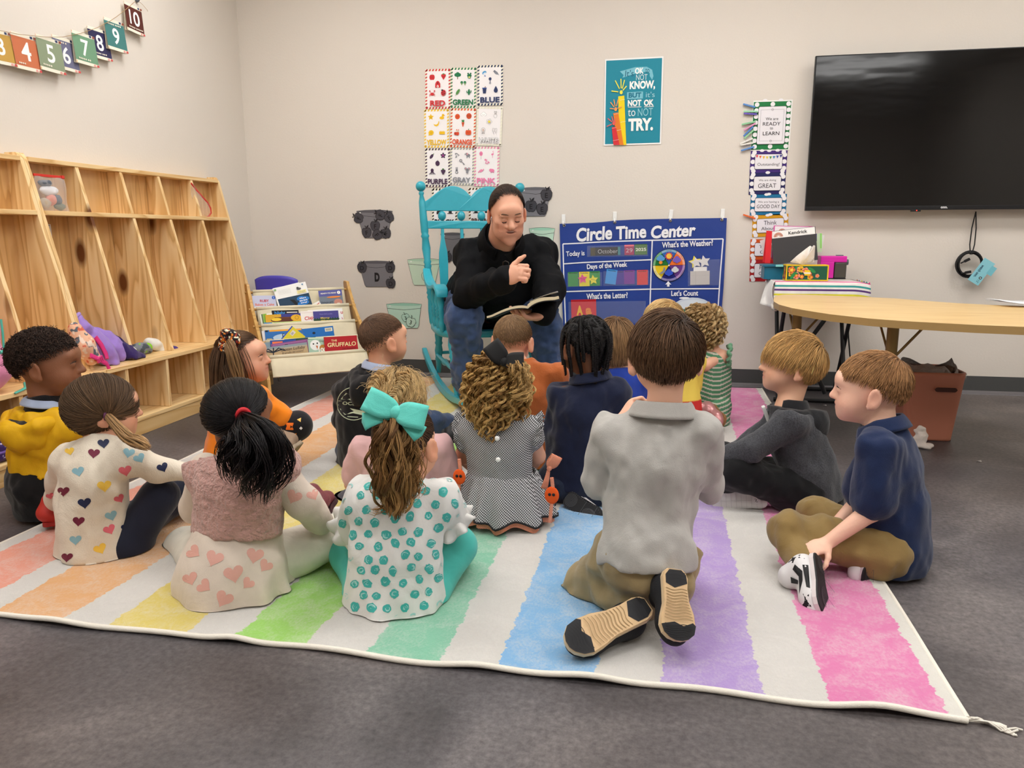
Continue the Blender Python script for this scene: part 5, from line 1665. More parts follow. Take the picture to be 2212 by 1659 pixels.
book(2,-.028,(862,832),(1285,788),(868,1060),'1f6cb8','blue board book with a barcode on its back',lambda a,w,h:(a.rect(w*.34,h*.3,w*.24,h*.22,'e6e2cc'),[a.rect(w*(.25+.015*k),h*.3,w*.007,h*.15,'38382c',dz=0)for k in range(12)],a.ell(-w*.15,h*.18,w*.05,h*.07,'14202c')),.016)
book(2,-.008,(560,965),(712,782),(735,1130),'d8c832','yellow board book turned on its corner',lambda a,w,h:(a.rect(0,h*.47,w,h*.07,'3452b0'),a.rect(w*.2,h*.2,w*.3,h*.22,'d8cfc8',rot=-.0),[a.rect(w*(.1+.02*k),h*.2,w*.008,h*.12,'50484c',dz=0)for k in range(8)],a.ell(-w*.25,-h*.05,w*.2,h*.16,'e4ddd0')),.012)
book(3,-.05,(330,1022),(425,1012),(335,1300),'7f95a2','grey blue cover at the near end of the bottom pocket')
book(3,-.045,(410,992),(765,974),(420,1260),'2a4f9a','dark blue book with an orange tab in the bottom pocket',lambda a,w,h:(a.rect(-w*.22,h*.36,w*.4,h*.14,'e2764c'),))
book(3,-.052,(615,976),(1048,940),(620,1260),'1e4a3a','dark green book behind the mauve one')
book(3,-.040,(935,950),(1180,942),(940,1250),'3c8a4c','green book showing a white top band behind the mint one',lambda a,w,h:a.rect(0,h*.46,w,h*.06,'d9e6d0'))
book(3,-.028,(430,1042),(935,968),(446,1280),'8a5186','mauve board book with rounded corner in the bottom pocket',lambda a,w,h:(a.rect(w*.0,h*.42,w*.9,h*.03,'b077a8'),a.ell(-w*.1,h*.34,w*.05,h*.03,'20182a')),.014)
book(3,-.018,(935,978),(1175,962),(942,1280),'a9c8b4','mint book with a round snowman face and the number 100',lambda a,w,h:(a.ell(-w*.1,h*.22,w*.3,None,'eef0ee'),a.ell(-w*.2,h*.28,w*.045,None,'1c1c20'),a.ell(w*.02,h*.3,w*.045,None,'1c1c20'),a.poly([(-w*.08,h*.2),(w*.04,h*.18),(w*.0,h*.02)],'c0602c'),a.ell(w*.32,h*.08,w*.2,h*.14,'b98038'),a.text('100',w*.28,h*-.02,w*.44,None,'f4f2ea',bold=.04),a.rect(0,-h*.2,w,h*.05,'c8b088'),a.text('Days',w*.3,h*.38,w*.3,None,'3a4a44')),.006)
book(3,.000,(357,1088),(920,1014),(372,1300),'c2a880','sunset coloured book titled Ocean Lullaby with a palm',lambda a,w,h:(a.rect(0,h*.42,w,h*.16,'8a98a0'),a.rect(0,h*.3,w,h*.1,'b3a896'),[a.line([(-w*.34,h*.12),(-w*.34+w*.2*math.cos(t),h*.2+h*.22*math.sin(t)),(-w*.34+w*.3*math.cos(t),h*.1+h*.2*math.sin(t))],h*.07,'122030')for t in(.2,.8,1.5,2.2,2.9)],a.line([(-w*.34,h*.15),(-w*.38,-h*.4)],h*.06,'122030'),a.text('Ocean Lullaby',w*.14,h*.18,w*.6,None,'1a2230',shear=.25),a.text('El arrullo del oceano',w*.12,-h*.02,w*.52,None,'2a2a30',shear=.2)),.006)
book(3,.004,(1180,945),(1635,918),(1140,1290),'b01a24','bright red picture book leaning at the rack end',lambda a,w,h:(a.text('THE',-w*.2,h*.34,w*.17,h*.08,'e8d9a0',bold=.02),a.text('GRUFFALO',w*.02,h*.17,w*.86,h*.17,'ecdca2',bold=.02,shear=.08),a.text('Julia Donaldson',w*.22,-h*.02,w*.42,None,'3a1416',shear=.2)),.005)
# ------------------------------------------------------------------ rocking chair
CL=np.array([-1.31,4.27,0])
CR,CF=np.array([.893,.45,0]),np.array([.45,-.893,0])
W3=lambda a,b,z:CL+CR*a+CF*b+np.array([0,0,z])
TEAL=mat('turquoise_gloss','2fa5b8',rough=.32,spec=.5,var=(30,.03),bump=(40,.0005))
rk=thing('rocking_chair','turquoise painted wooden rocking chair the reader sits in','rocking chair',loc=W3(.25,.2,.03))
SW=.50
# seat
mb=MB()
def seat_ring(t,gr=0):
 a_=2*math.pi*t
 x,y=math.cos(a_),math.sin(a_)
 p_=4.0
 r=(abs(x)**p_+abs(y)**p_)**(-1/p_)
 return SW/2+(.285+gr)*r*x*(1+.04*-y),.215+(.275+gr)*r*y*-1
n=48
V,F=[],[]
for z,g in((.362,-.03),(.364,-.008),(.375,0),(.395,0),(.404,-.006),(.406,-.03),(.398,-.10),(.392,-.18)):
 for k in range(n):
  a_,b_=seat_ring(k/n,g)
  V.append(W3(a_,b_,z))
for i in range(7):
 for k in range(n):
  F.append((i*n+k,i*n+(k+1)%n,(i+1)*n+(k+1)%n,(i+1)*n+k))
F+=[list(range(n))[::-1],list(range(7*n,8*n))]
mb.add(V,F,0,True)
mb.build('seat',[TEAL],rk)
BEADS=[(0,.013),(.02,.019),(.10,.021),(.18,.016),(.20,.021),(.215,.016),(.23,.022),(.245,.017),(.32,.024),(.40,.018),(.415,.023),(.43,.018),(.445,.023),(.46,.018),(.54,.025),(.61,.019),(.625,.025),(.64,.019),(.655,.022),(.74,.022),(.86,.019),(.905,.011),(.915,.015),(.925,.015),(.935,.009),(.94,.009)]
for sx,a0,a1 in((-1,0.0,-.045),(1,SW,SW+.045)):
 p0,p1=W3(a0,.0,.385),W3(a1,-.056,1.198)
 mb=MB().lathe(BEADS,p0,p1,14)
 mb.build('back_post',[TEAL],rk)
 MB().ball(p0+(p1-p0)*.967,.029,n=18).build('finial',[TEAL],rk)
PB_=lambda a_,z:W3(a_,-.056*(z-.385)/.813-.02*math.sin(math.pi*min(1,max(0,a_/SW)))*(z-.385)/.813,z)
def back_board(name,outline,th=.020):
 V=[]
 for d in(-th/2,th/2):
  V+=[PB_(a_,z)+CF*d for a_,z in outline]
 k=len(outline)
 MB().add(V,[list(range(k)),list(range(k,2*k))[::-1]]+[(i,k+i,k+(i+1)%k,(i+1)%k)for i in range(k)]).build(name,[TEAL],rk,bevel=.004)
zb=1.035
up=[]
for t in np.linspace(0,1,41):
 hgt=.05+.092*math.sin(math.pi*min(1,max(0,(t if t<.5 else 1-t)/.62)))**1.3
 if t>.44 and t<.56:
  hgt-=.012*(1-abs(t-.5)/.06)
 up.append((-.03+(SW+.06)*t,zb+hgt))
back_board('crest_rail',[(-.03+(SW+.06)*t,zb)for t in np.linspace(0,1,21)]+up[::-1])
back_board('lower_back_rail',[(-.02+(SW+.04)*t,.935)for t in np.linspace(0,1,15)]+[(-.02+(SW+.04)*t,.98)for t in np.linspace(1,0,15)])
for a_ in(.075,.19,.31,.425):
 MB().ball(PB_(a_,1.0075),(.024,.024,.028),n=14).build('back_bead',[TEAL],rk)
 w_=[(.39,.015),(.50,.019),(.62,.024),(.74,.027),(.80,.025),(.84,.017),(.88,.010),(.937,.009)]
 back_board('back_slat',[(a_-w,z)for z,w in w_]+[(a_+w,z)for z,w in w_[::-1]],.014)
for a_,sx in((-.03,-1),(SW+.03,1)):
 path=[(-.01,.705),(.03,.672),(.09,.64),(.16,.622),(.24,.617),(.32,.628),(.38,.637),(.43,.632),(.465,.612),(.475,.588)]
 pts=[W3(a_-sx*.006,b_,z)for b_,z in path]
 mb=MB()
 half=[.022,.026,.03,.031,.031,.032,.035,.037,.036,.03]
 V,F=[],[]
 for(b_,z),hw in zip(path,half):
  for da,dz in((-hw,-.010),(-hw*.9,.010),(hw*.9,.010),(hw,-.010)):
   V.append(W3(a_+da,b_,z+dz))
 for i in range(len(path)-1):
  for j in range(4):
   F.append((i*4+j,i*4+(j+1)%4,(i+1)*4+(j+1)%4,(i+1)*4+j))
 F+=[(0,3,2,1),tuple(len(V)-4+j for j in range(4))]
 MB().add(V,F,0,True).build('armrest',[TEAL],rk,bevel=.004,subsurf=1)
 SP=[(0,.011),(.1,.017),(.22,.020),(.32,.013),(.36,.019),(.40,.013),(.44,.019),(.48,.013),(.52,.019),(.56,.013),(.70,.020),(.88,.015),(1,.011)]
 for b_ in(.22,.33,.42):
  MB().lathe(SP,W3(a_-sx*.01,b_-.01,.395),W3(a_,b_,.618),12).build('arm_spindle',[TEAL],rk)
 ar=.03 if sx<0 else SW-.03
 LG=[(0,.014),(.06,.020),(.16,.024),(.3,.019),(.34,.024),(.38,.018),(.5,.024),(.66,.019),(.70,.023),(.74,.018),(.9,.015),(1,.013)]
 MB().lathe(LG,W3(ar,.02,.372),W3(ar-.02*-sx*-1,-.12,.085),14).build('leg',[TEAL],rk)
 MB().lathe(LG,W3(ar,.40,.372),W3(ar,.53,.055),14).build('leg',[TEAL],rk)
 # rocker: a sawn curve, deeper in the middle
 V,F=[],[]
 m_=36
 for i in range(m_+1):
  b_=-.47+1.23*i/m_
  zc=.003+.25*(b_-.27)**2
  if b_>.6:
   zc-=.06*(b_-.6)
  aa=ar-sx*-.0+sx*.01
  hh=.045-.012*abs(2*i/m_-1)
  for da,dz in((-.015,0),(.015,0),(.015,hh),(-.015,hh)):
   V.append(W3(aa+da,b_,zc+dz+.012))
 for i in range(m_):
  for j in range(4):
   F.append((i*4+j,i*4+(j+1)%4,(i+1)*4+(j+1)%4,(i+1)*4+j))
 F+=[(0,3,2,1),tuple(len(V)-4+j for j in range(4))]
 MB().add(V,F).build('rocker',[TEAL],rk,bevel=.004)
 MB().lathe([(0,.008),(.2,.012),(.4,.012),(.5,.021),(.6,.012),(.8,.012),(1,.008)],W3(ar,-.05,.20),W3(ar,.46,.19),10).build('side_stretcher',[TEAL],rk)
ST=[(0,.008),(.2,.013),(.4,.012),(.5,.024),(.6,.012),(.8,.013),(1,.008)]
MB().lathe(ST,W3(.03,.46,.19),W3(SW-.03,.46,.19),10).build('front_stretcher',[TEAL],rk)
MB().lathe([(0,.01),(1,.01)],W3(.03,-.06,.21),W3(SW-.03,-.06,.21),10).build('rear_stretcher',[TEAL],rk)
# ------------------------------------------------------------------ kidney table
TZ=.59
front=[onZ(x,y,TZ)[:2]for x,y in((1671,646),(1672,651.5),(1683,658),(1711,665.5),(1755,673),(1794,679),(1877,688),(1950,693.5),(2015,697),(2110,702),(2212,706))]
back=[onZ(x,y,TZ)[:2]for x,y in((1674,640),(1690,636.5),(1725,636),(1793,638.5),(1860,641),(1932,644.5),(2000,650),(2070,655),(2140,658.5),(2212,661))]
far=[np.array(front[-1])+np.array([.16,-.01]),np.array(front[-1])+np.array([.36,.12]),np.array(back[-1])+np.array([.16,-.5]),np.array(back[-1])+np.array([.06,-.12])]
outl=[tuple(p)for p in front]+[tuple(p)for p in far]+[tuple(p)for p in back[::-1]]
tb=thing('kidney_table','curved classroom table with pale wood top and bronze legs','table',loc=(1.25,3.4,0))
bmt=bmesh.new()
vs=[bmt.verts.new((p[0],p[1],TZ))for p in outl]
f=bmt.faces.new(vs)
ex=bmesh.ops.extrude_face_region(bmt,geom=[f])
for v in ex['geom']:
 if isinstance(v,bmesh.types.BMVert):
  v.co.z-=.028
bmesh.ops.recalc_face_normals(bmt,faces=list(bmt.faces))
MPL=pine('table_laminate',axis=0,light='e6c690',mid='dfbc82',dark='d3ac70',knots=False)
EDG=mat('table_edge','a98a58',rough=.4)
mb=MB()
bmt.faces.ensure_lookup_table()
bmt.verts.index_update()
vv=[np.array(v.co)for v in bmt.verts]
for fc in bmt.faces:
 mb.add([vv[v.index]for v in fc.verts],[list(range(len(fc.verts)))],1 if abs(fc.normal.z)<.5 else 0)
bmt.free()
mb.build('tabletop',[MPL,EDG],tb)
BRZ=mat('bronze_paint','8a7040',rough=.4,metal=.3)
LEGP=[onY(1930,706,3.12),onY(1722,690,3.62),np.array([1.72,3.0,0]),np.array([1.62,3.62,0])]
for p in LEGP:
 x,y=p[0],p[1]
 MB().lathe([(0,.0155),(.45,.0155),(.451,.021),(1,.021)],(x,y,0.012),(x,y,TZ-.028),14).ball((x,y,.012),(.018,.018,.012),1).build('leg',[BRZ,mat('grey_glide','55555a')],tb)
 for dx,dy in((.12,.02),(-.02,.12)):
  MB().tube([(x,y,TZ-.17),(x+dx,y+dy,TZ-.03)],.005,6).build('leg_brace',[BRZ],tb)
MB().tube([onZ(1668,657,TZ-.02),onZ(1669,668,TZ-.03),onZ(1676,670,TZ-.035),onZ(1681,665,TZ-.03)],.006,8).build('corner_guard',[mat('clear_guard','e6e2da',rough=.2,alpha=.55)],tb)
for k in range(3):
 p=onZ(2198,655,TZ+.002+.004*k)
 R=rotm(0,-.02+.03*k,.25-.13*k)
 mb=MB()
 mb.grid(lambda u,v:p+R@np.array([(u-.3)*.28,(v-.5)*.215,.010*(1-u)**3+.0005]),8,4)
 mb.build('paper_sheet',[mat('white_paper','eeeef0',rough=.7)],None,label=('lowest sheet of the loose papers on the table','middle sheet of the loose papers, turned a little','top sheet of the loose papers, corner curling up')[k],cat='paper',group='loose papers on the kidney table',solid=.0004)
 # ------------------------------------------------------------------ small table under a striped cloth
ST0,ST1,SY0,SY1,SZ=.585,1.05,4.27,4.66,.652
t2=thing('tray_table','small folding tray table with crossed black legs under a striped cloth','table',loc=(.82,4.46,0))
MB().box(((ST0+ST1)/2,(SY0+SY1)/2,SZ-.014),(ST1-ST0,SY1-SY0-.01,.018),bev=.004).build('tray',[mat('black_plastic')],t2)
for x in(ST0+.06,ST1-.06):
 for sg in(-1,1):
  ym=(SY0+SY1)/2
  MB().tube([(x+.008*sg,ym-sg*.16,SZ-.024),(x+.008*sg,ym+sg*.17,.012),],.011,8).build('leg',[mat('black_steel','1c1c1e',rough=.5)],t2)
for sg in(-1,1):
 MB().tube([(ST0+.03,(SY0+SY1)/2+sg*.17,.012),(ST1-.03,(SY0+SY1)/2+sg*.17,.012)],.011,8).build('foot_bar',[mat('black_steel')],t2)
 # crossed end legs seen under the table edge
for a_,b_ in(((1712,682),(1782,850)),((1788,682),(1722,770))):
 MB().tube([onY(*a_,4.42),onY(*b_,4.40)],.012,8).build('leg_strut',[mat('black_steel')],t2)
cl=thing('striped_cloth','white cloth with magenta, teal, purple and yellow stripes over the tray table','cloth',loc=(.82,4.46,SZ))
SEQ=[('ece8e4',5),('d63a88',2),('ece8e4',3),('3a9a98',3),('ece8e4',3),('5a3a78',2),('cfc9c6',3),('e2da3c',3),('ece8e4',3),('8a94c8',2),('efe0e4',3),('e07a3c',2)]
rows=[c for c,k in SEQ for _ in range(k)]
mts=[cloth('stripe_'+c,c,sheen=.1)for c in dict.fromkeys(rows)]
ids=list(dict.fromkeys(rows))
NU,NV=30,96
def cloth_pt(u,v):
 x=ST0-.004+(ST1-ST0+.008)*u
 L_=SY1-SY0+.09
 d=L_*v
 flat_=SY1-SY0+.002
 zt=SZ+.002-.012*max(0,u-.8)**2*25
 if d<flat_:
  return np.array([x,SY1-d,zt])
 e=d-flat_
 return np.array([x+.012*(u-.5)*e*10,SY0-.004-.012*(1-math.exp(-e*30))-.006*math.sin(u*11)*e*8,zt-e])
mb=MB()
mb.grid(cloth_pt,NU,NV)
FS=[(-.004,.006,'d63a88'),(.018,.030,'3a9a98'),(.042,.051,'5a3a78'),(.063,.076,'e2da3c')]
def row_col(k):
 d=(k+.5)/NV*(SY1-SY0+.09)-(SY1-SY0)
 for a_,b_,c in FS:
  if a_<=d<b_:
   return c
 return 'ece8e4' if d>-.03 else rows[(62-k)%len(rows)]
mb.I=[ids.index(row_col(k%NV))for k in range(NU*NV)]
def left_pt(u,v):
 """The end that hangs over the side nearest the clip chart."""
 A,B_=np.array([ST0-.004,SY0+.01,SZ+.002]),np.array([ST0-.004,SY1-.12,SZ+.002])
 C_,D_=onY(1677,668,4.24),onY(1641,656,4.36)
 p=(A*(1-v)+B_*v)*(1-u)+(C_*(1-v)+D_*v)*u
 return p+np.array([-.02*math.sin(math.pi*u)*(1-v),-.012*math.sin(9*v)*u,.01*math.sin(math.pi*u)])
mb.grid(left_pt,14,44)
mb.I+=[ids.index(rows[(5+(k%44))%len(rows)])for k in range(14*44)]
pts=[onY(1829,694,4.3),onY(1863,697,4.3),onY(1861,707,4.3),onY(1838,703,4.3)]
def right_pt(u,v):
 y=SY0+.02+(SY1-SY0-.1)*v
 e=.20*u*(1-.5*v)
 return np.array([ST1+.006+.02*u+.008*math.sin(10*v)*u,y,SZ-.001-e])
mb.grid(right_pt,12,30)
mb.I+=[ids.index(rows[(12+(k%30))%len(rows)])for k in range(12*30)]
o=mb.build('fabric',mts,cl,solid=.002)
MB().tube([onY(1832,703,4.5),onY(1833,730,4.55),onY(1836,768,4.6),onY(1842,800,4.62),np.array([1.03,4.6,.01])],.004,6).build('power_cord',[mat('black_rubber','141416',rough=.5)],label='black cord hanging below the striped cloth',cat='cord')
# tissue box
x0,x1=onY(1697,600,4.29)[0],onY(1789,600,4.29)[0]
zb_,zt_=SZ+.005,SZ+.005+.083
tbx=thing('tissue_box','flowered green and yellow tissue box with a tissue standing up','tissue box',loc=((x0+x1)/2,4.34,zb_))
bw_,bd_=x1-x0,.105
cx_,cy_=(x0+x1)/2,4.29+bd_/2
GB='e8c020'
MB().box((cx_,cy_,(zb_+zt_)/2),(bw_,bd_,zt_-zb_)).build('carton',[ink(GB)],tbx)
def flowers(a,w,h,seed):
 r=random.Random(seed)
 a.rect(0,0,w*.94,h*.86,'1f5a44')
 for k in range(int(16*w/.24)+3):
  u,v=r.uniform(-.44,.44)*w,r.uniform(-.36,.36)*h
  s_=r.uniform(.010,.021)
  c1,c2,c3=r.choice((('ea7a4a','f2b03c','f6dc50'),('f0a08a','ee6a4a','f2c040'),('f2c83a','e8a02c','4a4a2a'),('e8552c','f2a04a','f6d870')))
  u=max(-w*.46+s_,min(w*.46-s_,u))
  v=max(-h*.42+s_,min(h*.42-s_,v))
  if k%4==0:
   a.ell(u,v,s_*1.2,s_*.45,'2f8a4c',r.uniform(0,3))
   continue
  for j in range(5):
   a.ell(u+s_*.5*math.cos(j*1.257),v+s_*.5*math.sin(j*1.257),s_*.5,None,c1,n=9,dz=0)
  a.z+=1
  a.ell(u,v,s_*.55,None,c2,n=10)
  a.ell(u,v,s_*.25,None,c3,n=8)
for nm,o_,eu,ev,en,w,h in(('front_print',(cx_,cy_-bd_/2-.0003,(zb_+zt_)/2),(1,0,0),(0,0,1),(0,-1,0),bw_,zt_-zb_),('side_print',(cx_-bw_/2-.0003,cy_,(zb_+zt_)/2),(0,-1,0),(0,0,1),(-1,0,0),bd_,zt_-zb_)):
 a=Art(.0001)
 flowers(a,w,h,5 if 'front' in nm else 9)
 if 'front' in nm:
  a.rect(0,0,.028,.027,'f0cc28')
  a.rect(0,-.001,.034,.008,'f4eee0')
 a.build(nm,tuple(np.array(v,float)for v in(o_,eu,ev,en)),tbx)
MB().box((cx_,cy_,zt_+.0008),(bw_*.7,bd_*.45,.001)).build('slot',[mat('clear_film','f2f2f4')],tbx)
tp=[onY(x,y,cy_)for x,y in((1707,566),(1722,553),(1741,537),(1750,531),(1755,534),(1757,529.5),(1760,531),(1759,556),(1757,566))]
base=np.array([cx_,cy_,zt_])
mb=MB()
for dy,sg in((-.012,1),(.006,-1)):
 V=[base+[-.02,dy,0]]+[p_+np.array([0,dy+.012*math.sin(2.1*i),0])for i,p_ in enumerate(tp)]
 mb.add(V,[(0,i,i+1)for i in range(1,len(tp))],0,True)
mb.build('tissue',[mat('tissue_paper','efe6de',rough=.9,bump=(60,.004))],tbx,solid=.0008)
def panel(name,tl,tr,bl,Y,col,label,cat,draw=None,thick=.003,group=None,dyt=0.0):
 """A stiff sheet standing in the bin; dyt leans its top back."""
 TLp,TRp,BLp=onY(*tl,Y+dyt),onY(*tr,Y+dyt),onY(*bl,Y)
 fr,w,h=quad_frame(TLp,TRp,BLp)
 a=Art(.0003)
 a.rect(0,0,w,h,col)
 if draw:
  draw(a,w,h)
 return a.build(name,fr,label=label,cat=cat,group=group,thick=thick,back=(w,h),edge=col)
def rainbow(a,u,v,r):
 for k,c in enumerate(('b06a5a','e0a890','8a4a42','e4c0b0','c08478','f2eeec')):
  a.ell(u,v,r*(1-.14*k),None,c,a1=180,n=16)
def nameplate(a,w,h):
 a.rect(0,h*.385,w*.97,h*.21,'f2f0ef')
 rainbow(a,-w*.34,h*.31,w*.105)
 a.text('Kendrick',w*.1,h*.39,w*.42,h*.095,'16161a',bold=.012)
 for sg in(.475,.30):
  for k in range(22):
   a.rect(w*(-.42+.04*k)if sg>.4 else w*(-.2+.03*k),h*sg,w*.012,h*.006,'b8b4b4',dz=0)
bn=thing('storage_bin','teal plastic bin holding name folders behind the tissue box','bin',loc=onY(1680,598,4.45))
p0,p1=onY(1650,596,4.44),onY(1700,598,4.44)
MB().prism([(p0[0]+.0,4.43),(p0[0]+.22,4.43),(p0[0]+.22,4.58),(p0[0],4.58)],SZ+.004,SZ+.075).build('body',[mat('teal_plastic','176a86',rough=.4)],bn,bevel=.006)
MB().box((p0[0]+.11,4.505,SZ+.078),(.24,.17,.012),bev=.004).build('rim',[mat('teal_plastic')],bn)
MB().box((p0[0]+.075,4.415,SZ+.078),(.04,.008,.012),bev=.003).build('handle_tab',[mat('aqua_plastic','86d4d2',rough=.4)],bn)
DOC='folders and name boards standing in the teal bin'
panel('folder',(1653,498),(1667,499),(1650,566),4.49,'d81e2c','bright red folder at the near end of the teal bin','folder',group=DOC,dyt=.02)
panel('folder',(1656,500),(1668,500),(1652,568),4.478,'e02a34','second red folder angled against the name board','folder',group=DOC,dyt=.005)
panel('name_board',(1666,487),(1752,489),(1672,560),4.525,'d45aa0','pink edged name board behind the black one','board',lambda a,w,h:(a.rect(0,h*.38,w*.94,h*.2,'f0e6ea'),rainbow(a,-w*.28,h*.3,w*.1)),group=DOC,dyt=.03)
panel('name_board',(1661,500.5),(1757,489.5),(1675,571),4.465,'3c3a3c','black name board with a white Kendrick label and small rainbow','board',nameplate,group=DOC,dyt=.03)
panel('paper_sheet',(1640,520),(1662,514),(1652,560),4.535,'eee6e6','white sheet leaning out at the side of the red folder','paper',group=DOC)
panel('paper_sheet',(1760,505),(1774,504),(1764,545),4.54,'cfe6c4','pale green sheet fanning out by the pink sharpener','paper',lambda a,w,h:(a.rect(w*.3,h*.1,w*.3,h*.8,'9be07a'),a.rect(-w*.4,h*.3,w*.15,h*.4,'4a3a78')),group=DOC)
panel('paper_sheet',(1765,507),(1779,508),(1763,545),4.55,'e8e6e6','white sheet behind the pale green one','paper',group=DOC)
# pencil sharpener
sp=thing('pencil_sharpener','hot pink electric pencil sharpener with smoke grey shavings box','pencil sharpener',loc=onY(1805,594,4.52))
xa,xb_,xc=onY(1772,575,4.5)[0],onY(1802,575,4.5)[0],onY(1829,575,4.5)[0]
MB().box(((xa+xc)/2,4.55,SZ+.112),(xc-xa,.10,.034),bev=.006).box(((xa+xb_)/2,4.55,SZ+.052),(xb_-xa,.10,.092),bev=.005).build('body',[mat('hot_pink','d828a8',rough=.35)],sp)
MB().box(((xb_+xc)/2+.001,4.545,SZ+.052),(xc-xb_-.004,.105,.084),bev=.006).build('shavings_box',[mat('smoke_plastic','4a4743',rough=.2,alpha=.92)],sp)
MB().box(((xa+xc)/2,4.55,SZ+.007),(xc-xa,.10,.006)).build('base',[mat('black_plastic')],sp)
MB().tube([(xc-.002,4.53,SZ+.095),(xc+.012,4.53,SZ+.095)],.016,14).build('dial',[mat('grey_plastic')],sp)
MB().box((xc-.03,4.55,SZ+.131),(.035,.03,.006),bev=.002).build('pencil_port',[mat('grey_plastic')],sp)
# ------------------------------------------------------------------ waste bin
tc_=thing('waste_bin','terracotta plastic waste bin lined with a grey bag under the table','waste bin',loc=(1.2,3.62,0))
TER=mat('terracotta_plastic','bd7a62',rough=.4,spec=.4)
def rrect(cx,cy,hx,hy,r,n=6):
 P=[]
 for sx,sy,a0 in((1,1,0),(-1,1,90),(-1,-1,180),(1,-1,270)):
  for k in range(n+1):
   t=math.radians(a0+90*k/n)
   P.append((cx+sx*(hx-r)+r*math.cos(t),cy+sy*(hy-r)+r*math.sin(t)))
 return P
tlx,trx=onY(1957,800,3.56)[0],onY(2092,822,3.56)[0]
blx,brx=onY(1955,945,3.56)[0],onY(2060,955,3.56)[0]
blx=max(blx,brx-.235)
V,F=[],[]
lev=[(.002,0),(.01,0),(.1,.3),(.2,.64),(.29,.94),(.306,1),(.306,.985),(.29,.92),(.1,.28)]
for z,k in lev:
 ins=.0 if lev.index((z,k))<6 else.006
 x0_,x1_=blx+(tlx-blx)*k+ins,brx+(trx-brx)*k-ins
 V+=[np.array([p[0],p[1],z])for p in rrect((x0_+x1_)/2,3.56+.11+.015*k,(x1_-x0_)/2,.105+.018*k-ins,.035)]
n=len(V)//len(lev)
for i in range(len(lev)-1):
 for j in range(n):
  F.append((i*n+j,i*n+(j+1)%n,(i+1)*n+(j+1)%n,(i+1)*n+j))
F.append(list(range(n))[::-1])
MB().add(V,F,0,True).build('body',[TER],tc_)
h0,h1=onY(2018,841,3.545),onY(2068,841,3.545)
V=[np.array([h0[0]+(h1[0]-h0[0])*u,3.5555-.020*.83,h0[2]+dz])for u,dz in((0,0),(.06,.008),(.12,.010),(.88,.010),(.94,.008),(1,0),(.94,-.008),(.88,-.010),(.12,-.010),(.06,-.008))]
MB().add(V,[list(range(10))]).build('hand_slot',[mat('slot_shade','4a2c26',rough=.7)],tc_)  # flat dark patch, painted in for the shade inside the slot
mb=MB()
bcx,bcy=(tlx+trx)/2,3.685
def bag_pt(u,v):
 t=2*math.pi*u
 p_=3.2
 r=(abs(math.cos(t))**p_+abs(math.sin(t))**p_)**(-1/p_)
 k=.97-.25*abs(v-.5)*(v>.5)
 w=float(vnoise(np.array([math.cos(t)*.1+3]),np.array([math.sin(t)*.1]),np.array([v*.1]),.03,2)[0])
 z=.25+.085*v+(.030*max(0,w)+.02*math.sin(3*t+1)*(v>.3))*v-(.05*(v-.7)if v>.7 else 0)
 return(bcx+r*math.cos(t)*(trx-tlx)/2*k*(.97+.03*w),bcy+r*math.sin(t)*.118*k,z)
mb.grid(bag_pt,40,10,closed_u=True)
mb.build('liner_bag',[mat('grey_bag_film','8d817c',rough=.3,spec=.5,bump=(40,.01),alpha=.95)],tc_)
mb=MB()
pp=[onY(x,y,3.62)for x,y in((2000,815),(2020,803),(2038,795),(2047,788),(2062,793),(2058,800),(2070,806),(2082,803),(2089,808),(2086,820))]
for k in range(len(pp)-1):
 q_=(pp[k]+pp[k+1])/2
 mb.add([pp[k],pp[k+1],np.array([q_[0]+.01,3.66,.27]),np.array([q_[0]-.01,3.60,.285])],[(0,1,2),(0,3,1),(0,2,3)],0,True)
mb.build('bag_crumple',[mat('grey_bag_film')],tc_)
c_=onZ(1986,952,.03)
s=SDF().ell(c_+[0,0,.015],(.028,.02,.045),rotm(0,.35,0),k=.01).ell(c_+[.02,-.01,-.02],(.035,.02,.01),k=.01).ell(c_+[-.008,0,.045],(.016,.012,.02),k=.01)
blob('crumpled_tissue',s,mat('tissue_paper','efe6de'),None,.0035,folds(.009,.018,31),zmin=.001,label='crumpled white tissue on the floor against the waste bin',cat='tissue')
for(x,y),c,s_,lb in(((2115,997),'c8c0bc',.010,'tiny pale paper scrap beyond the waste bin'),((1999,1419),'2c282a',.010,'dark scrap of leaf on the floor beside the rug'),((1782,876),'c6c2c0',.009,'pale scrap on the floor between the two boys')):
 c_=onZ(x,y,.001)
 MB().add([c_+[s_*math.cos(t),.5*s_*math.sin(t),.002*math.sin(2*t)+.002]for t in np.linspace(0,6.28,8)[:-1]],[list(range(7))]).build('paper_scrap',[ink(c)],None,solid=.001,label=lb,cat='scrap')
 # ------------------------------------------------------------------ coiled cable under the television
cc=onY(2093,572,4.675)
cb=thing('coiled_cable','black cable coiled and tied hanging below the television with a blue card tag','cable',loc=cc)
BLK=mat('black_rubber','141416',rough=.5)
mb=MB()
for k in range(7):
 r=.066-.004*(k%3)
 mb.tube([cc+np.array([(r+.003*math.sin(k))*math.cos(t)+.002*k*.3,-.010+.006*(k%4),r*1.06*math.sin(t)+.001*k])for t in np.linspace(0,2*math.pi,33)[:-1]],.0036,6,closed=True)
mb.build('coil',[BLK],cb)
top_=onY(2108,457,4.69)
tie=onY(2098,546,4.672)
for d in(-.006,.006):
 MB().tube([top_,top_+(tie-top_)*.4+[d*1.8,0,0],top_+(tie-top_)*.8+[d*2,0,0],tie+[d*.6,0,-.01]],.0032,6).build('hanging_lead',[BLK],cb)
MB().tube([tie+[-.014,-.008,.002],tie+[0,-.014,0],tie+[.016,-.008,.002]],.0028,6).build('wire_tie',[BLK],cb)
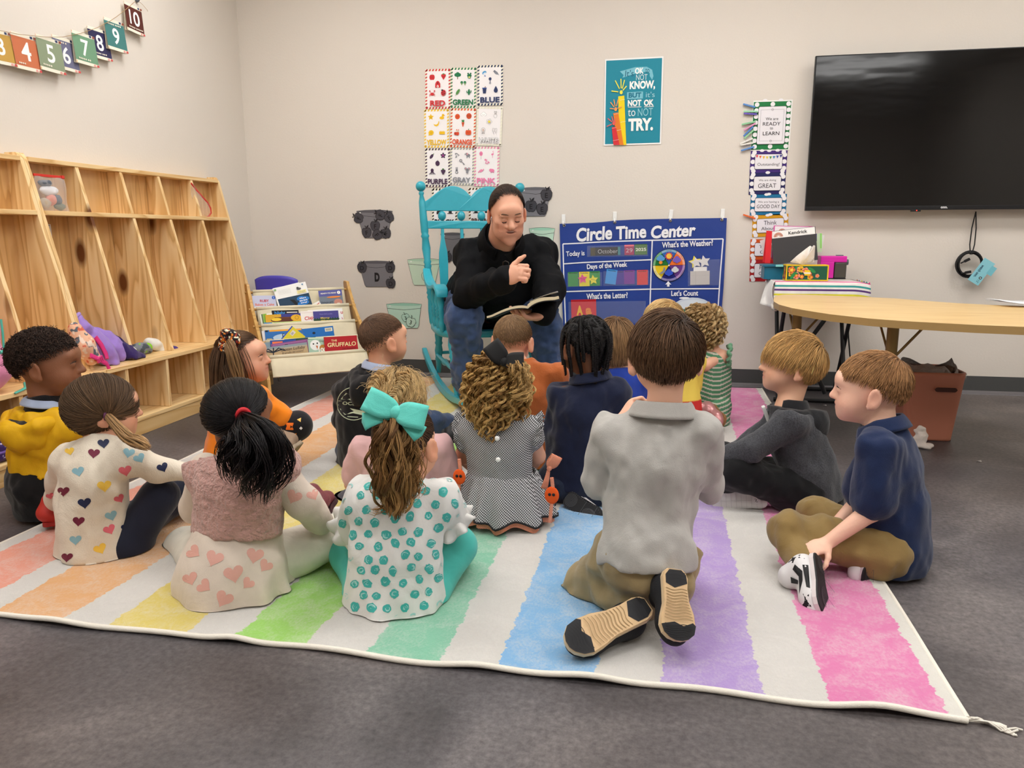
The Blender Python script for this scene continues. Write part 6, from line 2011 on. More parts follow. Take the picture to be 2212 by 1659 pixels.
for x,y,rr in((2089,562,.5),(2091,588,.2)):
 g=onY(x,y,4.658)
 MB().box(g,(.03,.012,.014),rotm(0,-rr,0),bev=.002).tube([g,g+rotm(0,-rr,0)@np.array([-.035,0,.0])],.004,6).build('plug',[BLK],cb)
fr,w,h=quad_frame(onY(2126,562,4.655),onY(2143,574,4.65),onY(2097,600,4.65))
eu=unit(onY(2143,574,4.65)-onY(2113,612,4.65))
fr=((onY(2143,574,4.65)+onY(2097,600,4.65))/2,-eu,np.cross(np.array([0,-1.,0]),-eu),np.array([0,-1.,0]))
a=Art(.0003)
a.rect(0,0,.14,.064,'8fd0dc')
a.text('watch onn.',.004,-.012,.075,.015,'1f3f5c',bold=.03)
a.text("12'",.052,.016,None,.012,'1f3f5c')
a.ell(.03,.016,.008,None,'2a2c30')
a.ell(.03,.016,.004,None,'b8d8dc')
a.rect(-.03,.04,.05,.03,'7cc4d2')
a.build('card_tag',fr,cb,thick=.0006,back=(.14,.064),edge='8fd0dc',label='pale blue card tag')
# ------------------------------------------------------------------ people: bodies, clothes, hair
def rot_of(yaw,pitch=0,roll=0):
 """Axes (right, forward, up); yaw 0 faces the back wall, positive turns toward the cubbies; pitch nods down."""
 r=math.radians
 return np.array(Matrix.Rotation(r(yaw),3,'Z')@Matrix.Rotation(r(-pitch),3,'X')@Matrix.Rotation(r(roll),3,'Y'))
ZA=1.14
def head_sdf(S,c,R,s,adult=False):
 zf=ZA if adult else 1.0
 P=lambda x,y,z:c+R@(np.array([x,y,z*zf])*s)
 E=lambda x,y,z,r,k=.012,m='u':S.ell(P(x,y,z),np.array(r)*(s,s,s*zf),R,k*s,m)
 E(0,-.008,.022,(.071,.086,.077),.01)
 E(0,.030,-.022,(.058,.054,.064),.03)
 if adult:
  E(0,.048,-.060,(.046,.040,.038),.03)
  E(0,.074,-.088,(.022,.018,.018),.02)
  for x in(-1,1):
   E(x*.036,.038,-.050,(.025,.036,.034),.025)
   E(x*.036,.060,-.012,(.024,.022,.018),.02)
 else:
  E(0,.050,-.058,(.036,.034,.028),.03)
  E(0,.068,-.074,(.016,.014,.013),.018)
  for x in(-1,1):
   E(x*.031,.049,-.036,(.027,.027,.028),.02)
 E(0,.074,.030,(.045,.016,.022),.03)
 for x in(-1,1):
  E(x*.029,.092,.002,(.017,.016,.011),.012,'s')
  E(x*.029,.074,.001,(.013,.0125,.0115),.004)
 n=1.6 if adult else 1.0
 S.cap(P(0,.080,.008),P(0,.088+.010*n,-.020),.0065*s,.0095*s*n,.012*s)
 for x in(-1,1):
  E(x*.009*n,.088,-.023,(.007*n,.008,.006),.006)
 mw=1.4 if adult else 1.0
 E(0,.083,-.040,(.019*mw,.009,.0055),.006)
 E(0,.080,-.051,(.017*mw,.010,.0065),.006)
 if adult:
  E(0,.090,-.0455,(.022,.012,.0042),.003,'s')
 else:
  E(0,.094,-.0455,(.018,.008,.0012),.003,'s')
 for x in(-1,1):
  Q=R@rotm(0,0,x*-.45)@rotm(.12,x*.10,0)
  e=P(x*.077,-.012,-.012)
  S.ell(e,np.array((.0075,.020,.032))*s,Q,.005*s)
  S.ell(e+Q@(np.array([x*.008,.004,.004])*s),np.array((.006,.011,.019))*s,Q,.004*s,'s')
  S.ell(e+Q@(np.array([-x*.001,.010,-.022])*s),np.array((.006,.008,.010))*s,Q,.005*s)
 return S
def hand(S,w,d,nrm,side,L,curl=.5,spread=.14,thumb=.5,curls=None):
 """Palm and five jointed fingers. w wrist, d toward the fingertips, nrm out of the palm, side +1 puts the thumb along cross(d, nrm)."""
 d=unit(d)
 nrm=unit(np.asarray(nrm,float)-d*np.dot(nrm,d))
 t=np.cross(d,nrm)*side
 q=L/.19
 pc=w+d*.048*q
 S.ell(w+d*.050*q,np.array((.054,.042,.0165))*q,np.stack([d,t,nrm],1),.012*q)
 S.cap(w-d*.012*q,w+d*.03*q,.024*q,.026*q,.012*q,flat=(nrm,1.35))
 for i,(off,ln)in enumerate(((.030,.074),(.0105,.084),(-.0095,.078),(-.029,.060))):
  c=(curls[i]if curls else curl)
  p=w+d*(.092-.006*abs(off-.01)/.03)*q+t*off*q
  v,nn=unit(d+t*off/.03*spread),nrm
  for k,fr in enumerate((.45,.31,.24)):
   ang=c*(1.0,1.25,.8)[k]
   v,nn=unit(v*math.cos(ang)+nn*math.sin(ang)),unit(nn*math.cos(ang)-v*math.sin(ang))
   p2=p+v*ln*fr*q
   S.cap(p,p2,(.0102,.0094,.0088)[k]*q,(.0094,.0088,.0074)[k]*q,.0035*q)
   p=p2
 p=w+d*.022*q+t*.026*q+nrm*.006*q
 v=unit(d*.62+t*.75+nrm*.25)
 for k,(ln,r0,r1)in enumerate(((.040,.0165,.0122),(.032,.0118,.0104),(.026,.0104,.0078))):
  p2=p+v*ln*q
  S.cap(p,p2,r0*q,r1*q,.007*q)
  p=p2
  v=unit(v+(nrm*.5+d*.5-t*.35)*thumb)
 return S
SKIN_N={}
def skin_mat():
 return mat('skin','e0a88c',rough=.5,spec=.35,attr=True,sss=.12,bump=(260,.0004))
def skin_paint(c,R,s,tone,lips='c8706a',blush=.35):
 t,lp=np.array(lin(tone)),np.array(lin(lips))
 rd=t*np.array([1.06,.74,.70])
 def f(V):
  q=(V-c)@R/s
  C=np.tile(t,(len(V),1))
  far=np.linalg.norm(q,axis=1)
  def mix(x,y,z,r,col,amt):
   w=np.exp(-(((q[:,0:1]-np.array([x]))/r[0])**2+((q[:,1:2]-y)/r[1])**2+((q[:,2:3]-z)/r[2])**2))*amt
   C[:]=C*(1-w)+col*w
  for x in(-1,1):
   mix(x*.038,.068,-.03,(.022,.03,.018),rd,blush)
   mix(x*.082,-.012,-.012,(.016,.03,.036),rd,blush*1.1)
  mix(0,.096,-.02,(.012,.012,.010),rd,blush*.8)
  mix(0,.090,-.0455,(.019,.016,.009),lp,.8)
  return np.clip(C,0,1)
 return f
 # ---- hair
def fib(n):
 i=np.arange(n)+.5
 ph=np.arccos(1-2*i/n)
 th=math.pi*(1+5**.5)*i
 return np.stack([np.cos(th)*np.sin(ph),np.sin(th)*np.sin(ph),np.cos(ph)],1)
HA=np.array([.0755,.0905,.0815])
HC=np.array([0,-.008,.022])
HL=[.56,.5,.26,-.02,-.5,-.66]
def hairline(u,hl):
 phi=np.degrees(np.arctan2(np.abs(u[:,0]),u[:,1]))
 return u[:,2]>np.interp(phi,[0,40,68,92,118,180],hl)
def nrmz(v):
 return v/(np.linalg.norm(v,axis=-1,keepdims=True)+1e-9)
def grow(u0,L,T,whorl,swirl=.3,bias=(0,0,0),grav=0.0,g=(0,0,-1),lift=.05,inertia=.55,jit=.12,col=(),a=HA,up=.2,rg=rng):
 """Strands marched over the scalp: away from the whorl, pulled by bias and gravity, kept off the skull and colliders."""
 p=a*u0*1.0
 w,bias,g=unit(whorl),np.asarray(bias,float),np.asarray(g,float)
 n=nrmz(p/a**2)
 d=None
 out=[p.copy()]
 J=rg.normal(0,jit,p.shape)
 lay=rg.random(len(p))
 for t in range(T-1):
  q=p/a
  r=np.linalg.norm(q,axis=1,keepdims=True)
  n=nrmz(p/a**2)
  f=nrmz(q/r-w*1.0)
  f=f-n*(f*n).sum(1,keepdims=True)
  f=nrmz(f)+swirl*np.cross(n,nrmz(f))+bias+J
  near=np.clip((1.35-r)/.2,0,1)
  f=f-n*(f*n).sum(1,keepdims=True)*near*.9
  k=(t+1)/T
  f=nrmz(f)*(1-min(1,grav*k))+g*grav*k*1.2+n*up*(1-k)*(t<2)
  d=nrmz(f)if d is None else nrmz(d*inertia+nrmz(f)*(1-inertia))
  p=p+d*(L/(T-1))[:,None]
  q=p/a
  r=np.linalg.norm(q,axis=1)
  m=1+lift*(.25+.75*lay)*(k**.6)
  m=np.where(r<m,m/r,1)[:,None]
  p=p*m
  for c,rad in col:
   v=p-c
   l=np.linalg.norm(v,axis=1,keepdims=True)
   rr=rad*(1+.12*lay[:,None])
   p=np.where(l<rr,c+v/l*rr,p)
  out.append(p.copy())
 return np.stack(out,1)
def gather(u0,uG,T,lift=.06,a=HA,rg=rng,sag=0.0):
 """Strands combed over the scalp to one gather direction."""
 uG=unit(uG)
 om=np.arccos(np.clip(u0@uG,-1,1))[:,None]
 t=np.linspace(0,1,T)[None,:]
 so=np.sin(om)+1e-6
 S=(np.sin((1-t)*om)/so)[...,None]*u0[:,None]+(np.sin(t*om)/so)[...,None]*uG
 lay=rg.random((len(u0),1))
 r=1+lift*(.3+.7*lay)*np.sin(math.pi*t*.9)**.7+.03*t
 S=nrmz(S)*r[...,None]
 S[...,2]-=sag*np.sin(math.pi*t)*om
 return S*a
def bundle(pts,N,T,rad,wave=0,freq=3,curl=0,cf=6,flat=None,rg=rng,ends=.85):
 """Strands following a curve: rad = radii along it; wave sways, curl coils each strand."""
 P=np.asarray(pts,float)
 m=len(P)
 x=np.linspace(0,m-1,T)
 i=np.clip(x.astype(int),0,m-2)
 f=(x-i)[:,None]
 P0,P1,P2,P3=P[np.maximum(i-1,0)],P[i],P[i+1],P[np.minimum(i+2,m-1)]
 Cc=.5*(2*P1+(P2-P0)*f+(2*P0-5*P1+4*P2-P3)*f**2+(3*P1-P0-3*P2+P3)*f**3)
 Tn=nrmz(np.gradient(Cc,axis=0))
 ref=np.array([.3,1,.1])
 U=nrmz(np.cross(Tn,ref))
 Vv=np.cross(Tn,U)
 r=np.interp(np.linspace(0,1,T),np.linspace(0,1,len(rad)),rad)
 rho,th=np.sqrt(rg.random(N)),rg.random(N)*6.283
 t=np.linspace(0,1,T)
 ln=1-(1-ends)*rg.random(N)[:,None]
 tt=t[None]*ln
 idx=tt*(T-1)
 i0=np.clip(idx.astype(int),0,T-2)
 fr=(idx-i0)[...,None]
 at=lambda A:A[i0]*(1-fr)+A[i0+1]*fr
 C2,U2,V2=at(Cc),at(U),at(Vv)
 r2=np.interp(tt,t,r)
 ph=rg.random((N,1))*6.283
 cl=(th*3).astype(int)
 phc=(cl*1.7)[:,None]+.10*ph
 a_=(r2*rho[:,None])*np.cos(th)[:,None]+wave*tt**.7*np.sin(6.283*freq*tt+phc)+curl*tt**.5*np.cos(6.283*cf*tt+phc)
 b_=(r2*rho[:,None])*np.sin(th)[:,None]*(flat or 1)+.6*wave*tt**.7*np.cos(6.283*freq*tt+phc*1.3)+curl*tt**.5*np.sin(6.283*cf*tt+phc)
 return C2+U2*a_[...,None]+V2*b_[...,None]
def curl_up(P,amp,freq,rg=rng,t0=.1,clump=None):
 """Coil strands about themselves."""
 N,T,_=P.shape
 Tn=nrmz(np.gradient(P,axis=1))
 U=nrmz(np.cross(Tn,np.array([.2,.3,1.])))
 V=np.cross(Tn,U)
 t=np.clip((np.linspace(0,1,T)-t0)/(1-t0),0,1)[None,:,None]
 ph=(rg.random((N,1,1))if clump is None else clump[:,None,None])*6.283
 fq=freq*(.8+.4*(rg.random((N,1,1))if clump is None else((clump*7.3)%1)[:,None,None]))
 A=amp*t**.6
 return P+U*A*np.cos(6.283*fq*t+ph)+V*A*np.sin(6.283*fq*t+ph)
def ringlets(hd,u,L,A,turns,n=20,r=.0045,T=44,lift=.25,grav=.7,bias=(0,-.35,0),whorl=(.05,0,1),jit=.10,up=.4,cols=(('6a4a28','b88c50'),('86622f','d0a868'),('9c7840','dcb878')),guides=None):
 """Loose corkscrew curls: each a coiled lock of strands hanging from the scalp."""
 G=hd.X(grow(u,L,16,whorl,.05,bias,grav,hd.g,lift,.6,jit,up=up))if guides is None else guides
 x=np.linspace(0,G.shape[1]-1,T)
 i=np.clip(x.astype(int),0,G.shape[1]-2)
 f=(x-i)[None,:,None]
 C=G[:,i]*(1-f)+G[:,i+1]*f
 Tn=nrmz(np.gradient(C,axis=1))
 U=nrmz(np.cross(Tn,np.array([.2,1.,.1])))
 W=np.cross(Tn,U)
 t=np.linspace(0,1,T)
 P={k:[]for k in range(len(cols))}
 for k in range(len(C)):
  ph=6.283*(turns*rng.uniform(.8,1.25)*t**.9+rng.random())
  a=A*rng.uniform(.7,1.3)*np.clip(t*5,0,1)*(1-.25*t)
  Q=C[k]+U[k]*(a*np.cos(ph))[:,None]+W[k]*(a*np.sin(ph))[:,None]
  P[int(rng.integers(len(cols)))].append(bundle(Q,n,T,[r*.9,r,r,r*.6],ends=.93))
 return[(np.concatenate(v),.0010,.0007,*cols[k],.18)for k,v in P.items()if v]
def strands(parts,name,parent,cap=None,rough=.5,**tags):
 """parts = [(paths N,T,3 in world space, r0, r1, root colour, tip colour, spread)] -> one hair mesh."""
 VV,FF,CC,o=[],[],[],0
 for P,r0,r1,c0,c1,sp in parts:
  N,T,_=P.shape
  Tn=nrmz(np.gradient(P,axis=1))
  U=nrmz(np.cross(Tn,np.array([.31,.2,.93])))
  W=np.cross(Tn,U)
  t=np.linspace(0,1,T)
  r=(r0*(1-t)+r1*t)
  r[-1]*=.35
  V=np.stack([P+r[None,:,None]*(U*math.cos(q)+W*math.sin(q))for q in(0,2.094,4.189)],2)
  VV.append(V.reshape(-1,3))
  base=o+np.arange(N)[:,None,None]*T*3+np.arange(T-1)[None,:,None]*3
  j=np.arange(3)[None,None]
  FF.append(np.stack([base+j,base+(j+1)%3,base+3+(j+1)%3,base+3+j],-1).reshape(-1,4))
  o+=N*T*3
  b=np.exp(rng.normal(0,sp,(N,1,1)))
  C=(np.array(lin(c0))*(1-t[:,None])+np.array(lin(c1))*t[:,None])[None]*b
  CC.append(np.repeat(C[:,:,None],3,2).reshape(-1,3))
 if cap is not None:
  V,F,c=cap
  VV.append(V)
  FF.append(F+o)
  CC.append(np.tile(np.array(lin(c)),(len(V),1)))
 m=mat('hair_%d'%int(rough*100),'5a4030',rough=rough,spec=.22,attr=True)
 return mobj(name,np.concatenate(VV),np.concatenate(FF),[m],parent,None,True,np.clip(np.concatenate(CC),0,1),**tags)
def scalp_cap(X,hl,col,k=1.012,a=HA):
 nu,nv=48,30
 V,F=[],[]
 th=np.linspace(0.001,math.pi*.82,nv)
 for t in th:
  for j in range(nu):
   p=2*math.pi*j/nu
   V.append((math.sin(t)*math.sin(p),math.sin(t)*math.cos(p),math.cos(t)))
 u=np.array(V)
 ok=hairline(u,hl)
 for i in range(nv-1):
  for j in range(nu):
   q=(i*nu+j,i*nu+(j+1)%nu,(i+1)*nu+(j+1)%nu,(i+1)*nu+j)
   if ok[list(q)].sum()>=3:
    F.append(q[::-1])
 return X(u*a*k),np.array(F),col
class Head:
 def __init__(s,c,R,sc,zf=1.0):
  s.c,s.R,s.s,s.z=np.asarray(c,float),R,sc,np.array([1,1,zf])
  s.g=R.T@np.array([0,0,-1.])
 def X(s,q):
  """scalp coordinates -> world"""
  return s.c+((q+HC)*s.s*s.z)@s.R.T
 def I(s,p):
  """world -> scalp coordinates"""
  return((np.asarray(p,float)-s.c)@s.R)/s.s/s.z-HC
 def roots(s,n,hl):
  u=nrmz(fib(int(n*1.3))+rng.normal(0,.02,(int(n*1.3),3)))
  return u[hairline(u,hl)]
def hair_short(hd,root,n,L,c0,c1,hl=HL,whorl=(.15,-.6,.8),swirl=.5,bias=(0,.25,-.1),lift=.10,sp=.25,r=.0011,Lside=.7,T=7,cap=None,rough=.5,jit=.14,up=.25,curl=0,grav=.25,name='hair',inertia=.5,fade=0,**tags):
 u=hd.roots(n,hl)
 if fade:
  phi=np.degrees(np.arctan2(np.abs(u[:,0]),u[:,1]))
  e=(u[:,2]-np.interp(phi,[0,40,68,92,118,180],hl))/fade
  u=u[rng.random(len(u))<np.clip(.12+e,0,1)+(phi<60)]
  hl=[v+(fade*.75 if i>2 else 0)for i,v in enumerate(hl)]
 ln=L*np.interp(u[:,2],[-.6,.1,.6],[Lside*.5,Lside,1])*rng.uniform(.75,1.1,len(u))
 P=grow(u,ln,T,whorl,swirl,bias,grav,hd.g,lift,inertia,jit,up=up)
 if curl:
  P=curl_up(P,curl,1.6)
 return strands([(hd.X(P),r,r*.6,c0,c1,sp)],name,root,scalp_cap(hd.X,hl,cap or c0),rough,**tags)
 # ---- clothes and bodies
KID=dict(sh=.040,ua=.036,el=.030,wr=.021,hip=.062,kn=.046,an=.030,nk=.040,pel=.098,mid=.088,che=.096)
MAN=dict(sh=.075,ua=.064,el=.052,wr=.034,hip=.105,kn=.075,an=.052,nk=.070,pel=.175,mid=.165,che=.165)
class Body:
 """Joints in world space; person's own left and right."""
 def __init__(s,J,yaw,dims,head,hs,tone,adult=False):
  s.J,s.d,s.tone,s.hs=J,dims,tone,hs
  s.R=rot_of(yaw)
  s.f=s.R[:,1]
  s.Rh=rot_of(*head)
  s.hd=Head(J['H'],s.Rh,hs,ZA if adult else 1.0)
  s.adult=adult
  s.hands=[]
 def torso(s,S,o=0.0,k=.03,low=1.0):
  J,d=s.J,s.d
  fl=(s.f,1.32)
  S.cap(J['P'],J['M'],(d['pel']+o)*low,d['mid']+o,k,fl)
  S.cap(J['M'],J['C'],d['mid']+o,d['che']+o,k,fl)
  S.cap(J['C'],J['N'],(d['che']+o)*.92,d['nk']+.012+o,k,fl)
  for q in('SL','SR'):
   S.cap(J['C']*.35+J['N']*.65,J[q],d['nk']+o,d['sh']+o,k)
  return S
 def arm(s,S,q,o=0.0,k=.012,o2=None,to=1.0):
  J,d=s.J,s.d
  o2=o if o2 is None else o2
  S.cap(J['S'+q],J['E'+q],d['ua']+o,d['el']+o2,k)
  if to>0 and 'W'+q in J:
   e,w=J['E'+q],J['W'+q]
   S.cap(e,e+(w-e)*to,d['el']+o2,(d['el']+(d['wr']-d['el'])*to)+o2,k)
  return S
 def leg(s,S,q,o=0.0,k=.015,to=1.0):
  J,d=s.J,s.d
  S.cap(J['L'+q],J['K'+q],d['hip']+o,d['kn']+o,k)
  if 'A'+q in J:
   a,b=J['K'+q],J['A'+q]
   S.cap(a,a+(b-a)*to,d['kn']+o,d['kn']+(d['an']-d['kn'])*to+o,k)
  return S
 def skin(s,label,h=.004,lips='c8706a',blush=.35,group='children seated on the rainbow rug',arms='LR',legs='LR',eyes=None,extra=None,paint=None):
  S=SDF()
  J,d=s.J,s.d
  s.torso(S,-.012)
  S.cap(J['N'],s.hd.c+s.Rh@(np.array([0,-.022,-.045])*s.hs),d['nk'],d['nk']*.95,.02)
  for q in arms:
   s.arm(S,q,-.004)
  for q in legs:
   s.leg(S,q,-.008)
  for hnd in s.hands:
   hand(S,*hnd[:5],**hnd[5])
  head_sdf(S,s.hd.c,s.Rh,s.hs,s.adult)
  if extra:
   extra(S)
  V,Q=S.mesh(h)
  V[:,2]=np.maximum(V[:,2],.0135)
  col=skin_paint(s.hd.c,s.Rh,s.hs,s.tone,lips,blush)(V)
  if paint:
   col=paint(V,col)
  s.root=mobj('person',V,Q,[skin_mat()],None,None,True,col,label=label,cat='person',group=group)
  if eyes:
   for x in(-1,1):
    c=s.hd.c+s.Rh@(np.array([x*.029,.0712,.001])*s.hs)
    f=unit(s.Rh[:,1]+s.Rh[:,2]*eyes.get('up',0))
    MB().ball(c,.0124*s.hs,0,12).ball(c+f*.0078*s.hs,.0066*s.hs,1,10).ball(c+f*.0122*s.hs,.0028*s.hs,2,8).build('eye',[mat('eye_white','e8e4e0',rough=.2),mat('iris_'+eyes['c'],eyes['c'],rough=.2),mat('pupil','0c0a0a',rough=.1)],s.root)
    P=lambda a,b,e:s.hd.c+s.Rh@(np.array([x*(.029+a),b-.003,e])*s.hs)
    MB().tube([P(-.013,.0805,.004),P(-.005,.0885,.010),P(.005,.087,.0105),P(.014,.076,.005)],.0014*s.hs,5).build('eyelash',[mat('lash','2a1c16',rough=.6)],s.root)
    MB().tube([P(-.015,.087,.020),P(-.004,.0885,.0255),P(.008,.083,.026),P(.020,.071,.020)],[.0006*s.hs,.0014*s.hs,.0014*s.hs,.0005*s.hs],6).build('eyebrow',[mat('brow_'+eyes.get('b','5a4030'),eyes.get('b','5a4030'),rough=.8)],s.root)
  return s.root
 def wear(s,name,S,m,h=.0055,disp=None,col=None,zmin=.0145,**tags):
  return blob(name,S,m,s.root,h,disp,col,zmin=zmin,**tags)
 def collar(s,m,r=.052,hgt=.03,tip=.02,drop=.0,th=.006,open_=.35,name='collar'):
  """A folded shirt collar round the neck, open at the front."""
  up=unit(s.hd.c-s.J['N'])
  n0=s.J['N']+up*drop
  rt=unit(np.cross(s.f,up))
  fw=np.cross(up,rt)
  def pt(u,v):
   t=math.pi*2*((open_/2)+(1-open_)*u)if open_ else 2*math.pi*u
   q=fw*math.cos(t)+rt*math.sin(t)
   front=max(0,math.cos(t))
   if v<.45:
    k=v/.45
    return n0+q*(r*(1.0+.02*k))+up*(hgt*k-.012-.02*front)
   k=(v-.45)/.55
   return n0+q*(r*(1.02+.28*k))+up*(hgt*(1-1.05*k)+.004*math.sin(math.pi*k)-.012-.02*front-tip*front*k)
  mb=MB().grid(pt,40,12,closed_u=not open_)
  return mb.build(name,[m],s.root,solid=th)
FOOT=[(0,.42),(.04,.62),(.12,.74),(.3,.72),(.5,.72),(.68,.9),(.8,.96),(.9,.82),(.97,.5),(1,.18),(1,-.18),(.97,-.55),(.9,-.88),(.78,-1),(.62,-.95),(.45,-.72),(.28,-.66),(.12,-.72),(.04,-.6),(0,-.4)]
def shoe(root,heel,toe,up,W,mats,tread=None,collar_=1.0,soleth=.014,flip=1,extra=None,label=None):
 """heel, toe: points on the sole's underside; up: from sole toward the ankle; mats = upper, sole side, tread."""
 heel,toe=np.asarray(heel,float),np.asarray(toe,float)
 ex=unit(toe-heel)
 ez=unit(np.asarray(up,float)-ex*np.dot(up,ex))
 ey=np.cross(ez,ex)*flip
 L=np.linalg.norm(toe-heel)
 P=lambda x,y,z:heel+ex*x*L+ey*y*W/2+ez*z
 S=SDF()
 t=soleth
 S.cap(P(.2,0,t+.024),P(.74,0,t+.012),.45*W,.44*W,.02,flat=(ez,1.25))
 S.cap(P(.74,0,t+.012),P(.86,0,t+.008),.42*W,.33*W,.02,flat=(ez,1.3))
 S.cap(P(.22,0,t+.03),P(.27,0,t+.062*collar_),.44*W,.38*W,.02)
 S.cut(P(.5,0,t*.6),-ez)
 o=blob('shoe',S,mats[0],root,.0045,label=label)
 pts=[(x*L,y*W/2)for x,y in FOOT]
 fr=(heel,ex,ey,ez)
 mb=MB()
 n=len(pts)
 V=[heel+ex*p[0]*(1 if z else.985)+ey*p[1]*(1.02 if z else.96)+ez*z+ex*(0 if z else.0075*L)for z in(0,t*.25,t)for p in pts]
 V[n:2*n]=[heel+ex*p[0]+ey*p[1]*1.02+ez*t*.25 for p in pts]
 mb.add(V,[list(range(n))],1)
 mb.add(V,[(i,(i+1)%n,n+(i+1)%n,n+i)for i in range(n)],1,True)
 mb.add(V,[(n+i,n+(i+1)%n,2*n+(i+1)%n,2*n+i)for i in range(n)]+[list(range(2*n,3*n))],0)
 so=mb.build('sole',[mats[1],mats[2]],o)
 if tread:
  a=Art(.0004)
  tread(a,L,W)
  V=a.into((heel,ex,ey,-ez))
  mobj('tread',V,a.F,a.mats,o,a.I)
 if extra:
  extra(o,P,S)
 return o
def px(Y0):
 return lambda x,y,dy=0.0:onY(x,y,Y0+dy)
def joints(Y0,**kw):
 return{k:onY(v[0],v[1],Y0+(v[2]if len(v)>2 else 0))for k,v in kw.items()}
def hem(S,p,n=(0,0,-1),k=.004):
 return S.cut(p,n,k)
def creases(seed,a=1.0,sc=(.045,.05,.10)):
 """Loose cloth: long soft folds with small crumples on top."""
 return folds(.013*a,sc,seed,.0045*a,(.018,.02,.03))
 # ------------------------------------------------------------------ boy in the grey polo, kneeling at the front
GREYP=cloth('grey_pique','b3b0ab',weave=500,dist=.0008,var=.05)
KHAKI=cloth('khaki_twill','9a8762',weave=600,dist=.0006,var=.05)
J=joints(1.72,P=(1395,1190,-.03),M=(1402,1095,0),C=(1418,1000,0),N=(1432,898,.01),H=(1438,772,.03),SL=(1322,938,0),SR=(1516,933,0),EL=(1287,1040,.03),WL=(1345,905,.16),ER=(1530,1050,.10),WR=(1450,960,.2),LL=(1345,1200,.02),LR=(1445,1205,.02),KL=(1268,1262,.10),KR=(1440,1255,.22),AL=(1385,1300,-.06),AR=(1462,1262,-.08))
b=Body(J,8,KID,(10,4,0),.98,'e9b79c')
b.hands=[(J['WL'],onY(1368,858,1.92)-J['WL'],(.6,.5,.3),-1,.115,dict(curl=.75))]
b.skin('brown haired boy in grey polo and khaki trousers kneeling, cream shoe soles showing')
S=b.torso(SDF(),.010)
S.cap(J['P'],J['P']+np.array([0,-.01,-.05]),.106,.112,.03,(b.f,1.25))
for q in 'LR':
 b.arm(S,q,.009,.012,.010,.30)
hem(S,onY(1395,1236,1.62),(.05,-.1,-1))
hem(S,onY(1432,878,1.75),unit(b.hd.c-J['N']))
b.wear('polo_shirt',S,GREYP,.0055,creases(21))
b.collar(GREYP,.058,.034,.02,.012,open_=.2)
S=SDF()
S.cap(J['P']+[0,0,-.02],J['P']+[.01,.02,-.06],.100,.098,.03,(b.f,1.2))
for q in 'LR':
 b.leg(S,q,.010,.02,.9)
b.wear('trousers',S,KHAKI,.0055,creases(22,.9,(.04,.05,.04)))
def waves(c1,c2,n=11):
 def f(a,L,W):
  pts=[(x*L,y*W/2)for x,y in FOOT]
  a.poly([(x,y)for x,y in pts if x>.76*L]+[(.74*L,-W*.42),(.80*L,-.15*W),(.75*L,.1*W),(.79*L,.42*W)],c1,1)
  a.poly([(.015*L,-.17*W),(.02*L,.18*W),(.1*L,.3*W),(.22*L,.3*W),(.28*L,.05*W),(.2*L,-.32*W),(.08*L,-.3*W)],c1,0)
  for k in range(n):
   x=(.30+.042*k)*L
   hw=W*np.interp(x/L,[.25,.45,.7,.8],[.30,.30,.40,.42])
   a.line([(x+.014*L*math.sin(3.5*v+.4),v*hw)for v in np.linspace(-1,1,14)],.0020,c2)
  for k in range(6):
   x=(.80+.03*k)*L
   hw=W*np.interp(x/L,[.8,.9,.98],[.40,.36,.12])
   a.line([(x+.012*L*math.sin(4*v),v*hw)for v in np.linspace(-1,1,12)],.0016,'0e0e10')
  for k in range(3):
   a.line([((.06+.05*k)*L+.012*L*abs(v),v*W*.24)for v in np.linspace(-1,1,9)],.0014,'0e0e10')
 return f
SH14=(mat('black_mesh_upper','17171a',rough=.8,bump=(300,.001)),mat('cream_foam','d9c19c',rough=.6),mat('tan_foam','d0b086',rough=.7,var=(60,.08)))
shoe(b.root,onY(1402,1304,1.60),onY(1226,1392,1.46),(.25,.72,-.45),.082,SH14,waves('1c1c1f','9a7f58'),flip=-1,label='black shoe lying on its side, cream sole to the camera')
shoe(b.root,onY(1459,1228,1.60),onY(1467,1384,1.495),(-.28,.95,.2),.080,SH14,waves('1c1c1f','9a7f58'),label='black shoe standing on its toe, cream sole to the camera')
hair_short(b.hd,b.root,7000,.07,'34241a','6a4e38',HL[:3]+[.0,-.55,-.86],(.40,-.45,.80),.6,(-.15,.2,-.3),.20,.28,.0010,.8,8,'2a1c14',jit=.2)
# ------------------------------------------------------------------ girl with the turquoise bow
J=joints(1.67,P=(853,1268),M=(856,1190,-.01),C=(864,1110,.0),N=(872,1040,.03),H=(876,962,.06),SL=(790,1080,.02),SR=(948,1075,.02),EL=(768,1150,.10),WL=(800,1180,.26),ER=(975,1140,.10),WR=(930,1160,.26),LL=(815,1285,.03),LR=(900,1285,.03),KL=(757,1195,.14),KR=(985,1180,.15),AL=(850,1250,.30),AR=(985,1215,.30))
b=Body(J,3,KID,(-6,12,-4),.97,'e0a888')
b.hands=[]
b.skin('girl with a big turquoise bow and ringlets, white top with turquoise scribble dots')
DOTW=cloth('white_jersey_dots','e4e2de',weave=700,dist=.0004,var=.03)
S=b.torso(SDF(),.012)
S.cap(J['M']+[0,0,-.02],J['P']+[0,-.005,-.035],.108,.128,.03,(b.f,1.2))
for q in 'LR':
 S.cap(J['S'+q],J['S'+q]*.35+J['E'+q]*.65,.050,.056,.02)
hem(S,J['P']+[0,0,-.115])
hem(S,J['N']+unit(b.hd.c-J['N'])*.010,unit(b.hd.c-J['N']))
F_=creases(31,.7)
sv,sq=S.mesh(.0055,F_)
sv[:,2]=np.maximum(sv[:,2],.0145)
top=mobj('top',sv,sq,[DOTW],b.root,None,True)
TQ='46b3ac'
vd=unit(J['M']-CAM)
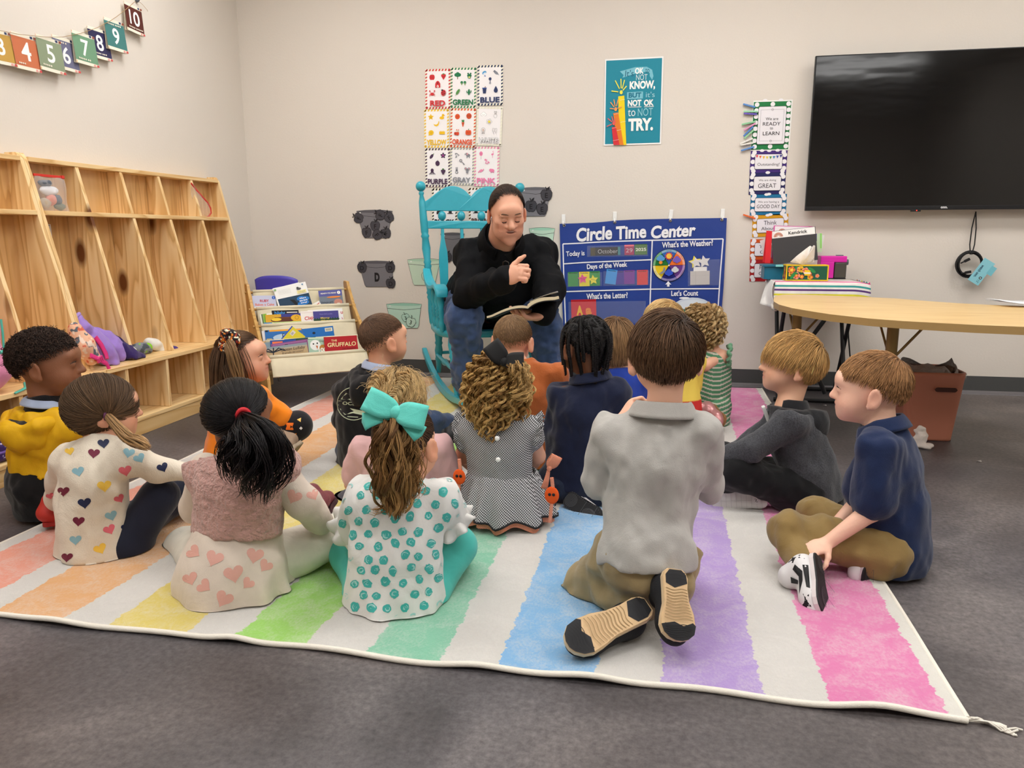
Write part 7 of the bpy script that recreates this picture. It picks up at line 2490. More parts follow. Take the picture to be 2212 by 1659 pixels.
eu=unit(np.cross(vd,[0,0,1.]))
ev=np.cross(eu,vd)
shp=[]
r_=random.Random(3)
row=0
for j in range(14):
 for i in range(10):
  u,v=-.185+.040*i+(.021 if j%2 else 0)+r_.uniform(-.006,.006),-.185+.0285*j+r_.uniform(-.005,.005)
  ru,rv,a0=r_.uniform(.0095,.0125),r_.uniform(.0085,.011),r_.uniform(0,3)
  pts=[(u+k_*(ru*math.cos(t)*math.cos(a0)-rv*math.sin(t)*math.sin(a0)),v+k_*(ru*math.cos(t)*math.sin(a0)+rv*math.sin(t)*math.cos(a0)))for t in np.linspace(0,6.283,19)[:-1]for k_ in[r_.uniform(.88,1.12)]]
  shp.append((J['M'],eu,ev,vd,pts,ink(TQ),0))
  for k in range(4):
   aa,sg=r_.uniform(0,6.2),r_.uniform(.15,.8)
   q=[(u+sg*ru*math.cos(t+aa)+.0012*math.cos(t),v+sg*rv*math.sin(t+aa))for t in np.linspace(0,r_.uniform(1.2,2.6),7)]
   q+=[(x_+.0006,y_+.0007)for x_,y_ in q[::-1]]
   shp.append((J['M'],eu,ev,vd,q,ink('a8dcd8'),.5))
dv,df,dm,di=decal(sv,sq,shp,.0009)
mobj('dot_print',dv,df,dm,top,di,kind='stuff')
def ruffle(root,c,ax,out,r,m,depth=.035,amp=.010,n=9,arc=(-2.4,2.4),name='sleeve_ruffle'):
 ax,out=unit(ax),unit(out)
 w=np.cross(ax,out)
 def pt(u,v):
  t=arc[0]+(arc[1]-arc[0])*u
  q=out*math.cos(t)+w*math.sin(t)
  return c+q*(r+v*(depth*.55+amp*math.sin(n*t)))+ax*(v*depth+amp*.8*math.cos(n*t+1)*v)
 return MB().grid(pt,72,5).build(name,[m],root,solid=.0018)
for q,sg in(('L',-1),('R',1)):
 e=J['S'+q]*.36+J['E'+q]*.64
 ruffle(b.root,e,J['E'+q]-J['S'+q],(sg*.8,-.6,.1),.050,DOTW)
AQUA=cloth('aqua_leggings','50bfb4',rough=.7,weave=800,dist=.0003)
S=SDF()
S.cap(J['LL'],J['LR'],.085,.085,.03)
for q in 'LR':
 S.cap(J['L'+q],J['K'+q],.072,.052,.02).cap(J['K'+q],J['A'+q],.052,.034,.02)
b.wear('leggings',S,AQUA,.0055,folds(.0025,.04,33))
shoe(b.root,onY(998,1222,1.80),onY(1022,1160,1.90),(-.72,.55,.2),.072,(mat('brown_canvas','6a5448',rough=.8),mat('cream_rubber','d9cfc0',rough=.5),mat('gum_rubber','9a6c3c',rough=.6,bump=(200,.003))),lambda a,L,W:[a.line([(x*L,y*W/2*.62)for x,y in[FOOT[i]for i in range(2,18)]],.0016,'7a5230'),a.line([(x*L*.9+.05*L,y*W/2*.4)for x,y in[FOOT[i]for i in range(2,18)]],.0016,'7a5230')])
# hair: brushed up to a high tail, ringlets down the back
hd=b.hd
G=unit(hd.I(onY(862,900,1.60))/HA)
u=hd.roots(2600,HL[:3]+[0,-.45,-.62])
P=hd.X(gather(u,G,9,.06))
base=hd.X(HA*G*1.03)
tail=[base,onY(858,915,1.585),onY(850,955,1.555),onY(848,1010,1.555),onY(855,1070,1.575),onY(862,1112,1.585)]
Tl=bundle(tail,420,18,[.012,.028,.044,.048,.036,.016],.012,1.6,.006,3,ends=.65)
ng=34
Gd=bundle(tail,ng,16,[.012,.032,.050,.056,.048,.030],.006,1.2,ends=.8)
rl=ringlets(hd,None,None,.010,3.6,26,.005,guides=Gd,cols=(('5a3d27','a87e4c'),('6a4a2e','c49a62'),('4e3522','8a6238')))
loose=np.concatenate([bundle([base,onY(830,950,1.56),onY(822,1030,1.56),onY(835,1090,1.58),onY(800,1110,1.58)],26,18,[.01,.02,.02,.012,.006],.012,1.5,.012,3),bundle([base,onY(885,950,1.56),onY(895,1030,1.57),onY(900,1075,1.59)],40,18,[.01,.02,.02,.012],.012,1.5,.012,3)])
strands(rl+[(P,.0011,.0009,'35241a','6a4a30',.25),(Tl,.0013,.0008,'5e4029','b98f58',.30),(loose,.0012,.0007,'5e4029','b0844e',.2)],'hair',b.root,scalp_cap(hd.X,HL[:3]+[0,-.45,-.62],'2c1d14'))
def bow(root,c,n,up,w,m,loops,tails=(),knot=.014,th=.0016,name='hair_bow',label=None):
 """Ribbon bow: loops = [(angle, length, breadth)], folded out and back to the knot."""
 n,up=unit(n),unit(up)
 rt=np.cross(up,n)
 o=None
 mb=MB()
 for ang,L,B_ in loops:
  d=rt*math.cos(ang)+up*math.sin(ang)
  s_=np.cross(n,d)
  def pt(u,v,d=d,s_=s_,L=L,B_=B_):
   t=2*math.pi*(u-.0)
   x=L*(1-math.cos(t))/2
   z=.36*L*math.sin(t)
   br=B_*(.30+.70*math.sin(math.pi*min(1,x/L*1.02))**.6 if x<L*.5 else 1.0)
   return c+d*x+n*(.004+z*.5+.010*x/L)+s_*((v-.5)*br)+up*.02*(x/L)**2*0
  mb.grid(pt,28,5)
 for ang,L,B_ in tails:
  d=rt*math.cos(ang)+up*math.sin(ang)
  s_=np.cross(n,d)
  mb.grid(lambda u,v,d=d,s_=s_,L=L,B_=B_:c+d*(L*u-.25*B_*abs(v-.5)*(u>.95))+s_*((v-.5)*B_*(.4+.6*u))+n*(.010*math.sin(2.5*u)),8,4)
 mb.ball(c+n*.008,(knot,knot*.8,knot*1.1),0,12,np.stack([rt,n,up],1))
 return mb.build(name,[m],root,solid=th,label=label)
bow(b.root,onY(858,893,1.565),(0,-.9,.42),(.08,.35,.9),0,cloth('turquoise_grosgrain','62ccbf',rough=.55,weave=500,dist=.0005),[(math.radians(163),.076,.056),(math.radians(-4),.072,.056)],[(math.radians(202),.082,.042),(math.radians(-32),.08,.042)],.014,label='big turquoise ribbon bow')
# ------------------------------------------------------------------ girl in the heart sweater
def ray_decals(V,Q,items,Y0,eps=.0009):
 """items = [(px, py, radius, rot, material, outline fn)] printed where the camera's rays meet the cloth."""
 out=[]
 for x,y,r,rot,m,fn in items:
  c=onY(x,y,Y0)
  d=unit(c-CAM)
  eu=unit(np.cross(d,[0,0,1.]))
  out.append((c,eu,np.cross(eu,d),d,fn(0,0,r,rot),m,0))
 return decal(V,Q,out,eps)
CREAM=cloth('cream_waffle','ddd2c0',weave=330,dist=.0012,var=.03)
J=joints(1.80,P=(205,1168),M=(198,1100),C=(205,1030,0),N=(222,965,.02),H=(222,882,.05),SL=(148,998,.03),SR=(282,990,.0),EL=(128,1075,.1),WL=(210,1090,.3),ER=(336,1012,.04),WR=(408,1022,.10),LL=(190,1185,.05),LR=(262,1185,.02),KL=(400,1062,.28),KR=(345,1072,.08),AL=(420,1120,.40),AR=(300,1175,.34))
b=Body(J,-38,KID,(-46,4,0),.97,'d9a284')
b.hands=[(J['WR'],onY(450,1030,1.95)-J['WR'],(.2,.2,-1),-1,.11,dict(curl=.4))]
b.skin('girl with brown side ponytail in a cream sweater printed with coloured hearts',eyes=dict(c='4a3426'))
S=b.torso(SDF(),.012)
S.cap(J['M'],J['P']+[0,0,-.03],.108,.118,.03,(b.f,1.15))
for q in 'LR':
 b.arm(S,q,.010,.012,.008,.97)
hem(S,J['P']+[0,0,-.10])
hem(S,J['N']+unit(b.hd.c-J['N'])*.030,unit(b.hd.c-J['N']))
sv,sq=S.mesh(.0055,creases(41,.6))
sv[:,2]=np.maximum(sv[:,2],.0145)
top=mobj('sweater',sv,sq,[CREAM],b.root,None,True)
HC_=dict(m='6d1f38',n='1f2748',y='e8be4c',b='86b0bc',p='dc6a76')
it=[(x/2.86,680+y/2.86,.0145*s_,rt,ink(HC_[c]),heart_pts)for x,y,c,rt,s_ in((580,858,'m',-.2,1),(640,797,'n',0,1),(432,845,'y',.1,.8),(795,855,'b',-.3,1),(862,888,'b',.4,1),(485,970,'b',.1,1),(775,965,'p',.1,1.1),(345,985,'n',.5,.9),(393,1093,'m',-.1,1),(645,1060,'y',0,1.2),(523,1165,'n',0,1.1),(738,1137,'p',.4,.9),(347,1260,'y',-.2,.9),(486,1277,'m',-.2,1),(687,1243,'b',.2,1.05),(677,1328,'p',.3,1.05),(780,1313,'n',.3,.9),(347,1400,'n',-.3,.9),(467,1393,'b',-.1,1),(620,1447,'y',.3,1.1),(415,1500,'m',-.2,.95),(1005,945,'n',.3,1),(965,855,'y',0,.8),(880,990,'m',1.2,.8),(1080,905,'p',.3,.9),(835,1025,'n',.4,.8),(1150,950,'y',.3,.7),(305,1315,'p',.2,.7),(310,1120,'p',.2,.7),(560,1440,'b',0,.01))]
dv,df,dm,di=ray_decals(sv,sq,it,1.7)
mobj('heart_print',dv,df,dm,top,di,kind='stuff')
NAVYL=cloth('navy_leggings','1d2030',rough=.75,weave=900,dist=.0003)
S=SDF().cap(J['LL'],J['LR'],.085,.085,.03)
for q in 'LR':
 b.leg(S,q,.006,.02,1)
b.wear('leggings',S,NAVYL,.006,folds(.003,.05,42))
hd=b.hd
hl=[.55,.45,.2,-.2,-.7,-1.05]
G=unit(hd.I(onY(254,940,1.74))/HA)
u=hd.roots(3600,hl)
P=hd.X(gather(u,G,12,.16,sag=.06))
base=hd.X(HA*G*1.08)
tl_=bundle([base,onY(275,945,1.72),onY(300,955,1.70),onY(324,968,1.69)],260,10,[.010,.016,.017,.006],.004,1)
strands([(P,.0010,.0009,'3a2a1e','6e543c',.28),(tl_,.0010,.0006,'8a6a48','c39c6c',.2)],'hair',b.root,scalp_cap(hd.X,hl,'3a2a1e'))
MB().tube([base+.013*(np.array([0,.2,1])*math.cos(t)+np.array([-.2,1,-.2])*math.sin(t))for t in np.linspace(0,6.28,17)[:-1]],.004,6,closed=True).build('hair_tie',[mat('plum_elastic','5a2a4a')],b.root)
# ------------------------------------------------------------------ boy in the yellow and black hooded jacket
J=joints(2.02,P=(92,1045),M=(86,1000),C=(88,945),N=(96,880,.01),H=(100,786,.02),SR=(138,922,.0),SL=(52,920,.02),ER=(158,980,.06),EL=(38,985,.06),WR=(170,1000,.15),WL=(90,1000,.2),LR=(112,1050,.0),LL=(72,1050,.02),KR=(165,1035,.15),KL=(120,1030,.2),AR=(120,1115,.06),AL=(90,1110,.08))
b=Body(J,-24,KID,(-62,2,0),1.04,'8a5a40')
b.skin('boy with short black curls in a yellow and black hooded jacket by the cubbies',lips='7a4038',blush=.12,eyes=dict(c='2a1a12',b='1c1412'))
S=b.torso(SDF(),.016)
for q in 'LR':
 b.arm(S,q,.016,.012,.012,.9)
hem(S,onY(85,1022,2.0))
hem(S,J['N']+[0,0,-.002],(0,0,1))
YEL=cloth('yellow_nylon','d9a81c',rough=.5,weave=400,dist=.0004,sheen=0)
b.wear('jacket',S,YEL,.006,creases(51,1.1))
bk=-b.f
S=SDF()
S.ell(J['N']+bk*.062+[0,0,-.070],(.098,.072,.072),b.R,k=.02).chain([J['N']+b.R[:,0]*x_+bk*y_+[0,0,z_]for x_,y_,z_ in((.085,-.01,-.03),(.088,.06,-.035),(.0,.118,-.05),(-.088,.06,-.035),(-.085,-.01,-.03))],[.018,.024,.026,.024,.018],.015)
S.ell(J['N']+bk*.05+[0,0,.01],(.080,.070,.070),b.R,k=.01,mode='s')
b.wear('hood',S,YEL,.0055,creases(52,.8))
S=SDF().ell(J['N']+bk*.048+[0,0,-.052],(.084,.066,.035),b.R,k=.01).cap(J['N']+[0,0,-.02],J['N']+[0,0,.008],.066,.056,.02)
b.wear('hood_lining',S,cloth('black_mesh','17171a',weave=250,dist=.002),.0055,creases(53,.6))
b.collar(cloth('pale_blue_collar','aab8d4'),.050,.020,.01,.022,open_=.2)
S=SDF().cap(J['P']+[0,0,.01],J['P']+[0,0,-.05],.105,.09,.03)
for q in 'LR':
 b.leg(S,q,.012,.02,1)
b.wear('trousers',S,cloth('black_joggers','141416'),.006,creases(54,.8))
shoe(b.root,onY(92,1136,1.90),onY(165,1128,1.96),(0,.1,1),.07,(mat('red_shoe','b8342c',rough=.5),mat('red_sole','a02a26'),mat('red_sole','a02a26')))
u=b.hd.roots(5200,[.50,.46,.30,.10,-.30,-.62])
P=grow(u,np.full(len(u),.028),9,(0,-.3,1),.3,(0,0,0),0,b.hd.g,.10,.4,.9,up=1.2)
P=curl_up(P,.0036,3.0)
strands([(b.hd.X(P),.0013,.0010,'120c0a','3a2a22',.35)],'hair',b.root,scalp_cap(b.hd.X,[.50,.46,.30,.10,-.30,-.62],'120c0a',1.06),.7)
# ------------------------------------------------------------------ girl in the pink fleece vest
J=joints(1.68,P=(510,1215),M=(514,1135),C=(518,1060),N=(522,988,.02),H=(514,902,.05),SL=(448,1018,.02),SR=(596,1010,.01),EL=(425,1095,.1),ER=(652,1085,.03),WL=(480,1110,.25),WR=(695,1128,.10),LL=(470,1225,.03),LR=(555,1225,.03),KL=(400,1180,.22),KR=(742,1150,.18),AL=(560,1150,.35),AR=(700,1110,.40))
b=Body(J,-8,KID,(-8,6,5),.98,'8f5f44')
b.hands=[(J['WR'],onY(672,1098,2.0)-J['WR'],(-.3,-.2,-1),-1,.11,dict(curl=.5))]
b.skin('girl with a thick black ponytail in a pink fleece vest and a heart dress',lips='7a4038',blush=.1)
PINKF=cloth('pink_sherpa','c99c92',rough=1,weave=105,dist=.011,var=.08,sheen=.4)
HEARTF=cloth('cream_fleece','d8cabb',weave=600,dist=.0006)
S=b.torso(SDF(),.024)
hem(S,onY(515,1168,1.6),(0,-.25,-1))
hem(S,J['N']+unit(b.hd.c-J['N'])*.006,unit(b.hd.c-J['N']))
b.wear('fleece_vest',S,PINKF,.0055,folds(.006,(.05,.06,.09),61,.004,.012))
S=SDF()
for q in 'LR':
 b.arm(S,q,.012,.012,.012,.98)
S.cap(J['C'],J['N'],.085,.06,.03)
A=J['P']+np.array([0,.01,.055])
S.chain([A,J['P']+[0,-.01,-.02],J['P']+[0,-.02,-.055]],[.112,.138,.148],.03,(b.f,1.10))
def pleat(n,c,a,z0,z1):
 def f(X,Y,Z):
  t=np.arctan2(Y-c[1],X-c[0])
  w=np.clip((z1-Z)/(z1-z0),0,1)
  return a*w*np.sin(n*t+2.2*np.sin(2*t)+3*(Z-z0))+folds(.006,.05,63)(X,Y,Z)
 return f
sv,sq=S.mesh(.0055,pleat(9,J['P'],.011,J['P'][2]-.1,J['P'][2]+.05))
sv[:,2]=np.maximum(sv[:,2],.0145)
dr=mobj('dress',sv,sq,[HEARTF],b.root,None,True)
q2=lambda x,y:(350+x/2.514,680+y/2.514)
HP=ink('dba597')
it=[(*q2(x,y),.019*s_,rt,HP,heart_pts)for x,y,rt,s_ in((108,1320,.3,1),(175,1290,.8,.9),(283,1325,-.5,1.1),(503,1310,-.3,1.1),(390,1410,.1,1.2),(560,1365,-.7,.9),(690,1345,.3,1),(735,1280,.2,1),(232,1475,.8,.9),(335,1545,-.6,1.1),(465,1460,-.8,.8),(155,1435,.2,.9),(700,1505,-.6,.8),(600,1560,.4,.9),(740,850,.2,.9),(820,980,.4,.8),(715,990,-.5,1),(785,1110,-.4,1.1),(640,1230,.5,.8))]
dv,df,dm,di=ray_decals(sv,sq,it,1.6)
mobj('heart_print',dv,df,dm,dr,di,kind='stuff')
S=SDF()
for q in 'LR':
 S.cap(J['L'+q],J['K'+q],.075,.056,.02).cap(J['K'+q],J['A'+q],.054,.034,.02)
b.wear('leggings',S,cloth('cream_leggings','d9d4c6',weave=900,dist=.0003),.006,folds(.003,.05,64))
shoe(b.root,onY(703,1118,1.86),onY(714,1088,1.98),(-.5,.1,.8),.06,(mat('maroon_glitter','7a3a40',rough=.35,bump=(500,.002),var=(300,.3)),mat('dark_sole','3a2024'),mat('dark_sole','3a2024')))
hd=b.hd
hl=[.6,.5,.28,-.05,-.5,-.85]
G=unit(hd.I(onY(541,921,1.585))/HA)
u=hd.roots(3800,hl)
P=hd.X(gather(u,G,10,.10,sag=.02))
base=hd.X(HA*G*1.05)
tl_=bundle([base,onY(560,938,1.56),onY(572,975,1.545),onY(562,1020,1.55),onY(548,1068,1.565)],700,12,[.013,.040,.060,.058,.034],.016,1.1,.004,2,ends=.62)
strands([(P,.0010,.0009,'0c0a0b','1c1719',.3),(tl_,.0011,.0008,'0c0a0b','1e181a',.35),(bundle([base,onY(522,945,1.56),onY(500,985,1.545),onY(512,1040,1.555)],240,12,[.012,.034,.036,.018],.014,1.1,ends=.6),.0011,.0008,'0c0a0b','1e181a',.3)],'hair',b.root,scalp_cap(hd.X,hl,'0c0a0b'),.34)
MB().tube([base+.019*(np.array([.25,0,1])*math.cos(t)+np.array([.6,.6,-.2])*math.sin(t))for t in np.linspace(0,6.28,21)[:-1]],.006,8,closed=True).build('hair_tie',[mat('red_elastic','c4242c',rough=.6)],b.root,label='bright red hair band')
# ------------------------------------------------------------------ girl in orange with the scrunchie
J=joints(2.52,P=(505,968),M=(512,925),C=(520,880),N=(522,836,.01),H=(522,775,.02),SR=(552,858,-.09),SL=(520,850,.1),ER=(608,900,-.04),EL=(590,900,.12),WR=(585,928,.08),WL=(620,920,.1),LR=(520,975,-.06),LL=(510,965,.08),KR=(642,920,-.02),KL=(610,930,.2),AR=(600,965,.06),AL=(560,960,.1))
b=Body(J,-64,KID,(-76,-6,0),.99,'dca488')
b.skin('girl in an orange top with long brown hair and a candy-print scrunchie',eyes=dict(c='5a4a3a'))
S=b.torso(SDF(),.012)
S.cap(J['M'],J['P']+[0,0,-.05],.1,.118,.03)
for q in 'LR':
 b.arm(S,q,.012,.012,.008,.95)
hem(S,J['N']+unit(b.hd.c-J['N'])*.012,unit(b.hd.c-J['N']))
b.wear('top',S,cloth('orange_jersey','e8821a',weave=800,dist=.0004),.006,creases(71,.7))
S=SDF()
for q in 'LR':
 b.leg(S,q,.006,.02,.8)
sv,sq=S.mesh(.0055,folds(.003,.05,72))
sv[:,2]=np.maximum(sv[:,2],.0145)
lg=mobj('leggings',sv,sq,[cloth('black_leggings','18161a',weave=900,dist=.0003)],b.root,None,True)
sqr=lambda u,v,r,rt:[(u+r*math.cos(rt+k*1.5708),v+r*math.sin(rt+k*1.5708))for k in range(4)]
tri=lambda u,v,r,rt:[(u+r*math.cos(rt+k*2.0944),v+r*math.sin(rt+k*2.0944))for k in range(3)]
it=[(x,y,r,rt,ink(c),fn)for x,y,r,rt,c,fn in((626,921,.018,.7,'e8701c',sqr),(629,922,.006,0,'18161a',tri),(604,927,.009,.3,'f2b02c',tri),(647,907,.009,.9,'f2c060',tri),(637,940,.009,.9,'f0902c',tri),(622,942,.007,0,'e8e4e0',sqr),(611,912,.009,1.4,'f2b02c',tri),(650,925,.006,0,'e8e4e0',sqr),(594,934,.007,0,'e8701c',sqr))]
dv,df,dm,di=ray_decals(sv,sq,it,2.45)
if dv:
 mobj('pumpkin_print',dv,df,dm,lg,di,kind='stuff')
shoe(b.root,onY(650,965,2.42),onY(625,985,2.30),(-.5,.6,.3),.066,(mat('tan_shoe','8a7460',rough=.7),mat('taupe_sole','9a8a74',rough=.7),mat('taupe_tread','8a7a64',rough=.8,bump=(120,.004))))
hd=b.hd
hl=[.6,.52,.3,.0,-.5,-.9]
u=hd.roots(2600,hl)
lo=u[u[:,2]<.42]
P1=hd.X(grow(lo,.17*np.ones(len(lo)),12,(0,-.3,.95),.1,(0,-.25,0),.8,hd.g,.10,.6,.06))
G=unit(hd.I(onY(494,735,2.47))/HA)
P2=hd.X(gather(u[u[:,2]>=.42],G,9,.05))
base=hd.X(HA*G*1.06)
ht=bundle([base,onY(498,752,2.41),onY(507,785,2.405),onY(516,815,2.41),onY(520,838,2.42)],260,12,[.010,.020,.022,.018,.008],.004,1)
bd_=bundle([onY(478,760,2.46),onY(472,800,2.44),onY(474,850,2.44),onY(480,885,2.45)],320,10,[.03,.034,.034,.02],.004,1)
bd2=bundle([onY(500,790,2.44),onY(510,830,2.42),onY(518,870,2.41)],320,10,[.035,.034,.015],.004,1)
strands([(P1,.0011,.0008,'4a3424','7a5c40',.25),(P2,.0010,.0009,'4a3424','7a5c40',.22),(ht,.0010,.0007,'7a5a3c','a8845c',.2),(bd_,.0011,.0007,'4a3424','765840',.25),(bd2,.0011,.0007,'4a3424','765840',.25)],'hair',b.root,scalp_cap(hd.X,hl,'402c1e'))
def candy(V):
 n=vnoise(V[:,0],V[:,1],V[:,2],.0075,77)
 n2=vnoise(V[:,0]+3,V[:,1],V[:,2],.008,78)
 C=np.tile(lin('1a1416'),(len(V),1))
 C[n>.3]=lin('e8862c')
 C[n2>.38]=lin('efe4c8')
 C[n2<-.45]=lin('8a2c20')
 return C
S=SDF()
rt,up=np.array([.9,-.2,.1]),np.array([0,.2,.9])
S.chain([base+.028*(rt*math.cos(t)+up*math.sin(t))for t in np.linspace(0,6.283,13)],[.019+.004*math.sin(5*k)for k in range(13)],.006)
blob('scrunchie',S,mat('candy_print','1a1416',attr=True,rough=.8),b.root,.003,folds(.006,.014,79),candy,label='black scrunchie speckled orange and white')
# ------------------------------------------------------------------ boy in the black ocean hoodie
J=joints(2.74,P=(790,968),M=(786,915),C=(800,855),N=(818,797,.01),H=(828,734,.02),SL=(752,845,.02),SR=(866,835,0),EL=(738,905,.06),ER=(885,885,.06),WL=(800,930,.2),WR=(890,930,.15),LL=(765,980,.03),LR=(835,975,.03),KL=(780,930,.25),KR=(930,918,.08),AL=(830,950,.3),AR=(985,922,.16))
b=Body(J,-25,KID,(-38,-2,0),.98,'e2ab8c')
b.skin('boy with a short brown crew cut in a black hooded sweatshirt printed on the back',eyes=dict(c='4a3a2a'))
BLKF=cloth('black_fleece','141417',weave=700,dist=.0005)
S=b.torso(SDF(),.018)
S.cap(J['M'],J['P']+[0,0,-.06],.106,.122,.03,(b.f,1.2))
for q in 'LR':
 b.arm(S,q,.014,.012,.012,.95)
hem(S,J['N']+unit(b.hd.c-J['N'])*.006,unit(b.hd.c-J['N']))
sv,sq=S.mesh(.006,creases(81,.9))
sv[:,2]=np.maximum(sv[:,2],.0145)
hood=mobj('hoodie',sv,sq,[BLKF],b.root,None,True)
bk=-b.f
S=SDF().chain([J['N']+b.R[:,0]*.075+[0,0,-.015],J['N']+b.R[:,0]*.07+bk*.06+[0,0,-.03],J['N']+bk*.095+[0,0,-.055],J['N']-b.R[:,0]*.07+bk*.06+[0,0,-.03],J['N']-b.R[:,0]*.075+[0,0,-.015]],[.024,.03,.036,.03,.024],.02)
S.ell(J['N']+bk*.07+[0,0,-.09],(.07,.05,.045),k=.03)
b.wear('hood',S,BLKF,.006,creases(82,.8))
b.collar(cloth('pale_blue_collar','aab8d4'),.052,.026,.01,.012,open_=.2)
a=Art()
c_=onY(764,872,2.62)
d=unit(c_-CAM)
eu=unit(np.cross(d,[0,0,1.])+np.array([0,0,-.10]))
ev=np.cross(eu,d)
SG='c4d0b4'
a.ring(0,0,.062,.0028,SG,n=30)
a.poly([(-.05,.014),(-.03,.04),(-.012,.03),(.0,.05),(.02,.02),(.034,.034),(.05,.012),(.02,.016),(.0,.006),(-.02,.016)],SG)
a.rect(0,-.008,.115,.0022,SG).rect(0,.008,.115,.0022,SG)
a.text('OCEAN',0,0,.082,.0125,SG,bold=.02)
a.poly([(-.05,-.022),(-.01,-.018),(.04,-.026),(.05,-.02),(.04,-.042),(.0,-.036),(-.03,-.044)],SG)
a.rect(0,-.05,.04,.003,SG)
dv,df,dm,di=decal(sv,sq,[(c_,eu,ev,d,[a.V[i][:2]for i in f],a.mats[m],0)for f,m in zip(a.F,a.I)if len(f)<40],.0012,(1.0,))
if dv:
 mobj('back_print',dv,df,dm,hood,di,kind='stuff')
JEANS=cloth('blue_denim','33435e',weave=450,dist=.0012,var=.12)
S=SDF()
for q in 'LR':
 b.leg(S,q,.010,.02,.95)
b.wear('jeans',S,JEANS,.006,creases(83,.8,(.04,.05,.04)))
shoe(b.root,onY(968,935,2.78),onY(960,950,2.68),(.5,.6,.3),.066,(mat('black_shoe','1a1a1c',rough=.6),mat('black_sole','202022'),mat('black_sole','202022')))
hair_short(b.hd,b.root,6000,.024,'46342a','7a5c46',[.56,.5,.30,.02,-.46,-.78],(.1,-.55,.8),.5,(0,.2,-.1),.04,.22,.0010,.4,6,'4c3a2e',fade=.4)
# ------------------------------------------------------------------ blonde girl with two plaits, pink T-shirt
J=joints(2.22,P=(858,1105),M=(860,1050),C=(863,1000),N=(865,942,.01),H=(862,862,.04),SL=(797,970,.01),SR=(938,963,.01),EL=(762,1045,.05),ER=(968,1040,.05),WL=(790,1060,.2),WR=(938,1000,.12),LL=(825,1115,.03),LR=(895,1110,.03),KL=(760,1090,.16),KR=(965,1090,.16),AL=(840,1090,.3),AR=(890,1090,.3))
b=Body(J,0,KID,(-4,6,0),.99,'e0ab8e')
b.hands=[(J['WR'],onY(932,985,2.36)-J['WR'],(0,-1,0),1,.11,dict(curl=.5))]
b.skin('blonde girl with two small plaits in a pale pink T-shirt behind the turquoise bow')
PTS=cloth('pink_jersey','dcb2b2',weave=800,dist=.0004)
S=b.torso(SDF(),.013)
S.cap(J['M'],J['P']+[0,0,-.05],.1,.115,.03,(b.f,1.2))
for q in 'LR':
 S.cap(J['S'+q],J['S'+q]*.3+J['E'+q]*.7,.054,.050,.015)
hem(S,J['N']+unit(b.hd.c-J['N'])*.006,unit(b.hd.c-J['N']))
b.wear('shirt',S,PTS,.006,creases(91,.7))
S=SDF().cap(J['LL'],J['LR'],.08,.08,.03)
for q in 'LR':
 b.leg(S,q,.008,.02,1)
b.wear('leggings',S,cloth('grey_leggings','4a4850'),.007)
hd=b.hd
hl=[.6,.5,.28,-.05,-.5,-.75]
u=hd.roots(3000,hl)
P=hd.X(grow(u,.085*np.ones(len(u)),10,(0,.2,1),.1,(0,-.5,0),.4,hd.g,.10,.6,.12))
fz=u[::9]
PF=hd.X(curl_up(grow(fz,.085*np.ones(len(fz)),12,(0,.2,1),.2,(0,-.2,0),.15,hd.g,.42,.6,.5,up=.6),.006,2))
parts=[(P,.0010,.0008,'7c603e','cfae78',.28),(PF,.0006,.0004,'b89a6a','dcc090',.2)]
def plait(pts,r,n=34,turns=3.2,c0='b08c5a',c1='ecd09a'):
 P=np.asarray(pts,float)
 x=np.linspace(0,len(P)-1,40)
 i=np.clip(x.astype(int),0,len(P)-2)
 C=P[i]+(P[i+1]-P[i])*(x-i)[:,None]
 T_=nrmz(np.gradient(C,axis=0))
 nv=nrmz(C-hd.c)
 s_=np.cross(T_,nv)
 t=np.linspace(0,1,40)
 o=[]
 for k in range(3):
  ph=6.283*(turns*t+k/3)
  line=C+s_*(r*.95*np.sin(ph))[:,None]+nv*(r*.5*np.sin(2*ph)+r*.5)[:,None]
  o.append((bundle(line,n,44,[r*.62,r*.62,r*.4],ends=.98),.0010,.0009,c0,c1,.25))
 return o
for pts in([(872,793),(876,815),(868,838),(850,862),(842,880)],[(822,805),(812,822),(812,845),(822,868),(830,882)]):
 parts+=plait([hd.X(HA*unit(hd.I(onY(x,y,2.17))/HA)*1.10)for x,y in pts],.016)
strands(parts,'hair',b.root,scalp_cap(hd.X,hl,'5e462e'))
# ------------------------------------------------------------------ curly girl in the gingham dress
def gingham(name,c1,c2,s=420):
 if name in _M:
  return _M[name]
 m=mat(name,c1,rough=.8,spec=.15)
 nt=m.node_tree
 L=nt.links.new
 tc=NN(nt,'ShaderNodeTexCoord')
 mp=NN(nt,'ShaderNodeMapping')
 mp.inputs['Scale'].default_value=(1,0,1)
 L(tc.outputs['Object'],mp.inputs['Vector'])
 ck=NN(nt,'ShaderNodeTexChecker')
 ck.inputs['Scale'].default_value=s
 ck.inputs['Color1'].default_value=(*lin(c1),1)
 ck.inputs['Color2'].default_value=(*lin(c2),1)
 L(mp.outputs[0],ck.inputs['Vector'])
 L(ck.outputs['Color'],nt.nodes['Principled BSDF'].inputs['Base Color'])
 n=NN(nt,'ShaderNodeTexNoise')
 n.inputs['Scale'].default_value=26
 n.inputs['Detail'].default_value=4
 L(tc.outputs['Object'],n.inputs['Vector'])
 bn=NN(nt,'ShaderNodeBump')
 bn.inputs['Distance'].default_value=.008
 L(n.outputs['Fac'],bn.inputs['Height'])
 L(bn.outputs[0],nt.nodes['Principled BSDF'].inputs['Normal'])
 return m
GING=gingham('black_gingham','3c3c3e','c4c4c6',270)
OGING=gingham('orange_gingham','d0623a','e8b49c')
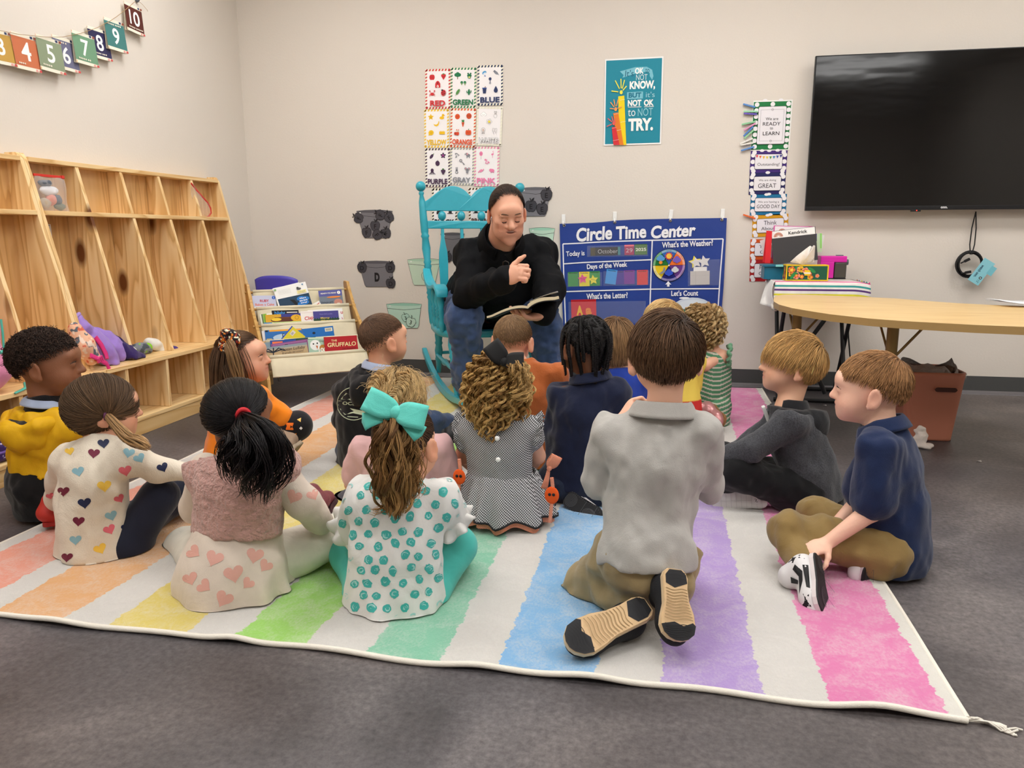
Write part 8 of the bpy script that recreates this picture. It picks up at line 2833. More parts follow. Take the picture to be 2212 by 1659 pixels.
J=joints(2.25,P=(1088,1085),M=(1082,1020),C=(1080,965),N=(1080,905,.01),H=(1076,838,.03),SL=(1018,930,.01),SR=(1142,928,.01),EL=(1000,985,.08),ER=(1160,985,.08),WL=(1030,1020,.25),WR=(1140,1020,.25),LL=(1050,1105,.03),LR=(1130,1105,.03),KL=(1010,1100,.25),KR=(1170,1100,.25),AL=(1050,1120,.05),AR=(1130,1120,.05))
b=Body(J,-2,KID,(0,10,0),.99,'e0a98c')
b.skin('girl with long golden curls and a black bow in a black and white gingham dress')
S=b.torso(SDF(),.006)
hem(S,J['M']+[0,0,-.03])
hem(S,J['N']+unit(b.hd.c-J['N'])*.004,unit(b.hd.c-J['N']))
for q in 'LR':
 S.cap(J['S'+q],J['S'+q]*.7+J['E'+q]*.3,.047,.047,.012)
b.wear('bodice',S,GING,.0055,creases(101,.5))
zt,zb=J['M'][2]+.005,.032
mb=MB()
c0=J['M']*.5+J['P']*.5
def skirt(u,v,dr=0.0,ex=0.0):
 t=2*math.pi*u
 z=zt+(zb+ex*.8+.020*abs(math.sin(4*t))-zt)*v
 r=.100+(.155-.100)*v**.8+.014*v*math.sin(13*t+2*math.sin(3*t))+.003*(1-v)*math.sin(40*t)+dr
 return(c0[0]+r*1.03*math.cos(t)+(J['P'][0]-J['M'][0])*v*.5,c0[1]+.01+r*.88*math.sin(t)-.012*v,z)
mb.grid(skirt,110,22,closed_u=True)
sk=mb.build('skirt',[GING],b.root,solid=.0015)
for nm,dz,r_,m_ in(('hem_piping',0,.0035,mat('black_piping','17171a',rough=.7)),):
 MB().tube([skirt(u,1)for u in np.linspace(0,1,111)[:-1]],r_,6,closed=True).build(nm,[m_],b.root)
MB().grid(lambda u,v:np.array(skirt(u,.90+.1*v,-.010))-[0,0,.004+.016*v],110,4,closed_u=True).build('under_ruffle',[OGING],b.root)
for x,y in((1074,947),(1076,993)):
 c=onY(x,y,2.13)
 tree_d=unit(c-CAM)
 MB().ball(c,(.0075,.003,.0075)).build('button',[mat('white_plastic')],b.root)
for q,sg in(('L',-1),('R',1)):
 for k in range(2):
  ruffle(b.root,J['S'+q]*.80+J['E'+q]*.2+[0,0,.012*k],unit(J['E'+q]-J['S'+q])*.3+[sg*.9,0,.25],(sg*.3,-.2,.9),.046,GING,.024,.008,9,(-1.9,1.9))
o=bow(b.root,onY(1186,1010,2.20),(.3,-.9,.1),(.3,0,.9),0,OGING,[(math.radians(80),.045,.035)],[(math.radians(-85),.07,.022)],.008,name='side_tie')
for x,y,Y,r,nm in((992,1030,2.17,.020,'pumpkin_face_patch'),(1192,1070,2.17,.022,'pumpkin_face_patch')):
 c=onY(x,y,Y)
 MB().ball(c,(r,.006,r*1.25),0,16).ball(c+[-.006,-.006,.004],(.005,.002,.005),1,8).ball(c+[.006,-.006,.004],(.005,.002,.005),1,8).build(nm,[mat('orange_felt','e2581c',rough=.9),mat('black_piping')],b.root)
 MB().tube([onY(x+dx,yy,Y+.004)for dx,yy in((0,y-38),(3,y-10),(-1,y+25),(-4,y+58))],.006,6).build('sash',[OGING],b.root)
S=SDF()
for q in 'LR':
 b.leg(S,q,.004,.02,1)
b.wear('tights',S,cloth('rust_tights','a8583c'),.007)
hd=b.hd
hl=[.6,.5,.28,-.05,-.5,-.8]
u=hd.roots(190,hl)
parts=ringlets(hd,u,rng.uniform(.15,.215,len(u)),.0105,5.0,26)
u=hd.roots(1500,hl)
P2=hd.X(curl_up(grow(u,rng.uniform(.10,.18,len(u)),22,(.05,.0,1),.05,(0,-.35,0),.7,hd.g,.22,.6,.07,up=.4),.006,3.4,t0=.05))
P3=hd.X(curl_up(grow(u[::12],np.full(len(u[::12]),.19),24,(.05,.0,1),.05,(0,-.3,0),.5,hd.g,.45,.6,.2,up=.6),.010,4.0))
strands(parts+[(P2,.0010,.0008,'6a4a28','a87e48',.25),(P3,.0006,.0004,'9a7848','d6b47a',.2),(bundle([onY(1096,790,2.20),onY(1118,800,2.165),onY(1126,830,2.16),onY(1122,865,2.16)],160,24,[.01,.024,.026,.012],.012,2,.010,4),.0010,.0007,'8a683c','d8b274',.25)],'hair',b.root,scalp_cap(hd.X,hl,'5a4024'))
bow(b.root,onY(1090,783,2.19),(0,-.9,.4),(.15,.3,.9),0,mat('black_velvet','0e0e10',rough=.7,sheen=.05),[(math.radians(140),.068,.058),(math.radians(12),.060,.05)],[],.012,label='black velvet bow')
# ------------------------------------------------------------------ boy in the rust sweater
J=joints(2.86,P=(1160,985),M=(1152,930),C=(1138,860),N=(1118,790,.02),H=(1107,737,.06),SL=(1060,815,.02),SR=(1196,812,.02),EL=(1040,880,.05),ER=(1212,885,.05),WL=(1080,905,.2),WR=(1190,920,.2),LL=(1130,985,.03),LR=(1190,985,.03),KL=(1080,960,.25),KR=(1230,960,.25),AL=(1130,960,.3),AR=(1190,960,.3))
b=Body(J,5,KID,(3,14,2),.98,'e2ac8e')
b.skin('boy with cropped light brown hair in a rust sweater in front of the reader')
S=b.torso(SDF(),.016)
for q in 'LR':
 b.arm(S,q,.013,.012,.012,.95)
hem(S,J['N']+unit(b.hd.c-J['N'])*.010,unit(b.hd.c-J['N']))
b.wear('sweater',S,cloth('rust_waffle','a85a2c',weave=260,dist=.0014),.006,creases(111,.9))
S=SDF()
for q in 'LR':
 b.leg(S,q,.010,.02,.95)
b.wear('trousers',S,JEANS,.007)
hair_short(b.hd,b.root,4200,.026,'6a5038','9a7a58',[.56,.5,.30,.02,-.45,-.70],(.1,-.5,.85),.5,(0,.2,-.1),.05,.22,.0010,.5,6,'6a5038',fade=.25)
# ------------------------------------------------------------------ child with black box plaits, navy polo
NAVYP=cloth('navy_pique','1a2038',weave=500,dist=.0008)
J=joints(2.50,P=(1252,1030),M=(1256,960),C=(1266,890),N=(1276,822,.01),H=(1264,748,.02),SL=(1218,855,.01),SR=(1332,850,.01),EL=(1198,945,.05),ER=(1345,940,.06),WL=(1225,1000,.15),WR=(1300,990,.2),LL=(1215,1040,.0),LR=(1290,1040,.0),KL=(1190,1080,.12),KR=(1330,1060,.2),AL=(1250,1085,-.06),AR=(1290,1075,-.06))
b=Body(J,10,KID,(40,6,0),.98,'7d5038')
b.skin('child with black box plaits in navy polo and dark jeans, sitting on black sneakers',lips='703a34',blush=.08,eyes=dict(c='241610',b='1a1210'))
S=b.torso(SDF(),.012)
S.cap(J['M'],J['P']+[0,0,-.02],.1,.108,.03,(b.f,1.2))
for q in 'LR':
 S.cap(J['S'+q],J['S'+q]*.28+J['E'+q]*.72,.052,.052,.014)
hem(S,J['P']+[0,0,-.03])
hem(S,J['N']+unit(b.hd.c-J['N'])*.000,unit(b.hd.c-J['N']))
b.wear('polo_shirt',S,NAVYP,.0055,creases(121,.9))
b.collar(NAVYP,.056,.03,.02,.012,open_=.15)
DDEN=cloth('dark_denim','20283a',weave=450,dist=.0012,var=.12)
S=SDF().cap(J['LL'],J['LR'],.09,.09,.03)
for q in 'LR':
 b.leg(S,q,.010,.02,.95)
b.wear('jeans',S,DDEN,.006,creases(122,.8,(.04,.05,.04)))
def rings(c):
 def f(a,L,W):
  for k in range(7):
   a.ring(.70*L,-.05*W,(.05+.045*k)*W,.0013,c,n=22,sv=.8 if k>4 else 1)
  for k in range(5):
   a.ring(.17*L,0,(.05+.055*k)*W,.0013,c,n=18)
  for k in range(16):
   t=.08+.055*k
   for sg in(-1,1):
    y=np.interp(t,[0,.12,.5,.75,.95,1],[.3,.36,.34,.45,.3,.15])*W*sg
    a.line([(t*L,y),(t*L,y*.86)],.0010,c)
  a.line([(.55*L,-.38*W),(.52*L,.38*W)],.0012,c)
  a.line([(.85*L,-.38*W),(.80*L,.38*W)],.0012,c)
 return f
def sneaker(c_panel,c_base):
 """Toe cap, heel counter, strap and a curved tick laid over the upper."""
 def f(o,P,S):
  V,Q=S.mesh(.006)
  out=[]
  cp,cb=ink(c_panel),ink(c_base)
  for sg in(1,-1):
   d=unit(P(0,0,0)-P(0,sg,0))
   eu,ev=unit(P(1,0,0)-P(0,0,0)),unit(P(0,0,1)-P(0,0,0))
   c=P(.5,sg*.3,.035)
   Lh=np.linalg.norm(P(.5,0,0)-P(0,0,0))
   for pts in([(-1,-.01),(-.72,-.012),(-.62,.018),(-.75,.034),(-.95,.03)],[(.98,-.02),(.35,-.02),(.45,.0),(.72,.008),(.9,.0)],[(-.5,-.018),(.3,-.018),(.25,-.010),(-.5,-.006)]):
    out.append((c,eu,ev,d,[(x*Lh,y)for x,y in pts],cp,0))
   out.append((c,eu,ev,d,[(-.55*Lh,.012),(-.3*Lh,-.004),(0,-.002),(.4*Lh,.010),(.02*Lh,.006),(-.25*Lh,.007),(-.42*Lh,.020)],cp,.6))
   out.append((c,eu,ev,d,[(-.25*Lh,.030),(-.05*Lh,.010),(.06*Lh,.012),(-.12*Lh,.034)],cp,.9))
  dv,df,dm,di=decal(V,Q,out,.0008)
  if dv:
   mobj('panels',dv,df,dm,o,di)
 return f
SNK=(mat('white_leather','dedcdc',rough=.45),mat('pinkish_white_rubber','d8cfcf',rough=.5),mat('black_rubber_tread','222224',rough=.6))
SNB=(mat('black_leather','1a1a1c',rough=.45),SNK[1],SNK[2])
shoe(b.root,onY(1222,1072,2.40),onY(1296,1128,2.33),(-.10,.85,-.35),.078,SNB,rings('5a5a5e'),flip=-1,extra=sneaker('c9c7c7','1a1a1c'))
shoe(b.root,onY(1290,1065,2.46),onY(1330,1100,2.42),(-.10,.85,-.3),.076,SNB,rings('5a5a5e'),flip=-1,extra=sneaker('c9c7c7','1a1a1c'))
hd=b.hd
hl=[.52,.48,.32,.05,-.45,-.62]
u=hd.roots(4200,hl)
an=nrmz(np.array([(sx*.35,y,z)for y,z,sx in[(.35,.85,1),(.35,.85,-1),(-.2,.95,1),(-.2,.95,-1),(-.65,.7,1),(-.65,.7,-1),(-.9,.2,1),(-.9,.2,-1)]]+[(sx*.8,y,z)for y,z,sx in[(.3,.35,1),(.3,.35,-1),(-.1,.3,1),(-.1,.3,-1),(-.45,.0,1),(-.45,.0,-1)]]+[(0,-.75,-.3),(.4,-.8,-.25),(-.4,-.8,-.25)]))
near=u@an.T
ord_=np.sort(near,1)
keep=(ord_[:,-1]-ord_[:,-2])>.006
ki=np.argmax(near,1)
uu,kk=u[keep],ki[keep]
st=[]
for k in range(len(an)):
 s_=uu[kk==k]
 if len(s_)>2:
  st.append(gather(s_,an[k],7,.05))
parts=[(hd.X(np.concatenate(st)),.0012,.0011,'0d0b0b','1e1a1a',.3)]
for k,a_ in enumerate(an):
 p0=HA*a_*1.05
 g=grow(np.array([a_]),np.array([.17 if abs(a_[0])<.5 else.15]),20,(0,.1,1),0,(a_[0]*.25,-.25 if abs(a_[0])<.5 else.1,0),.97,hd.g,.12,.5,0,up=.1)[0]
 pts=hd.X(g)
 T_=nrmz(np.gradient(pts,axis=0))
 nv=nrmz(pts-hd.c)
 sd=np.cross(T_,nv)
 x=np.linspace(0,19,60)
 ii=np.clip(x.astype(int),0,18)
 fi=lambda A:A[ii]+(A[ii+1]-A[ii])*(x-ii)[:,None]
 Pc,Sc,Nc=fi(pts),fi(sd),fi(nv)
 rr=np.interp(np.linspace(0,1,60),[0,.2,1],[.0075,.0068,.0045])[:,None]
 for m_ in range(3):
  ph=6.283*(10*np.linspace(0,1,60)+m_/3)
  parts.append(((Pc+Sc*rr*np.sin(ph)[:,None]+Nc*rr*.6*np.sin(2*ph)[:,None])[None],.0050,.0038,'0d0b0b','1c1818',.15))
strands(parts,'hair',b.root,scalp_cap(hd.X,hl,'120f0f',1.008),.5)
# ------------------------------------------------------------------ three children near the chart, mostly hidden
J=joints(3.16,P=(1335,930),M=(1335,890),C=(1335,850),N=(1334,800,.01),H=(1330,738,.03),SL=(1285,825,.01),SR=(1385,822,.01),EL=(1275,880,.05),ER=(1392,880,.05),LL=(1315,935,.03),LR=(1355,935,.03),KL=(1290,930,.2),KR=(1380,930,.2),AL=(1320,930,.28),AR=(1350,930,.28))
b=Body(J,0,KID,(10,5,0),.97,'e0ac90')
b.skin('light brown haired child in a blue top, half hidden behind the navy polo')
S=b.torso(SDF(),.012)
for q in 'LR':
 b.arm(S,q,.010,.012,.01,0)
hem(S,J['N']+unit(b.hd.c-J['N'])*.006,unit(b.hd.c-J['N']))
b.wear('shirt',S,cloth('royal_blue_jersey','233e9a'),.007,creases(131,.7))
S=SDF()
for q in 'LR':
 b.leg(S,q,.008,.02,1)
b.wear('trousers',S,NAVYL,.008)
hd=b.hd
u=hd.roots(3200,[.6,.5,.28,-.1,-.6,-1.0])
P=hd.X(grow(u,.12*np.ones(len(u)),12,(0,-.3,.95),.2,(0,-.1,0),.7,hd.g,.12,.6,.08,up=.3))
strands([(P,.0011,.0008,'6a4e36','a8845c',.25)],'hair',b.root,scalp_cap(hd.X,[.6,.5,.28,-.1,-.6,-1.0],'5a4230'))
J=joints(3.42,P=(1462,905),M=(1460,865),C=(1455,815),N=(1448,752,.01),H=(1432,697,.02),SL=(1400,785,.03),SR=(1498,780,.01),EL=(1395,840,.05),ER=(1500,835,.03),LL=(1430,915,.03),LR=(1490,915,.03),KL=(1400,900,.2),KR=(1500,905,.2),AL=(1430,905,.28),AR=(1470,905,.28))
b=Body(J,20,KID,(48,4,0),.97,'edbda2')
b.skin('pale blond child in a yellow and red top, hidden behind the grey polo boy')
S=b.torso(SDF(),.012)
S.cap(J['M'],J['P'],.1,.112,.03,(b.f,1.2))
for q in 'LR':
 b.arm(S,q,.010,.012,.01,0)
hem(S,J['N']+unit(b.hd.c-J['N'])*.006,unit(b.hd.c-J['N']))
zr=onY(1490,868,3.35)[2]
def yr(V):
 C=np.tile(lin('e8cc58'),(len(V),1))
 C[V[:,2]<zr]=lin('c8302c')
 return C
b.wear('shirt',S,mat('yellow_red_jersey','e8cc58',attr=True,rough=.85),.006,creases(132,.7),yr)
S=SDF()
for q in 'LR':
 b.leg(S,q,.008,.02,1)
b.wear('trousers',S,NAVYL,.008)
hair_short(b.hd,b.root,4200,.06,'b08a54','e6c68e',[.56,.5,.30,-.02,-.5,-.7],(-.1,-.6,.8),.4,(-.1,.4,-.1),.10,.25,.0011,.7,7,'a07c4c')
J=joints(3.72,P=(1528,870),M=(1530,835),C=(1532,795),N=(1532,752,.0),H=(1518,705,.02),SL=(1500,775,.04),SR=(1560,770,-.02),EL=(1480,805,.06),ER=(1522,790,-.09),WR=(1500,800,.02),LL=(1510,880,.03),LR=(1545,880,.0),KL=(1490,875,.18),KR=(1530,885,.16),AL=(1520,885,.08),AR=(1545,895,-.04))
b=Body(J,25,KID,(35,2,0),1.02,'e6b094')
b.skin('girl with pale blond curls in a green and white striped playsuit by the wall')
def stripes(V):
 t=(V[:,2]*1.0+.012*np.sin(V[:,0]*30))/.021
 C=np.tile(lin('4f8a66'),(len(V),1))
 C[(t%1)<.36]=lin('cfcabc')
 return C
S=b.torso(SDF(),.010)
S.cap(J['M'],J['P']+[0,0,-.02],.096,.115,.03,(b.f,1.2))
hem(S,J['N']+[0,0,-.012],(0,0,1))
for q in 'LR':
 S.ell(J['S'+q]+(J['S'+q]-J['C'])*.15,.044,None,.012,'s')
b.wear('playsuit',S,mat('green_stripe','4f8a66',attr=True,rough=.85),.0035,creases(133,.6),stripes)
for q,sg in(('R',1),('L',-1)):
 pts=[J['S'+q]+np.array([sg*.030+.006*math.sin(9*t),-.040*math.cos(t),.052*math.sin(t)+.004*math.sin(14*t)])for t in np.linspace(-1.2,2.2,30)]
 MB().tube(pts,[.009+.003*math.sin(5*k)for k in range(30)],7).build('strap_ruffle',[cloth('green_ruffle','6a9c7a')],b.root)
S=SDF().cap(J['LR'],J['KR'],.07,.06,.02).cap(J['LL'],J['KL'],.07,.06,.02).cap(J['LR']+[0,-.03,.01],J['LR']+[0,-.05,-.05],.07,.062,.02)
b.wear('playsuit_shorts',S,mat('green_stripe','4f8a66'),.0035,creases(134,.8),stripes)
shoe(b.root,onY(1538,880,3.62),onY(1566,918,3.50),(-.75,.3,.45),.072,(mat('rose_metallic','c28a8a',rough=.3,metal=.4),mat('tan_sole','8a6440',rough=.6),mat('tan_sole','8a6440')),soleth=.018)
hd=b.hd
hl=[.6,.5,.28,-.05,-.5,-.8]
u=hd.roots(150,hl)
strands(ringlets(hd,u,rng.uniform(.09,.14,len(u)),.0095,3.6,24,.006,30,.34,.6,cols=(('96744a','d8b884'),('a8885a','e2c898'))),'hair',b.root,scalp_cap(hd.X,hl,'8a6a42',1.05))
# ------------------------------------------------------------------ blond boy in the charcoal jacket
J=joints(2.60,P=(1748,1062),M=(1742,1010),C=(1722,945),N=(1700,882,0),H=(1712,788,.02),SL=(1712,912,-.09),SR=(1690,905,.10),EL=(1622,972,-.12),ER=(1612,965,.12),WL=(1545,1002,-.07),WR=(1560,985,.12),LL=(1738,1068,-.07),LR=(1730,1060,.08),KL=(1592,1018,-.10),KR=(1555,990,.16),AL=(1522,1062,.04),AR=(1600,1060,.14))
b=Body(J,82,KID,(92,-4,0),.99,'e8b596')
b.hands=[(J['WL'],onY(1512,1022,2.55)-J['WL'],(0,.1,-1),1,.115,dict(curl=.35))]
b.skin('blond boy in a charcoal fleece jacket and black trousers seated side-on',eyes=dict(c='4a5a6a',b='8a6a42'))
CHAR=mat('charcoal_heather','45464a',rough=.95,spec=.1,var=(240,.35),bump=(240,.002),sheen=.2)
BLKN=cloth('black_softshell','15161a',rough=.6,weave=600)
S=b.torso(SDF(),.016)
S.cap(J['M'],J['P']+[.01,0,-.01],.104,.116,.03,(b.f,1.2))
for q in 'LR':
 b.arm(S,q,.012,.012,.012,.97)
hem(S,J['P']+[0,0,-.035],(.2,0,-1))
hem(S,J['N']+unit(b.hd.c-J['N'])*.000,unit(b.hd.c-J['N']))
b.wear('fleece_jacket',S,CHAR,.0055,creases(141,.8))
S=SDF().cap(J['SL']*.75+J['N']*.25,J['SL']*.15+J['N']*.85,.058,.066,.02).cap(J['SR']*.75+J['N']*.25,J['N'],.058,.062,.02).cap(J['N']+b.f*-.02,J['C']-b.f*.03+[0,0,.05],.066,.082,.02,(b.f,1.25))
hem(S,J['SL']*.5+J['C']*.5+[0,0,.025],(-.4,0,-1))
hem(S,J['N']+unit(b.hd.c-J['N'])*.006,unit(b.hd.c-J['N']))
b.wear('yoke',S,BLKN,.005,creases(142,.4))
b.collar(BLKN,.056,.036,.0,.008,open_=.42)
MB().box(J['N']+b.f*.062+[0,0,-.03],(.012,.03,.07),rotm(0,-.4,0),bev=.004).build('undershirt',[cloth('white_tee','dcdad6')],b.root)
MB().tube([J['WL']+(J['EL']-J['WL'])*.06+.034*(np.array([.3,0,.95])*math.cos(t)+np.array([0,1,0])*math.sin(t))for t in np.linspace(0,6.28,17)[:-1]],.004,6,closed=True).build('cuff_binding',[BLKN],b.root)
S=SDF().cap(J['P']+[0,0,0],J['P']+[.02,0,-.04],.098,.09,.03)
for q in 'LR':
 b.leg(S,q,.012,.02,.95)
b.wear('trousers',S,cloth('black_twill','121214',weave=600),.006,creases(143,.8,(.04,.05,.04)))
def grid_tread(a,L,W):
 for k in range(9):
  a.line([(.1*L+.09*L*k,-.36*W),(.1*L+.09*L*k,.36*W)],.0012,'b5b1b0')
 for y in(-.3,0,.3):
  a.line([(.08*L,y*W),(.9*L,y*W)],.0012,'b5b1b0')
 a.rect(.2*L,0,.05*L*3,.022,'d2cfce',r=.008)
 a.text('S',.2*L,0,None,.012,'4a484a',shear=.4)
shoe(b.root,onY(1658,1080,2.50),onY(1536,1082,2.51),(.05,.92,-.12),.082,(mat('white_leather','dedcdc'),mat('grey_white_rubber','d2cecc',rough=.5),mat('grey_white_tread','cdc9c7',rough=.5)),grid_tread)
u=b.hd.roots(7500,[.50,.42,.22,-.02,-.50,-.84])
P=grow(u,.080*np.interp(u[:,2],[-.6,.2,.6],[.45,.8,1])*rng.uniform(.8,1.1,len(u)),8,(-.25,-.80,.55),.5,(.0,.35,-.25),.40,b.hd.g,.24,.5,.18,up=.4)
strands([(b.hd.X(P),.0010,.0007,'86643a','cfa468',.26)],'hair',b.root,scalp_cap(b.hd.X,[.42,.36,.18,-.10,-.55,-.80],'7a5a34'))
# ------------------------------------------------------------------ red-haired boy in the navy polo
J=joints(2.12,P=(1930,1172),M=(1925,1100),C=(1915,1020),N=(1902,930,0),H=(1882,842,.02),SL=(1898,968,-.095),SR=(1895,955,.10),EL=(1885,1102,-.11),ER=(1860,1080,.12),WL=(1788,1172,-.13),WR=(1800,1140,.05),LL=(1905,1190,-.07),LR=(1915,1180,.07),KL=(1702,1150,-.06),KR=(1765,1108,.22),AL=(1735,1222,-.17),AR=(1868,1220,.05))
b=Body(J,70,KID,(74,2,0),.97,'efbfa6')
b.hands=[(J['WL'],onY(1742,1192,1.955)-J['WL'],(-.1,.3,-1),1,.118,dict(curl=.62,curls=(.5,.6,.65,.7)))]
b.skin('red-haired boy in a navy polo and khaki trousers holding his sneaker',eyes=dict(c='4a6a8a',b='a07048'),lips='d07a70')
NP2=cloth('navy_pique_bright','1c2a4c',weave=500,dist=.0008)
S=b.torso(SDF(),.012)
S.cap(J['M'],J['P']+[.0,0,-.02],.100,.112,.03,(b.f,1.2))
for q in 'LR':
 S.cap(J['S'+q],J['S'+q]*.18+J['E'+q]*.82,.054,.056,.014)
hem(S,J['P']+[0,0,-.095],(.25,0,-1))
hem(S,J['N']+unit(b.hd.c-J['N'])*.018,unit(b.hd.c-J['N']))
b.wear('polo_shirt',S,NP2,.0055,creases(151,.8))
b.collar(NP2,.058,.034,.022,.012,open_=.2)
KH2=cloth('olive_khaki','8c7447',weave=600,dist=.0006)
S=SDF().cap(J['LL'],J['LR'],.074,.074,.03).cap(J['P']+[-.02,0,-.03],J['P']+[-.02,0,-.06],.082,.08,.03)
for q in 'LR':
 b.leg(S,q,.006,.02,.92)
b.wear('trousers',S,KH2,.0055,creases(152,.9,(.04,.05,.04)))
shoe(b.root,onY(1768,1200,1.94),onY(1784,1331,1.81),(-.62,.74,.10),.084,SNK,rings('4a4a4e'),flip=1,extra=sneaker('1c1c1e','dedcdc'))
shoe(b.root,onY(1925,1222,2.06),onY(1862,1250,1.99),(-.45,.80,.10),.078,SNK,rings('4a4a4e'),flip=-1,extra=sneaker('1c1c1e','dedcdc'))
hair_short(b.hd,b.root,6000,.042,'6e4a2e','b08458',[.52,.46,.26,.0,-.50,-.74],(.1,-.65,.75),.5,(0,.45,-.15),.11,.25,.0010,.5,7,'7a5434',fade=.18)
# ------------------------------------------------------------------ the man reading in the rocking chair
J=joints(3.6,N=(1082,528,.14),H=(1095,461,-.05),C=(1086,612,.28),SR=(1020,552,.19),SL=(1162,550,.28),ER=(1012,632,.0),WR=(1090,602,-.19),EL=(1186,628,.10),WL=(1174,682,-.13),KR=(1004,690,.03),KL=(1172,692,.16),AR=(1010,842,.14),AL=(1196,842,.2))
J['P']=W3(.255,.13,.52)
J['LR']=W3(.155,.15,.50)
J['LL']=W3(.36,.15,.50)
J['M']=J['P']*.5+J['C']*.5+np.array([0,.03,.02])
b=Body(J,203,MAN,(204,22,3),1.075,'dda58a',True)
b.hands=[(J['WR'],onY(1136,583,3.36)-J['WR'],(.25,.8,-.35),1,.20,dict(curl=1.05,thumb=.25,spread=.10)),(J['WL'],onY(1118,688,3.38)-J['WL'],(.05,.05,1),1,.20,dict(curl=.35,thumb=.2,spread=.10))]
def lids(S):
 for x in(-1,1):
  S.ell(b.hd.c+b.Rh@(np.array([x*.029,.0745,.0025*ZA])*b.hs),np.array((.0145,.0125,.0110))*b.hs,b.Rh,.003)
  S.ell(b.hd.c+b.Rh@(np.array([x*.030,.082,.017*ZA])*b.hs),np.array((.017,.007,.006))*b.hs,b.Rh,.008)
def stubble(V,C):
 q=(V-b.hd.c)@b.Rh/b.hs
 m=((q[:,2]<-.05)|((np.abs(q[:,0])>.05)&(q[:,2]<-.015)&(q[:,1]>.01)))&(q[:,1]>.0)&(q[:,2]>-.13)&(np.linalg.norm(q,axis=1)<.15)
 m&=~((np.abs(q[:,0])<.022)&(np.abs(q[:,2]+.047)<.010))
 C[m]=C[m]*np.array([.86,.84,.84])
 return C
b.skin('balding man in a black zip pullover and blue jeans reading aloud in the rocking chair',h=.0042,lips='b8665c',blush=.42,group=None,extra=lids,paint=stubble)
hp=lambda x,y,z:b.hd.c+b.Rh@(np.array([x,y,z*ZA])*b.hs)
for x in(-1,1):
 MB().tube([hp(x*(.029+a_),y,z)for a_,y,z in((-.013,.0795,-.003),(-.006,.0855,-.0068),(.005,.0845,-.0070),(.014,.0745,-.003))],.0019*b.hs,5).build('eyelash',[mat('lash','2a1c16')],b.root)
 MB().tube([hp(x*(.029+a_),y,z)for a_,y,z in((-.016,.0925,.0235),(-.006,.0925,.0258),(.008,.0875,.0265),(.021,.074,.0195))],[.0012,.0028,.0028,.0010],6).build('eyebrow',[mat('brow_dark','5c4434',rough=.8)],b.root)
MB().ball(hp(0,.0815,-.0435),np.array((.0185,.006,.0038))*b.hs,0,12,b.Rh).build('teeth',[mat('teeth','e6ddd0',rough=.3)],b.root)
MB().ball(hp(0,.0800,-.0475),np.array((.0185,.007,.0042))*b.hs,0,12,b.Rh).build('tongue',[mat('mouth_inside','6a2c2a',rough=.4)],b.root)
hl=[.90,.78,.22,-.12,-.32,-.66]
u=b.hd.roots(5200,hl)
P=grow(u,.034*np.interp(u[:,2],[-.6,.3,.8],[.5,.8,1.25]),7,(0,.75,.66),.1,(0,-.4,-.2),.15,b.hd.g,.035,.6,.06,up=.1)
fr=nrmz(rng.normal(0,1,(900,3))*[.35,.4,.2]+[0,.32,.95])
fr=fr[(fr[:,1]<.62)]
P2=grow(fr,np.full(len(fr),.040),7,(0,.9,.44),.1,(0,-.5,0),.05,b.hd.g,.03,.6,.06,up=.1)
strands([(b.hd.X(P),.0011,.0009,'241a16','43332a',.25),(b.hd.X(P2[::2]),.0008,.0006,'2c211c','4a3a30',.25)],'hair',b.root,scalp_cap(b.hd.X,[1.2,.95,.26,-.08,-.30,-.62],'2a1f1a',1.004))
BLKP=cloth('black_pullover','0d0e11',rough=.8,weave=500,dist=.0006,sheen=.0)
S=b.torso(SDF(),.022,.05)
S.cap(J['M'],J['P']+[0,0,.0],.185,.205,.05,(b.f,1.2))
for q in 'LR':
 b.arm(S,q,.020,.03,.022,.95)
hem(S,J['P']+[0,0,-.07])
nu_=unit(b.hd.c-J['N'])
S.cap(J['N']+nu_*.10,J['N']+nu_*.22,.085,.10,.006,None,'s')
b.wear('pullover',S,BLKP,.0075,folds(.018,(.06,.07,.13),161,.007,(.03,.03,.05)))
b.collar(BLKP,.088,.075,.03,.03,.008,.16)
b.collar(mat('black_tee','0c0c0e',rough=.9),.078,.05,.0,.018,.006,0,name='shirt_neckband')
for q in 'LR':
 w,e=J['W'+q],J['E'+q]
 d=unit(w-e)
 MB().tube([w-d*.03,w-d*.012],[.047,.044],16).build('cuff',[BLKP],b.root)
ax=unit(J['C']-J['N'])
zp=[J['N']+b.f*(.085+.035*t)+ax*(.02+.20*t)+np.array([0,0,0])for t in np.linspace(0,1,8)]
MB().tube(zp,.005,6).build('zip',[mat('black_zip','202024',rough=.35)],b.root)
g=onY(1093,580,3.50)
MB().tube([g+[-.012,0,.03],g+[.0,-.006,.034],g+[.012,-.002,.028],g+[.014,0,-.01],g+[.006,0,-.03],g+[-.008,0,-.028],g+[-.014,0,.0]],.0035,6,closed=True).tube([g+[.012,0,.02],g+[.02,.01,-.05]],.003,6).build('hanging_glasses',[mat('tortoiseshell','241a16',rough=.2)],None,label="dark reading glasses hanging from the reader's collar",cat='glasses')
wp=J['WR']+unit(J['ER']-J['WR'])*.012
dd=unit(J['WR']-J['ER'])
uu=unit(np.cross(dd,[0,0,1.]))
vv_=np.cross(uu,dd)
wt=thing('wrist_watch',"silver watch on the reader's raised wrist",'watch',loc=wp)
MB().tube([wp+.032*(uu*math.cos(t)+vv_*math.sin(t))for t in np.linspace(0,6.28,21)[:-1]],.0055,6,closed=True).build('band',[mat('steel_link','b0b0b4',rough=.3,metal=1)],wt)
MB().tube([wp-vv_*.031,wp-vv_*.040],.013,16).build('case',[mat('steel_link')],wt)
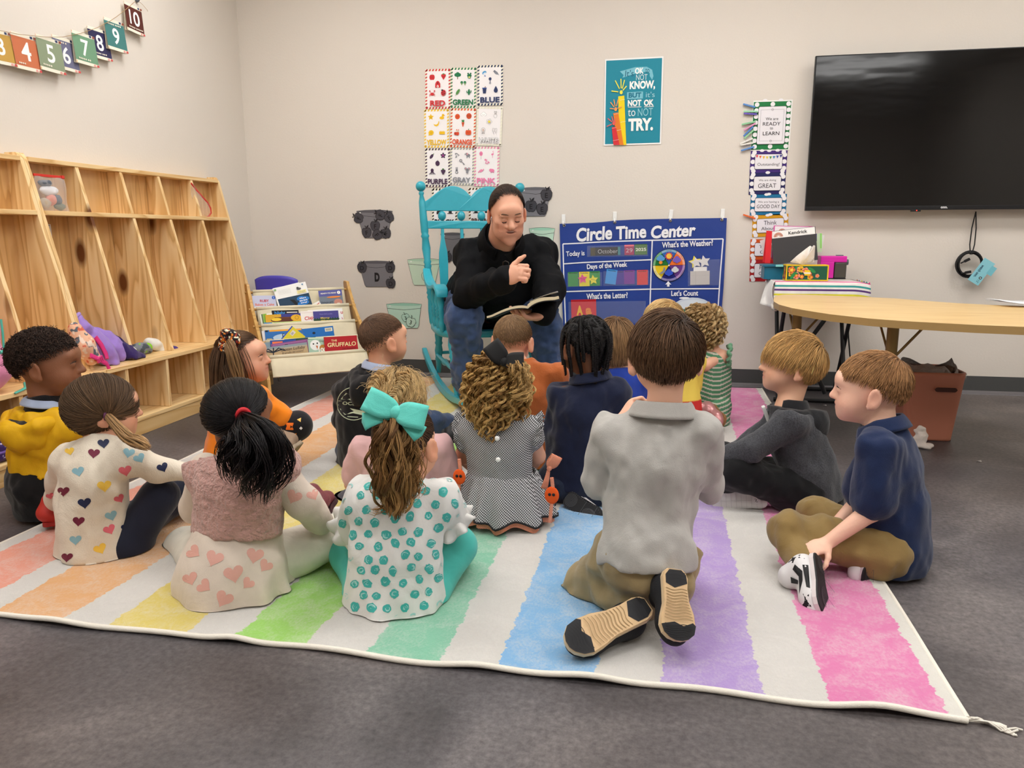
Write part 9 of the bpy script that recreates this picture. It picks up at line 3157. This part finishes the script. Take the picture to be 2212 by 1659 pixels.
DEN=cloth('washed_denim','3c4f74',weave=420,dist=.0014,var=.16)
S=SDF().cap(J['LR'],J['LL'],.125,.125,.04).cap(J['P'],J['P']+[0,0,-.02],.16,.15,.05)
for q in 'LR':
 b.leg(S,q,.014,.03,.97)
b.wear('jeans',S,DEN,.0075,folds(.018,(.05,.06,.05),171,.008,(.02,.03,.02)))
for q in 'LR':
 a_=J['A'+q]
 f0=np.array([a_[0],a_[1],.016])
 t_=f0+np.array([b.f[0],b.f[1],0])*.20
 shoe(b.root,f0-np.array([b.f[0],b.f[1],0])*.07,t_,(0,0,1),.10,(mat('brown_leather','3c2c22',rough=.4),mat('dark_rubber','1c1a1a'),mat('dark_rubber','1c1a1a')),collar_=1.4)
rg_=J['WL']+unit(onY(1118,688,3.38)-J['WL'])*.118
MB().tube([rg_+.0105*(np.array([0,1,0])*math.cos(t)+np.array([0,0,1])*math.sin(t))+[0,-.006,.004]for t in np.linspace(0,6.28,15)[:-1]],.0018,6,closed=True).build('wedding_ring',[mat('gold','d8a84a',rough=.2,metal=1)],b.root)
# the open book in his hand
bk_=thing('open_book',"open paperback held low in the reader's hand, pages up",'book',loc=onY(1142,662,3.42))
sp=onY(1143,667,3.42)
ex=unit(onY(1205,655,3.40)-onY(1062,675,3.36))
ez=unit(np.array([.0,.10,1.]))
ey=unit(np.cross(ez,ex))
ez=np.cross(ex,ey)
PG,CV=mat('page_edges','e2d4b0',rough=.8,bump=(300,.001,(.2,.2,6))),mat('black_cover','1a1a1c',rough=.5)
for sg,wd,th,lift in((-1,.185,.011,-.010),(1,.140,.017,.012)):
 def page(u,v,k,sg=sg,wd=wd,th=th,lift=lift):
  z=.018*math.sin(math.pi*min(1,u*1.15))**.8*(1-u*.6)+lift*u*2*(1 if sg>0 else.8)
  return sp+ex*(sg*wd*u)+ey*((v-.5)*.22)+ez*(z+(th*(1-.25*u)if k else 0))
 mb=MB()
 mb.grid(lambda u,v:page(u,v,1),14,3)
 mb.grid(lambda u,v:page(u,v,0),14,3)
 for v0 in(0,1):
  mb.grid(lambda u,v,v0=v0:page(u,v0,0)*(1-v)+page(u,v0,1)*v,14,2)
 mb.grid(lambda u,v:page(1,u,0)*(1-v)+page(1,u,1)*v,4,2)
 mb.build('page_block',[PG],bk_)
 mb=MB()
 mb.grid(lambda u,v:page(u*1.03,(v-.5)*1.03+.5,0)-ez*.0025,14,3)
 mb.build('cover',[CV],bk_,solid=.0018)
 a=Art()
 for k in range(11):
  V=[page(.12,.12+.065*k,1),page(.88-.2*(k%4==3),.12+.065*k,1)]
  MBt=MB().tube([page(u_,.12+.065*k,1)+ez*.0006 for u_ in np.linspace(.12,.88-.2*(k%4==3),6)],.0012,4)
  if k==0:
   tx=MBt
  else:
   o_=len(tx.V)
   tx.V+=MBt.V
   tx.F+=[[o_+i for i in f]for f in MBt.F]
   tx.I+=MBt.I
   tx.S+=MBt.S
 tx.build('text_lines',[ink('6a6660')],bk_)
MB().grid(lambda u,v:sp+ex*(.01+.130*u)+ey*((v-.5)*.21)+ez*(.030+.040*u-.012*u*u),8,3).build('turning_page',[mat('white_paper','eeeef0')],bk_,solid=.0004)
